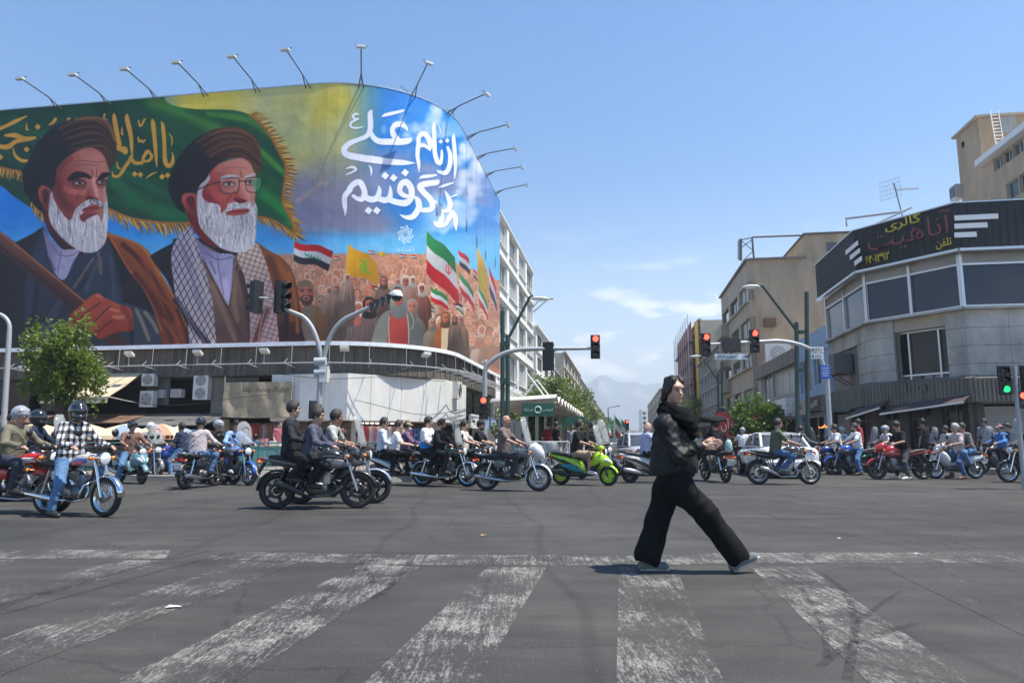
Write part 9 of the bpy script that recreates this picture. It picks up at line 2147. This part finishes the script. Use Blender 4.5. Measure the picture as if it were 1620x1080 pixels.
umbrella(138,669,24,1.0,[cA,cB,cA,cA],'beige market umbrella farthest left with an orange panel');umbrella(197,670,25,1.05,[cC,cA,cC,cD],'blue and beige market umbrella');umbrella(257,670,25,1.1,[cA,cA,cB,cA],'beige and orange market umbrella nearest the beige banner');umbrella(282,673,26.5,.95,[cD,cC],'pale blue market umbrella tucked behind the orange one');umbrella(60,668,25,1.1,[mat('ochre canvas',(.55,.36,.14),.85),cA],'ochre market umbrella behind the tree')
for k,(px,Y,w)in enumerate(((140,24.6,1.8),(200,25.4,1.8),(258,25.6,1.8),(330,27,2.2),(60,25.4,2.0),(410,27.5,2.0))):
 c=at(px,697,Y);c.z=.14;t_=thing('market_stall',['stall table under the leftmost umbrella','stall table under the blue umbrella','stall table under the orange umbrella','stall table right of the umbrellas','stall table behind the tree','stall table below the beige banner'][k],'stall',tuple(c))
 mb=MB();mb.box(c+UP*.78,(w,.9,.05));mb.build('table_top',M_tan2,t_,True);mb=MB();mb.box(c+UP*.40-Vector((0,.42,0)),(w-.05,.03,.70));mb.build('cloth_skirt',[M_brown,cl_m[2],cl_m[6],cl_m[3],cl_m[7],cl_m[4]][k],t_,True)
 for d in(-1,1):mb=MB();mb.tube([c+Vector((d*w*.45,.35,0)),c+Vector((d*w*.45,.35,.78))],.025,5);mb.build('leg',M_steel,t_,True)
 for j in range(6):
  o=MB();q=c+Vector((w*(-.4+.16*j),grng.uniform(-.25,.25),.81));hh=grng.uniform(.08,.32);o.box(q+UP*hh/2,(.2,.26,hh));oo=o.build('goods_box',cl_m[grng.randrange(9)],None);tag(oo,'%s goods pack, number of the row read from the left on the %s'%('first second third fourth fifth sixth'.split()[j],t_['label'][:60]),'goods','goods on the market stalls')
  oo['label']='%s pack of goods from the left on the %s'%('first second third fourth fifth sixth'.split()[j],t_['label'])
pg='pedestrians on the pavements'
for k,(px,Y,rz,top,lab,o_)in enumerate(((522,27,-1.4,BLACKC,'bearded pedestrian with dark glasses standing right of the curly haired rider',dict(beard=True,glasses=True)),(534,28,-1.2,rust_t,'pedestrian in rust tee beside the bearded one at the shop front',{}),(868,30,1.2,W_((.2,.02,.03),'dark red top'),'pedestrian in dark red waiting under the bus shelter',{}),(880,29,.4,BLACKC,'pedestrian in black under the bus shelter roof',{}),(905,33,-1.5,greyS,'pedestrian in grey deeper under the bus shelter',{}),(440,28,-.5,W_((.3,.1,.12),'dark rose top'),'pedestrian in dark rose top at the shop under the beige banner',{}),(110,26,.3,navyS,'pedestrian in navy among the market umbrellas',{}),(1462,25,1.9,BLACKC,'pedestrian in black by the shop window under the black sign',{}),(1360,25.5,2.6,W_((.3,.05,.06),'red top'),'pedestrian in red in front of the shop under the black sign',{}),(1160,40,1.7,W_((.25,.05,.05),'red vest'),'distant pedestrian in red near the red shop board',{}),(1560,25.2,-2.6,greyS,'pedestrian in grey by the roller shutter',{}))):
 g=at(px,697,Y);g.z=.14;person(lab,stand_joints(1.0,.12),dict(top=top,legs=DARKT,skin=k%3,**o_),tuple(g),rz,.017,pg)
 # ------------------------ trees
M_bark=mat('tree bark',(.075,.055,.042),.95,noise=.35,nscale=9,bump=.6,bscale=14)
def leafmat(name,c):
 if name in MATS:return MATS[name]
 m=mat(name,c,.45,noise=.35,nscale=1.6);n,l=nt(m);b=n['Principled BSDF']
 bc=b.inputs['Base Color'].links[0].from_socket;ge=n.new('ShaderNodeNewGeometry');rr_=n.new('ShaderNodeValToRGB');rr_.color_ramp.elements[0].color=(.45,.5,.5,1);rr_.color_ramp.elements[1].color=(1.5,1.4,1.1,1);l.new(ge.outputs['Random Per Island'],rr_.inputs[0])
 mq=n.new('ShaderNodeMixRGB');mq.blend_type='MULTIPLY';mq.inputs[0].default_value=1;l.new(bc,mq.inputs[1]);l.new(rr_.outputs[0],mq.inputs[2]);l.new(mq.outputs[0],b.inputs['Base Color']);tl=n.new('ShaderNodeBsdfTranslucent');tl.inputs[0].default_value=(c[0]*2.2,c[1]*2.0,c[2]*.9,1);ms=n.new('ShaderNodeMixShader');ms.inputs[0].default_value=.32;l.new(b.outputs[0],ms.inputs[1]);l.new(tl.outputs[0],ms.inputs[2]);l.new(ms.outputs[0],n['Material Output'].inputs[0]);return m
def tree(label,base,h,cw,ch,seed,m_leaf,leaf=.10,n=5200,trunk_h=None,lean=0,spiky=.3):
 r=np.random.default_rng(seed);t_=thing('tree',label,'tree',tuple(base));base=Vector(base);mb=MB();th=trunk_h or h*.35;tr_=h*.022+.03
 top=base+Vector((lean,0,th));mb.tube([base,base+Vector((lean*.3,.03,th*.5)),top],[tr_*1.3,tr_,tr_*.8],8)
 cc=base+Vector((lean,0,h-ch/2));cl=[]
 nl=9
 for k in range(nl):
  a=2*math.pi*k/nl+r.uniform(-.3,.3);el=r.uniform(.25,1.2);e=cc+Vector((math.cos(a)*math.cos(el)*cw*.40,math.sin(a)*math.cos(el)*cw*.40,(math.sin(el)-.35)*ch*.5));mid=top.lerp(e,.5)+UP*ch*.06
  mb.tube([top-UP*.1*th,mid,e],[tr_*.55,tr_*.32,tr_*.12],6)
  for j in range(3):q=mid.lerp(e,.3+.3*j);d=Vector(r.normal(0,1,3)).normalized()*cw*.16;mb.tube([q,q+d+UP*.05*ch],[tr_*.18,tr_*.06],5)
 mb.build('trunk',M_bark,t_,True)
 K=46
 for k in range(K):
  v=r.normal(0,1,3);v/=np.linalg.norm(v);rad=r.uniform(.45,1.0)**.6
  c=np.array(cc)+v*np.array([cw*.46,cw*.46,ch*.46])*rad*(1+r.uniform(-spiky,spiky)*.35);cl.append((c,cw*r.uniform(.10,.20),v))
 per=n//K;P=[];
 for c,cr,v in cl:
  q=r.normal(0,1,(per,3));q/=np.linalg.norm(q,axis=1)[:,None];q=q*(r.random((per,1))**.45)*cr*np.array([1,1,.8+spiky]);P.append(c+q)
 P=np.concatenate(P);N_=len(P)
 nm=r.normal(0,1,(N_,3))+np.array([0,0,.8]);nm/=np.linalg.norm(nm,axis=1)[:,None]
 tg=np.cross(nm,r.normal(0,1,(N_,3)));tg/=np.linalg.norm(tg,axis=1)[:,None];bt_=np.cross(nm,tg);s_=leaf*r.uniform(.6,1.25,(N_,1))
 V=np.stack([P-tg*s_*.5,P+bt_*s_*.28+nm*s_*.06,P+tg*s_*.55,P-bt_*s_*.28+nm*s_*.06],1).reshape(-1,3)
 Fc=np.arange(N_*4).reshape(-1,4).tolist();o=mesh_obj('crown',V,Fc,[m_leaf],t_,True);tag(o,kind='stuff');return t_
LM1,LM2,LM3=leafmat('deep green leaves',(.10,.155,.035)),leafmat('mid green leaves',(.09,.14,.045)),leafmat('citrus leaves',(.06,.12,.025))
p=at(88,697,20.4);p.z=.14;hT=at(90,515,20.4).z
tree('leafy street tree with pointed top left of the beige awning',p,hT-.14,2.15,2.45,1,LM1,.14,6600,1.5,.05,.9)
p=at(1196,697,33);p.z=.14;tree('round glossy tree on the right pavement beyond the white car',p,at(1196,630,33).z-.1,2.7,2.2,2,LM3,.17,5200,1.2)
for k,(px,Y,top,w,lab)in enumerate(((868,58,592,5.0,'tall street tree behind the bus shelter roof'),(893,66,598,5.4,'second street tree behind the bus shelter, further along'),(912,84,622,5.4,'third street tree along the left side of the street'),(930,105,650,5.6,'fourth, lower street tree along the left side'),(945,130,660,6,'farthest street tree on the left side'),(1094,95,628,5,'street tree right of the walking woman head beneath the netting'),(1078,130,650,6,'far street tree on the right side of the street'),(1066,170,662,7,'farthest street tree on the right side'),(824,38,640,3.0,'dark small tree behind the shelter grilles'),(844,44,648,3.2,'another small tree behind the shelter grilles'))):
 p=at(px,697,Y);p.z=.1;h_=at(px,top,Y).z;tree(lab,p,h_,w,h_*.72,20+k,[LM2,LM1][k%2],.14+Y*.0022,4200 if Y<70 else 2600)
 # ------------------------ flags on the median, traffic far up the street
def flag_pole(px,ytop,ybase,Y,label,seed):
 b_=at(px,697,Y);b_.z=0;top=at(px,ytop,Y);t_=thing('flag',label,'flag',tuple(b_),0,'flags along the street median');mb=MB();mb.tube([b_,top],.05,5);mb.build('pole',M_steel,t_,True)
 r=random.Random(seed);zt,zb=top.z-.1,top.z-2.6;cols=[mat('flag green',(.03,.22,.09),.8),mat('flag white',(.62,.62,.60),.8),mat('flag red',(.45,.02,.03),.8)]
 for k in range(3):
  vs,fs=[],[]
  for i in range(7):
   u=i/6;x=.05+u*.85*(.7+.3*math.cos(u*2));y=.22*math.sin(u*5+seed);
   for v in(k/3,(k+1)/3):vs.append(top+Vector((x,y,-.1-u*1.0-v*1.7)))
  for i in range(6):fs.append((2*i,2*i+1,2*i+3,2*i+2))
  mb=MB();mb.add(vs,fs,0,True);mb.build('flag_stripe',cols[k],t_,True)
flag_pole(972,655,700,62,'left green, white and red flag hanging on the median',1);flag_pole(983,662,700,70,'middle green, white and red flag on the median',3);flag_pole(962,668,700,90,'farthest green, white and red flag on the median',5)
med=[P2-ER*9.5+ES*22,P2-ER*8.9+ES*22,P2-ER*8.9+ES*300,P2-ER*9.5+ES*300]
slab('median_kerb',med,0,.22,mat('yellow and black kerb paint',(.40,.33,.10),.8,noise=.3))
signal('tiny dark signal head far up the street left of the flags',at(992,672,70),(0,-1,0),'red',1.1);signal('tiny red signal far up the street beside the trees',at(1022,676,80),(0,-1,0),'red',1.1)
mb=MB();mb.tube([Vector((at(992,697,70).x,70,0)),at(992,676,70)],.06,5);o=mb.build('signal_post',M_poleg);tag(o,'thin post under the far signal left of the flags','pole')
mb=MB();mb.tube([Vector((at(1022,697,80).x,80,0)),at(1022,679,80)],.06,5);o=mb.build('signal_post',M_poleg);tag(o,'thin post under the far red signal by the trees','pole')
def far_car(px,Y,m,label,rz=R(81)):
 p=at(px,697,Y);t_=thing('distant_car',label,'car',(p.x,Y,0),rz,'distant cars up the street');mb=MB();mb.loft([(-2.1,.6,.7,.2),(-1.9,.62,.82,.32),(1.7,.58,.82,.3),(2.1,.5,.65,.2)],12,p=4);mb.build('body',m,t_);mb=MB();mb.loft([(-1.5,.95,.66,.03),(-1.0,1.15,.62,.22),(.2,1.18,.62,.22),(1.0,.92,.66,.03)],12,p=4);mb.build('cabin',M_carg,t_)
 for x in(-1.3,1.3):
  for y in(-.75,.75):mb=MB();mb.lathe([(.0,-.1),(.3,-.1),(.3,.1),(.0,.1)],(x,y,.3),axis='y',n=12);mb.build('wheel',M_tyre,t_)
far_car(1003,95,M_cars,'small silver car far up the street, left of the lavender shirt rider');far_car(1013,130,M_carw,'tiny white car far up the street');far_car(1112,60,mat('dark car paint',(.03,.03,.035),.25,coat=.8),'dark car up the street right of the walking woman');far_car(968,75,M_carw,'white car up the street behind the green scooter');far_car(1095,52,M_cars,'silver car partly hidden by the walking woman shoulder')
for k,px in enumerate((962,1098)):
 lp=at(px,645 if k==0 else 600,95);b_=Vector((lp.x,95,0));t_=thing('street_lamp',['far slim lamp post over the left trees','far slim lamp post beside the scaffold'][k],'street lamp',tuple(b_));mb=MB();mb.tube([b_,lp,lp+Vector((1.6 if k==0 else-1.6,0,.3))],.07,6);mb.build('post',M_green,t_,True)
c=at(1166,672,42);t_=thing('shop_sign','red shop board with white writing under the tan building','sign',tuple(c));mb=MB();mb.box(c,(2.6,.15,1.5));mb.build('board',mat('red board',(.32,.02,.03),.5),t_,True);text('رستوران',mat('pale lettering',(.6,.45,.42),.6),t_,c+Vector((-.1,-.09,0)),(1,0,0),UP,width=1.8,height=.8)
wr=thing('overhead_wire','loose black cable drooping along the top of the banner turn','cable',tuple(path(ARC*.5)[0]+UP*ZT));mb=MB()
for a,b_ in((620,708),(708,738)):
 qa=at(a,148 if a==620 else 168,path(S(a))[0].y);
 p_,q2=path(S(a))[0]+UP*(ZT+.35),path(S(b_))[0]+UP*(ZT+.35);mb.tube([p_.lerp(q2,t)-UP*(1.1*4*t*(1-t)*.35)for t in np.linspace(0,1,9)],.018,4)
mb.build('cable',M_blk,wr,True)
for k,(a,b_,z0,sag,lab)in enumerate(((120,420,3.3,.35,'loose cable drooping across the shaded shop fronts at left'),(560,735,3.0,.5,'loose cable drooping across the white corner panels'),(430,700,4.3,.15,'thin cable strung under the concrete band'))):
 s0,s1=S(a,.3),S(b_,.3);t_=thing('cable',lab,'cable',tuple(path((s0+s1)/2,.3)[0]+UP*z0));mb=MB();mb.tube([path(s0+(s1-s0)*u,.42)[0]+UP*(z0-sag*4*u*(1-u)+.08*math.sin(u*9+k))for u in np.linspace(0,1,22)],.014,4);mb.build('wire',M_blk,t_,True)
c=at(1304,674,26.8);t_=thing('neon_sign','small orange lit neon lettering in the shop right of the green posts','sign',tuple(c));text('کبابی',mat('orange neon',(.6,.12,.02),.5,emit=(1,.22,.04),estr=2.5),t_,c,(1,0,0),UP,width=.42,height=.14,depth=.02)
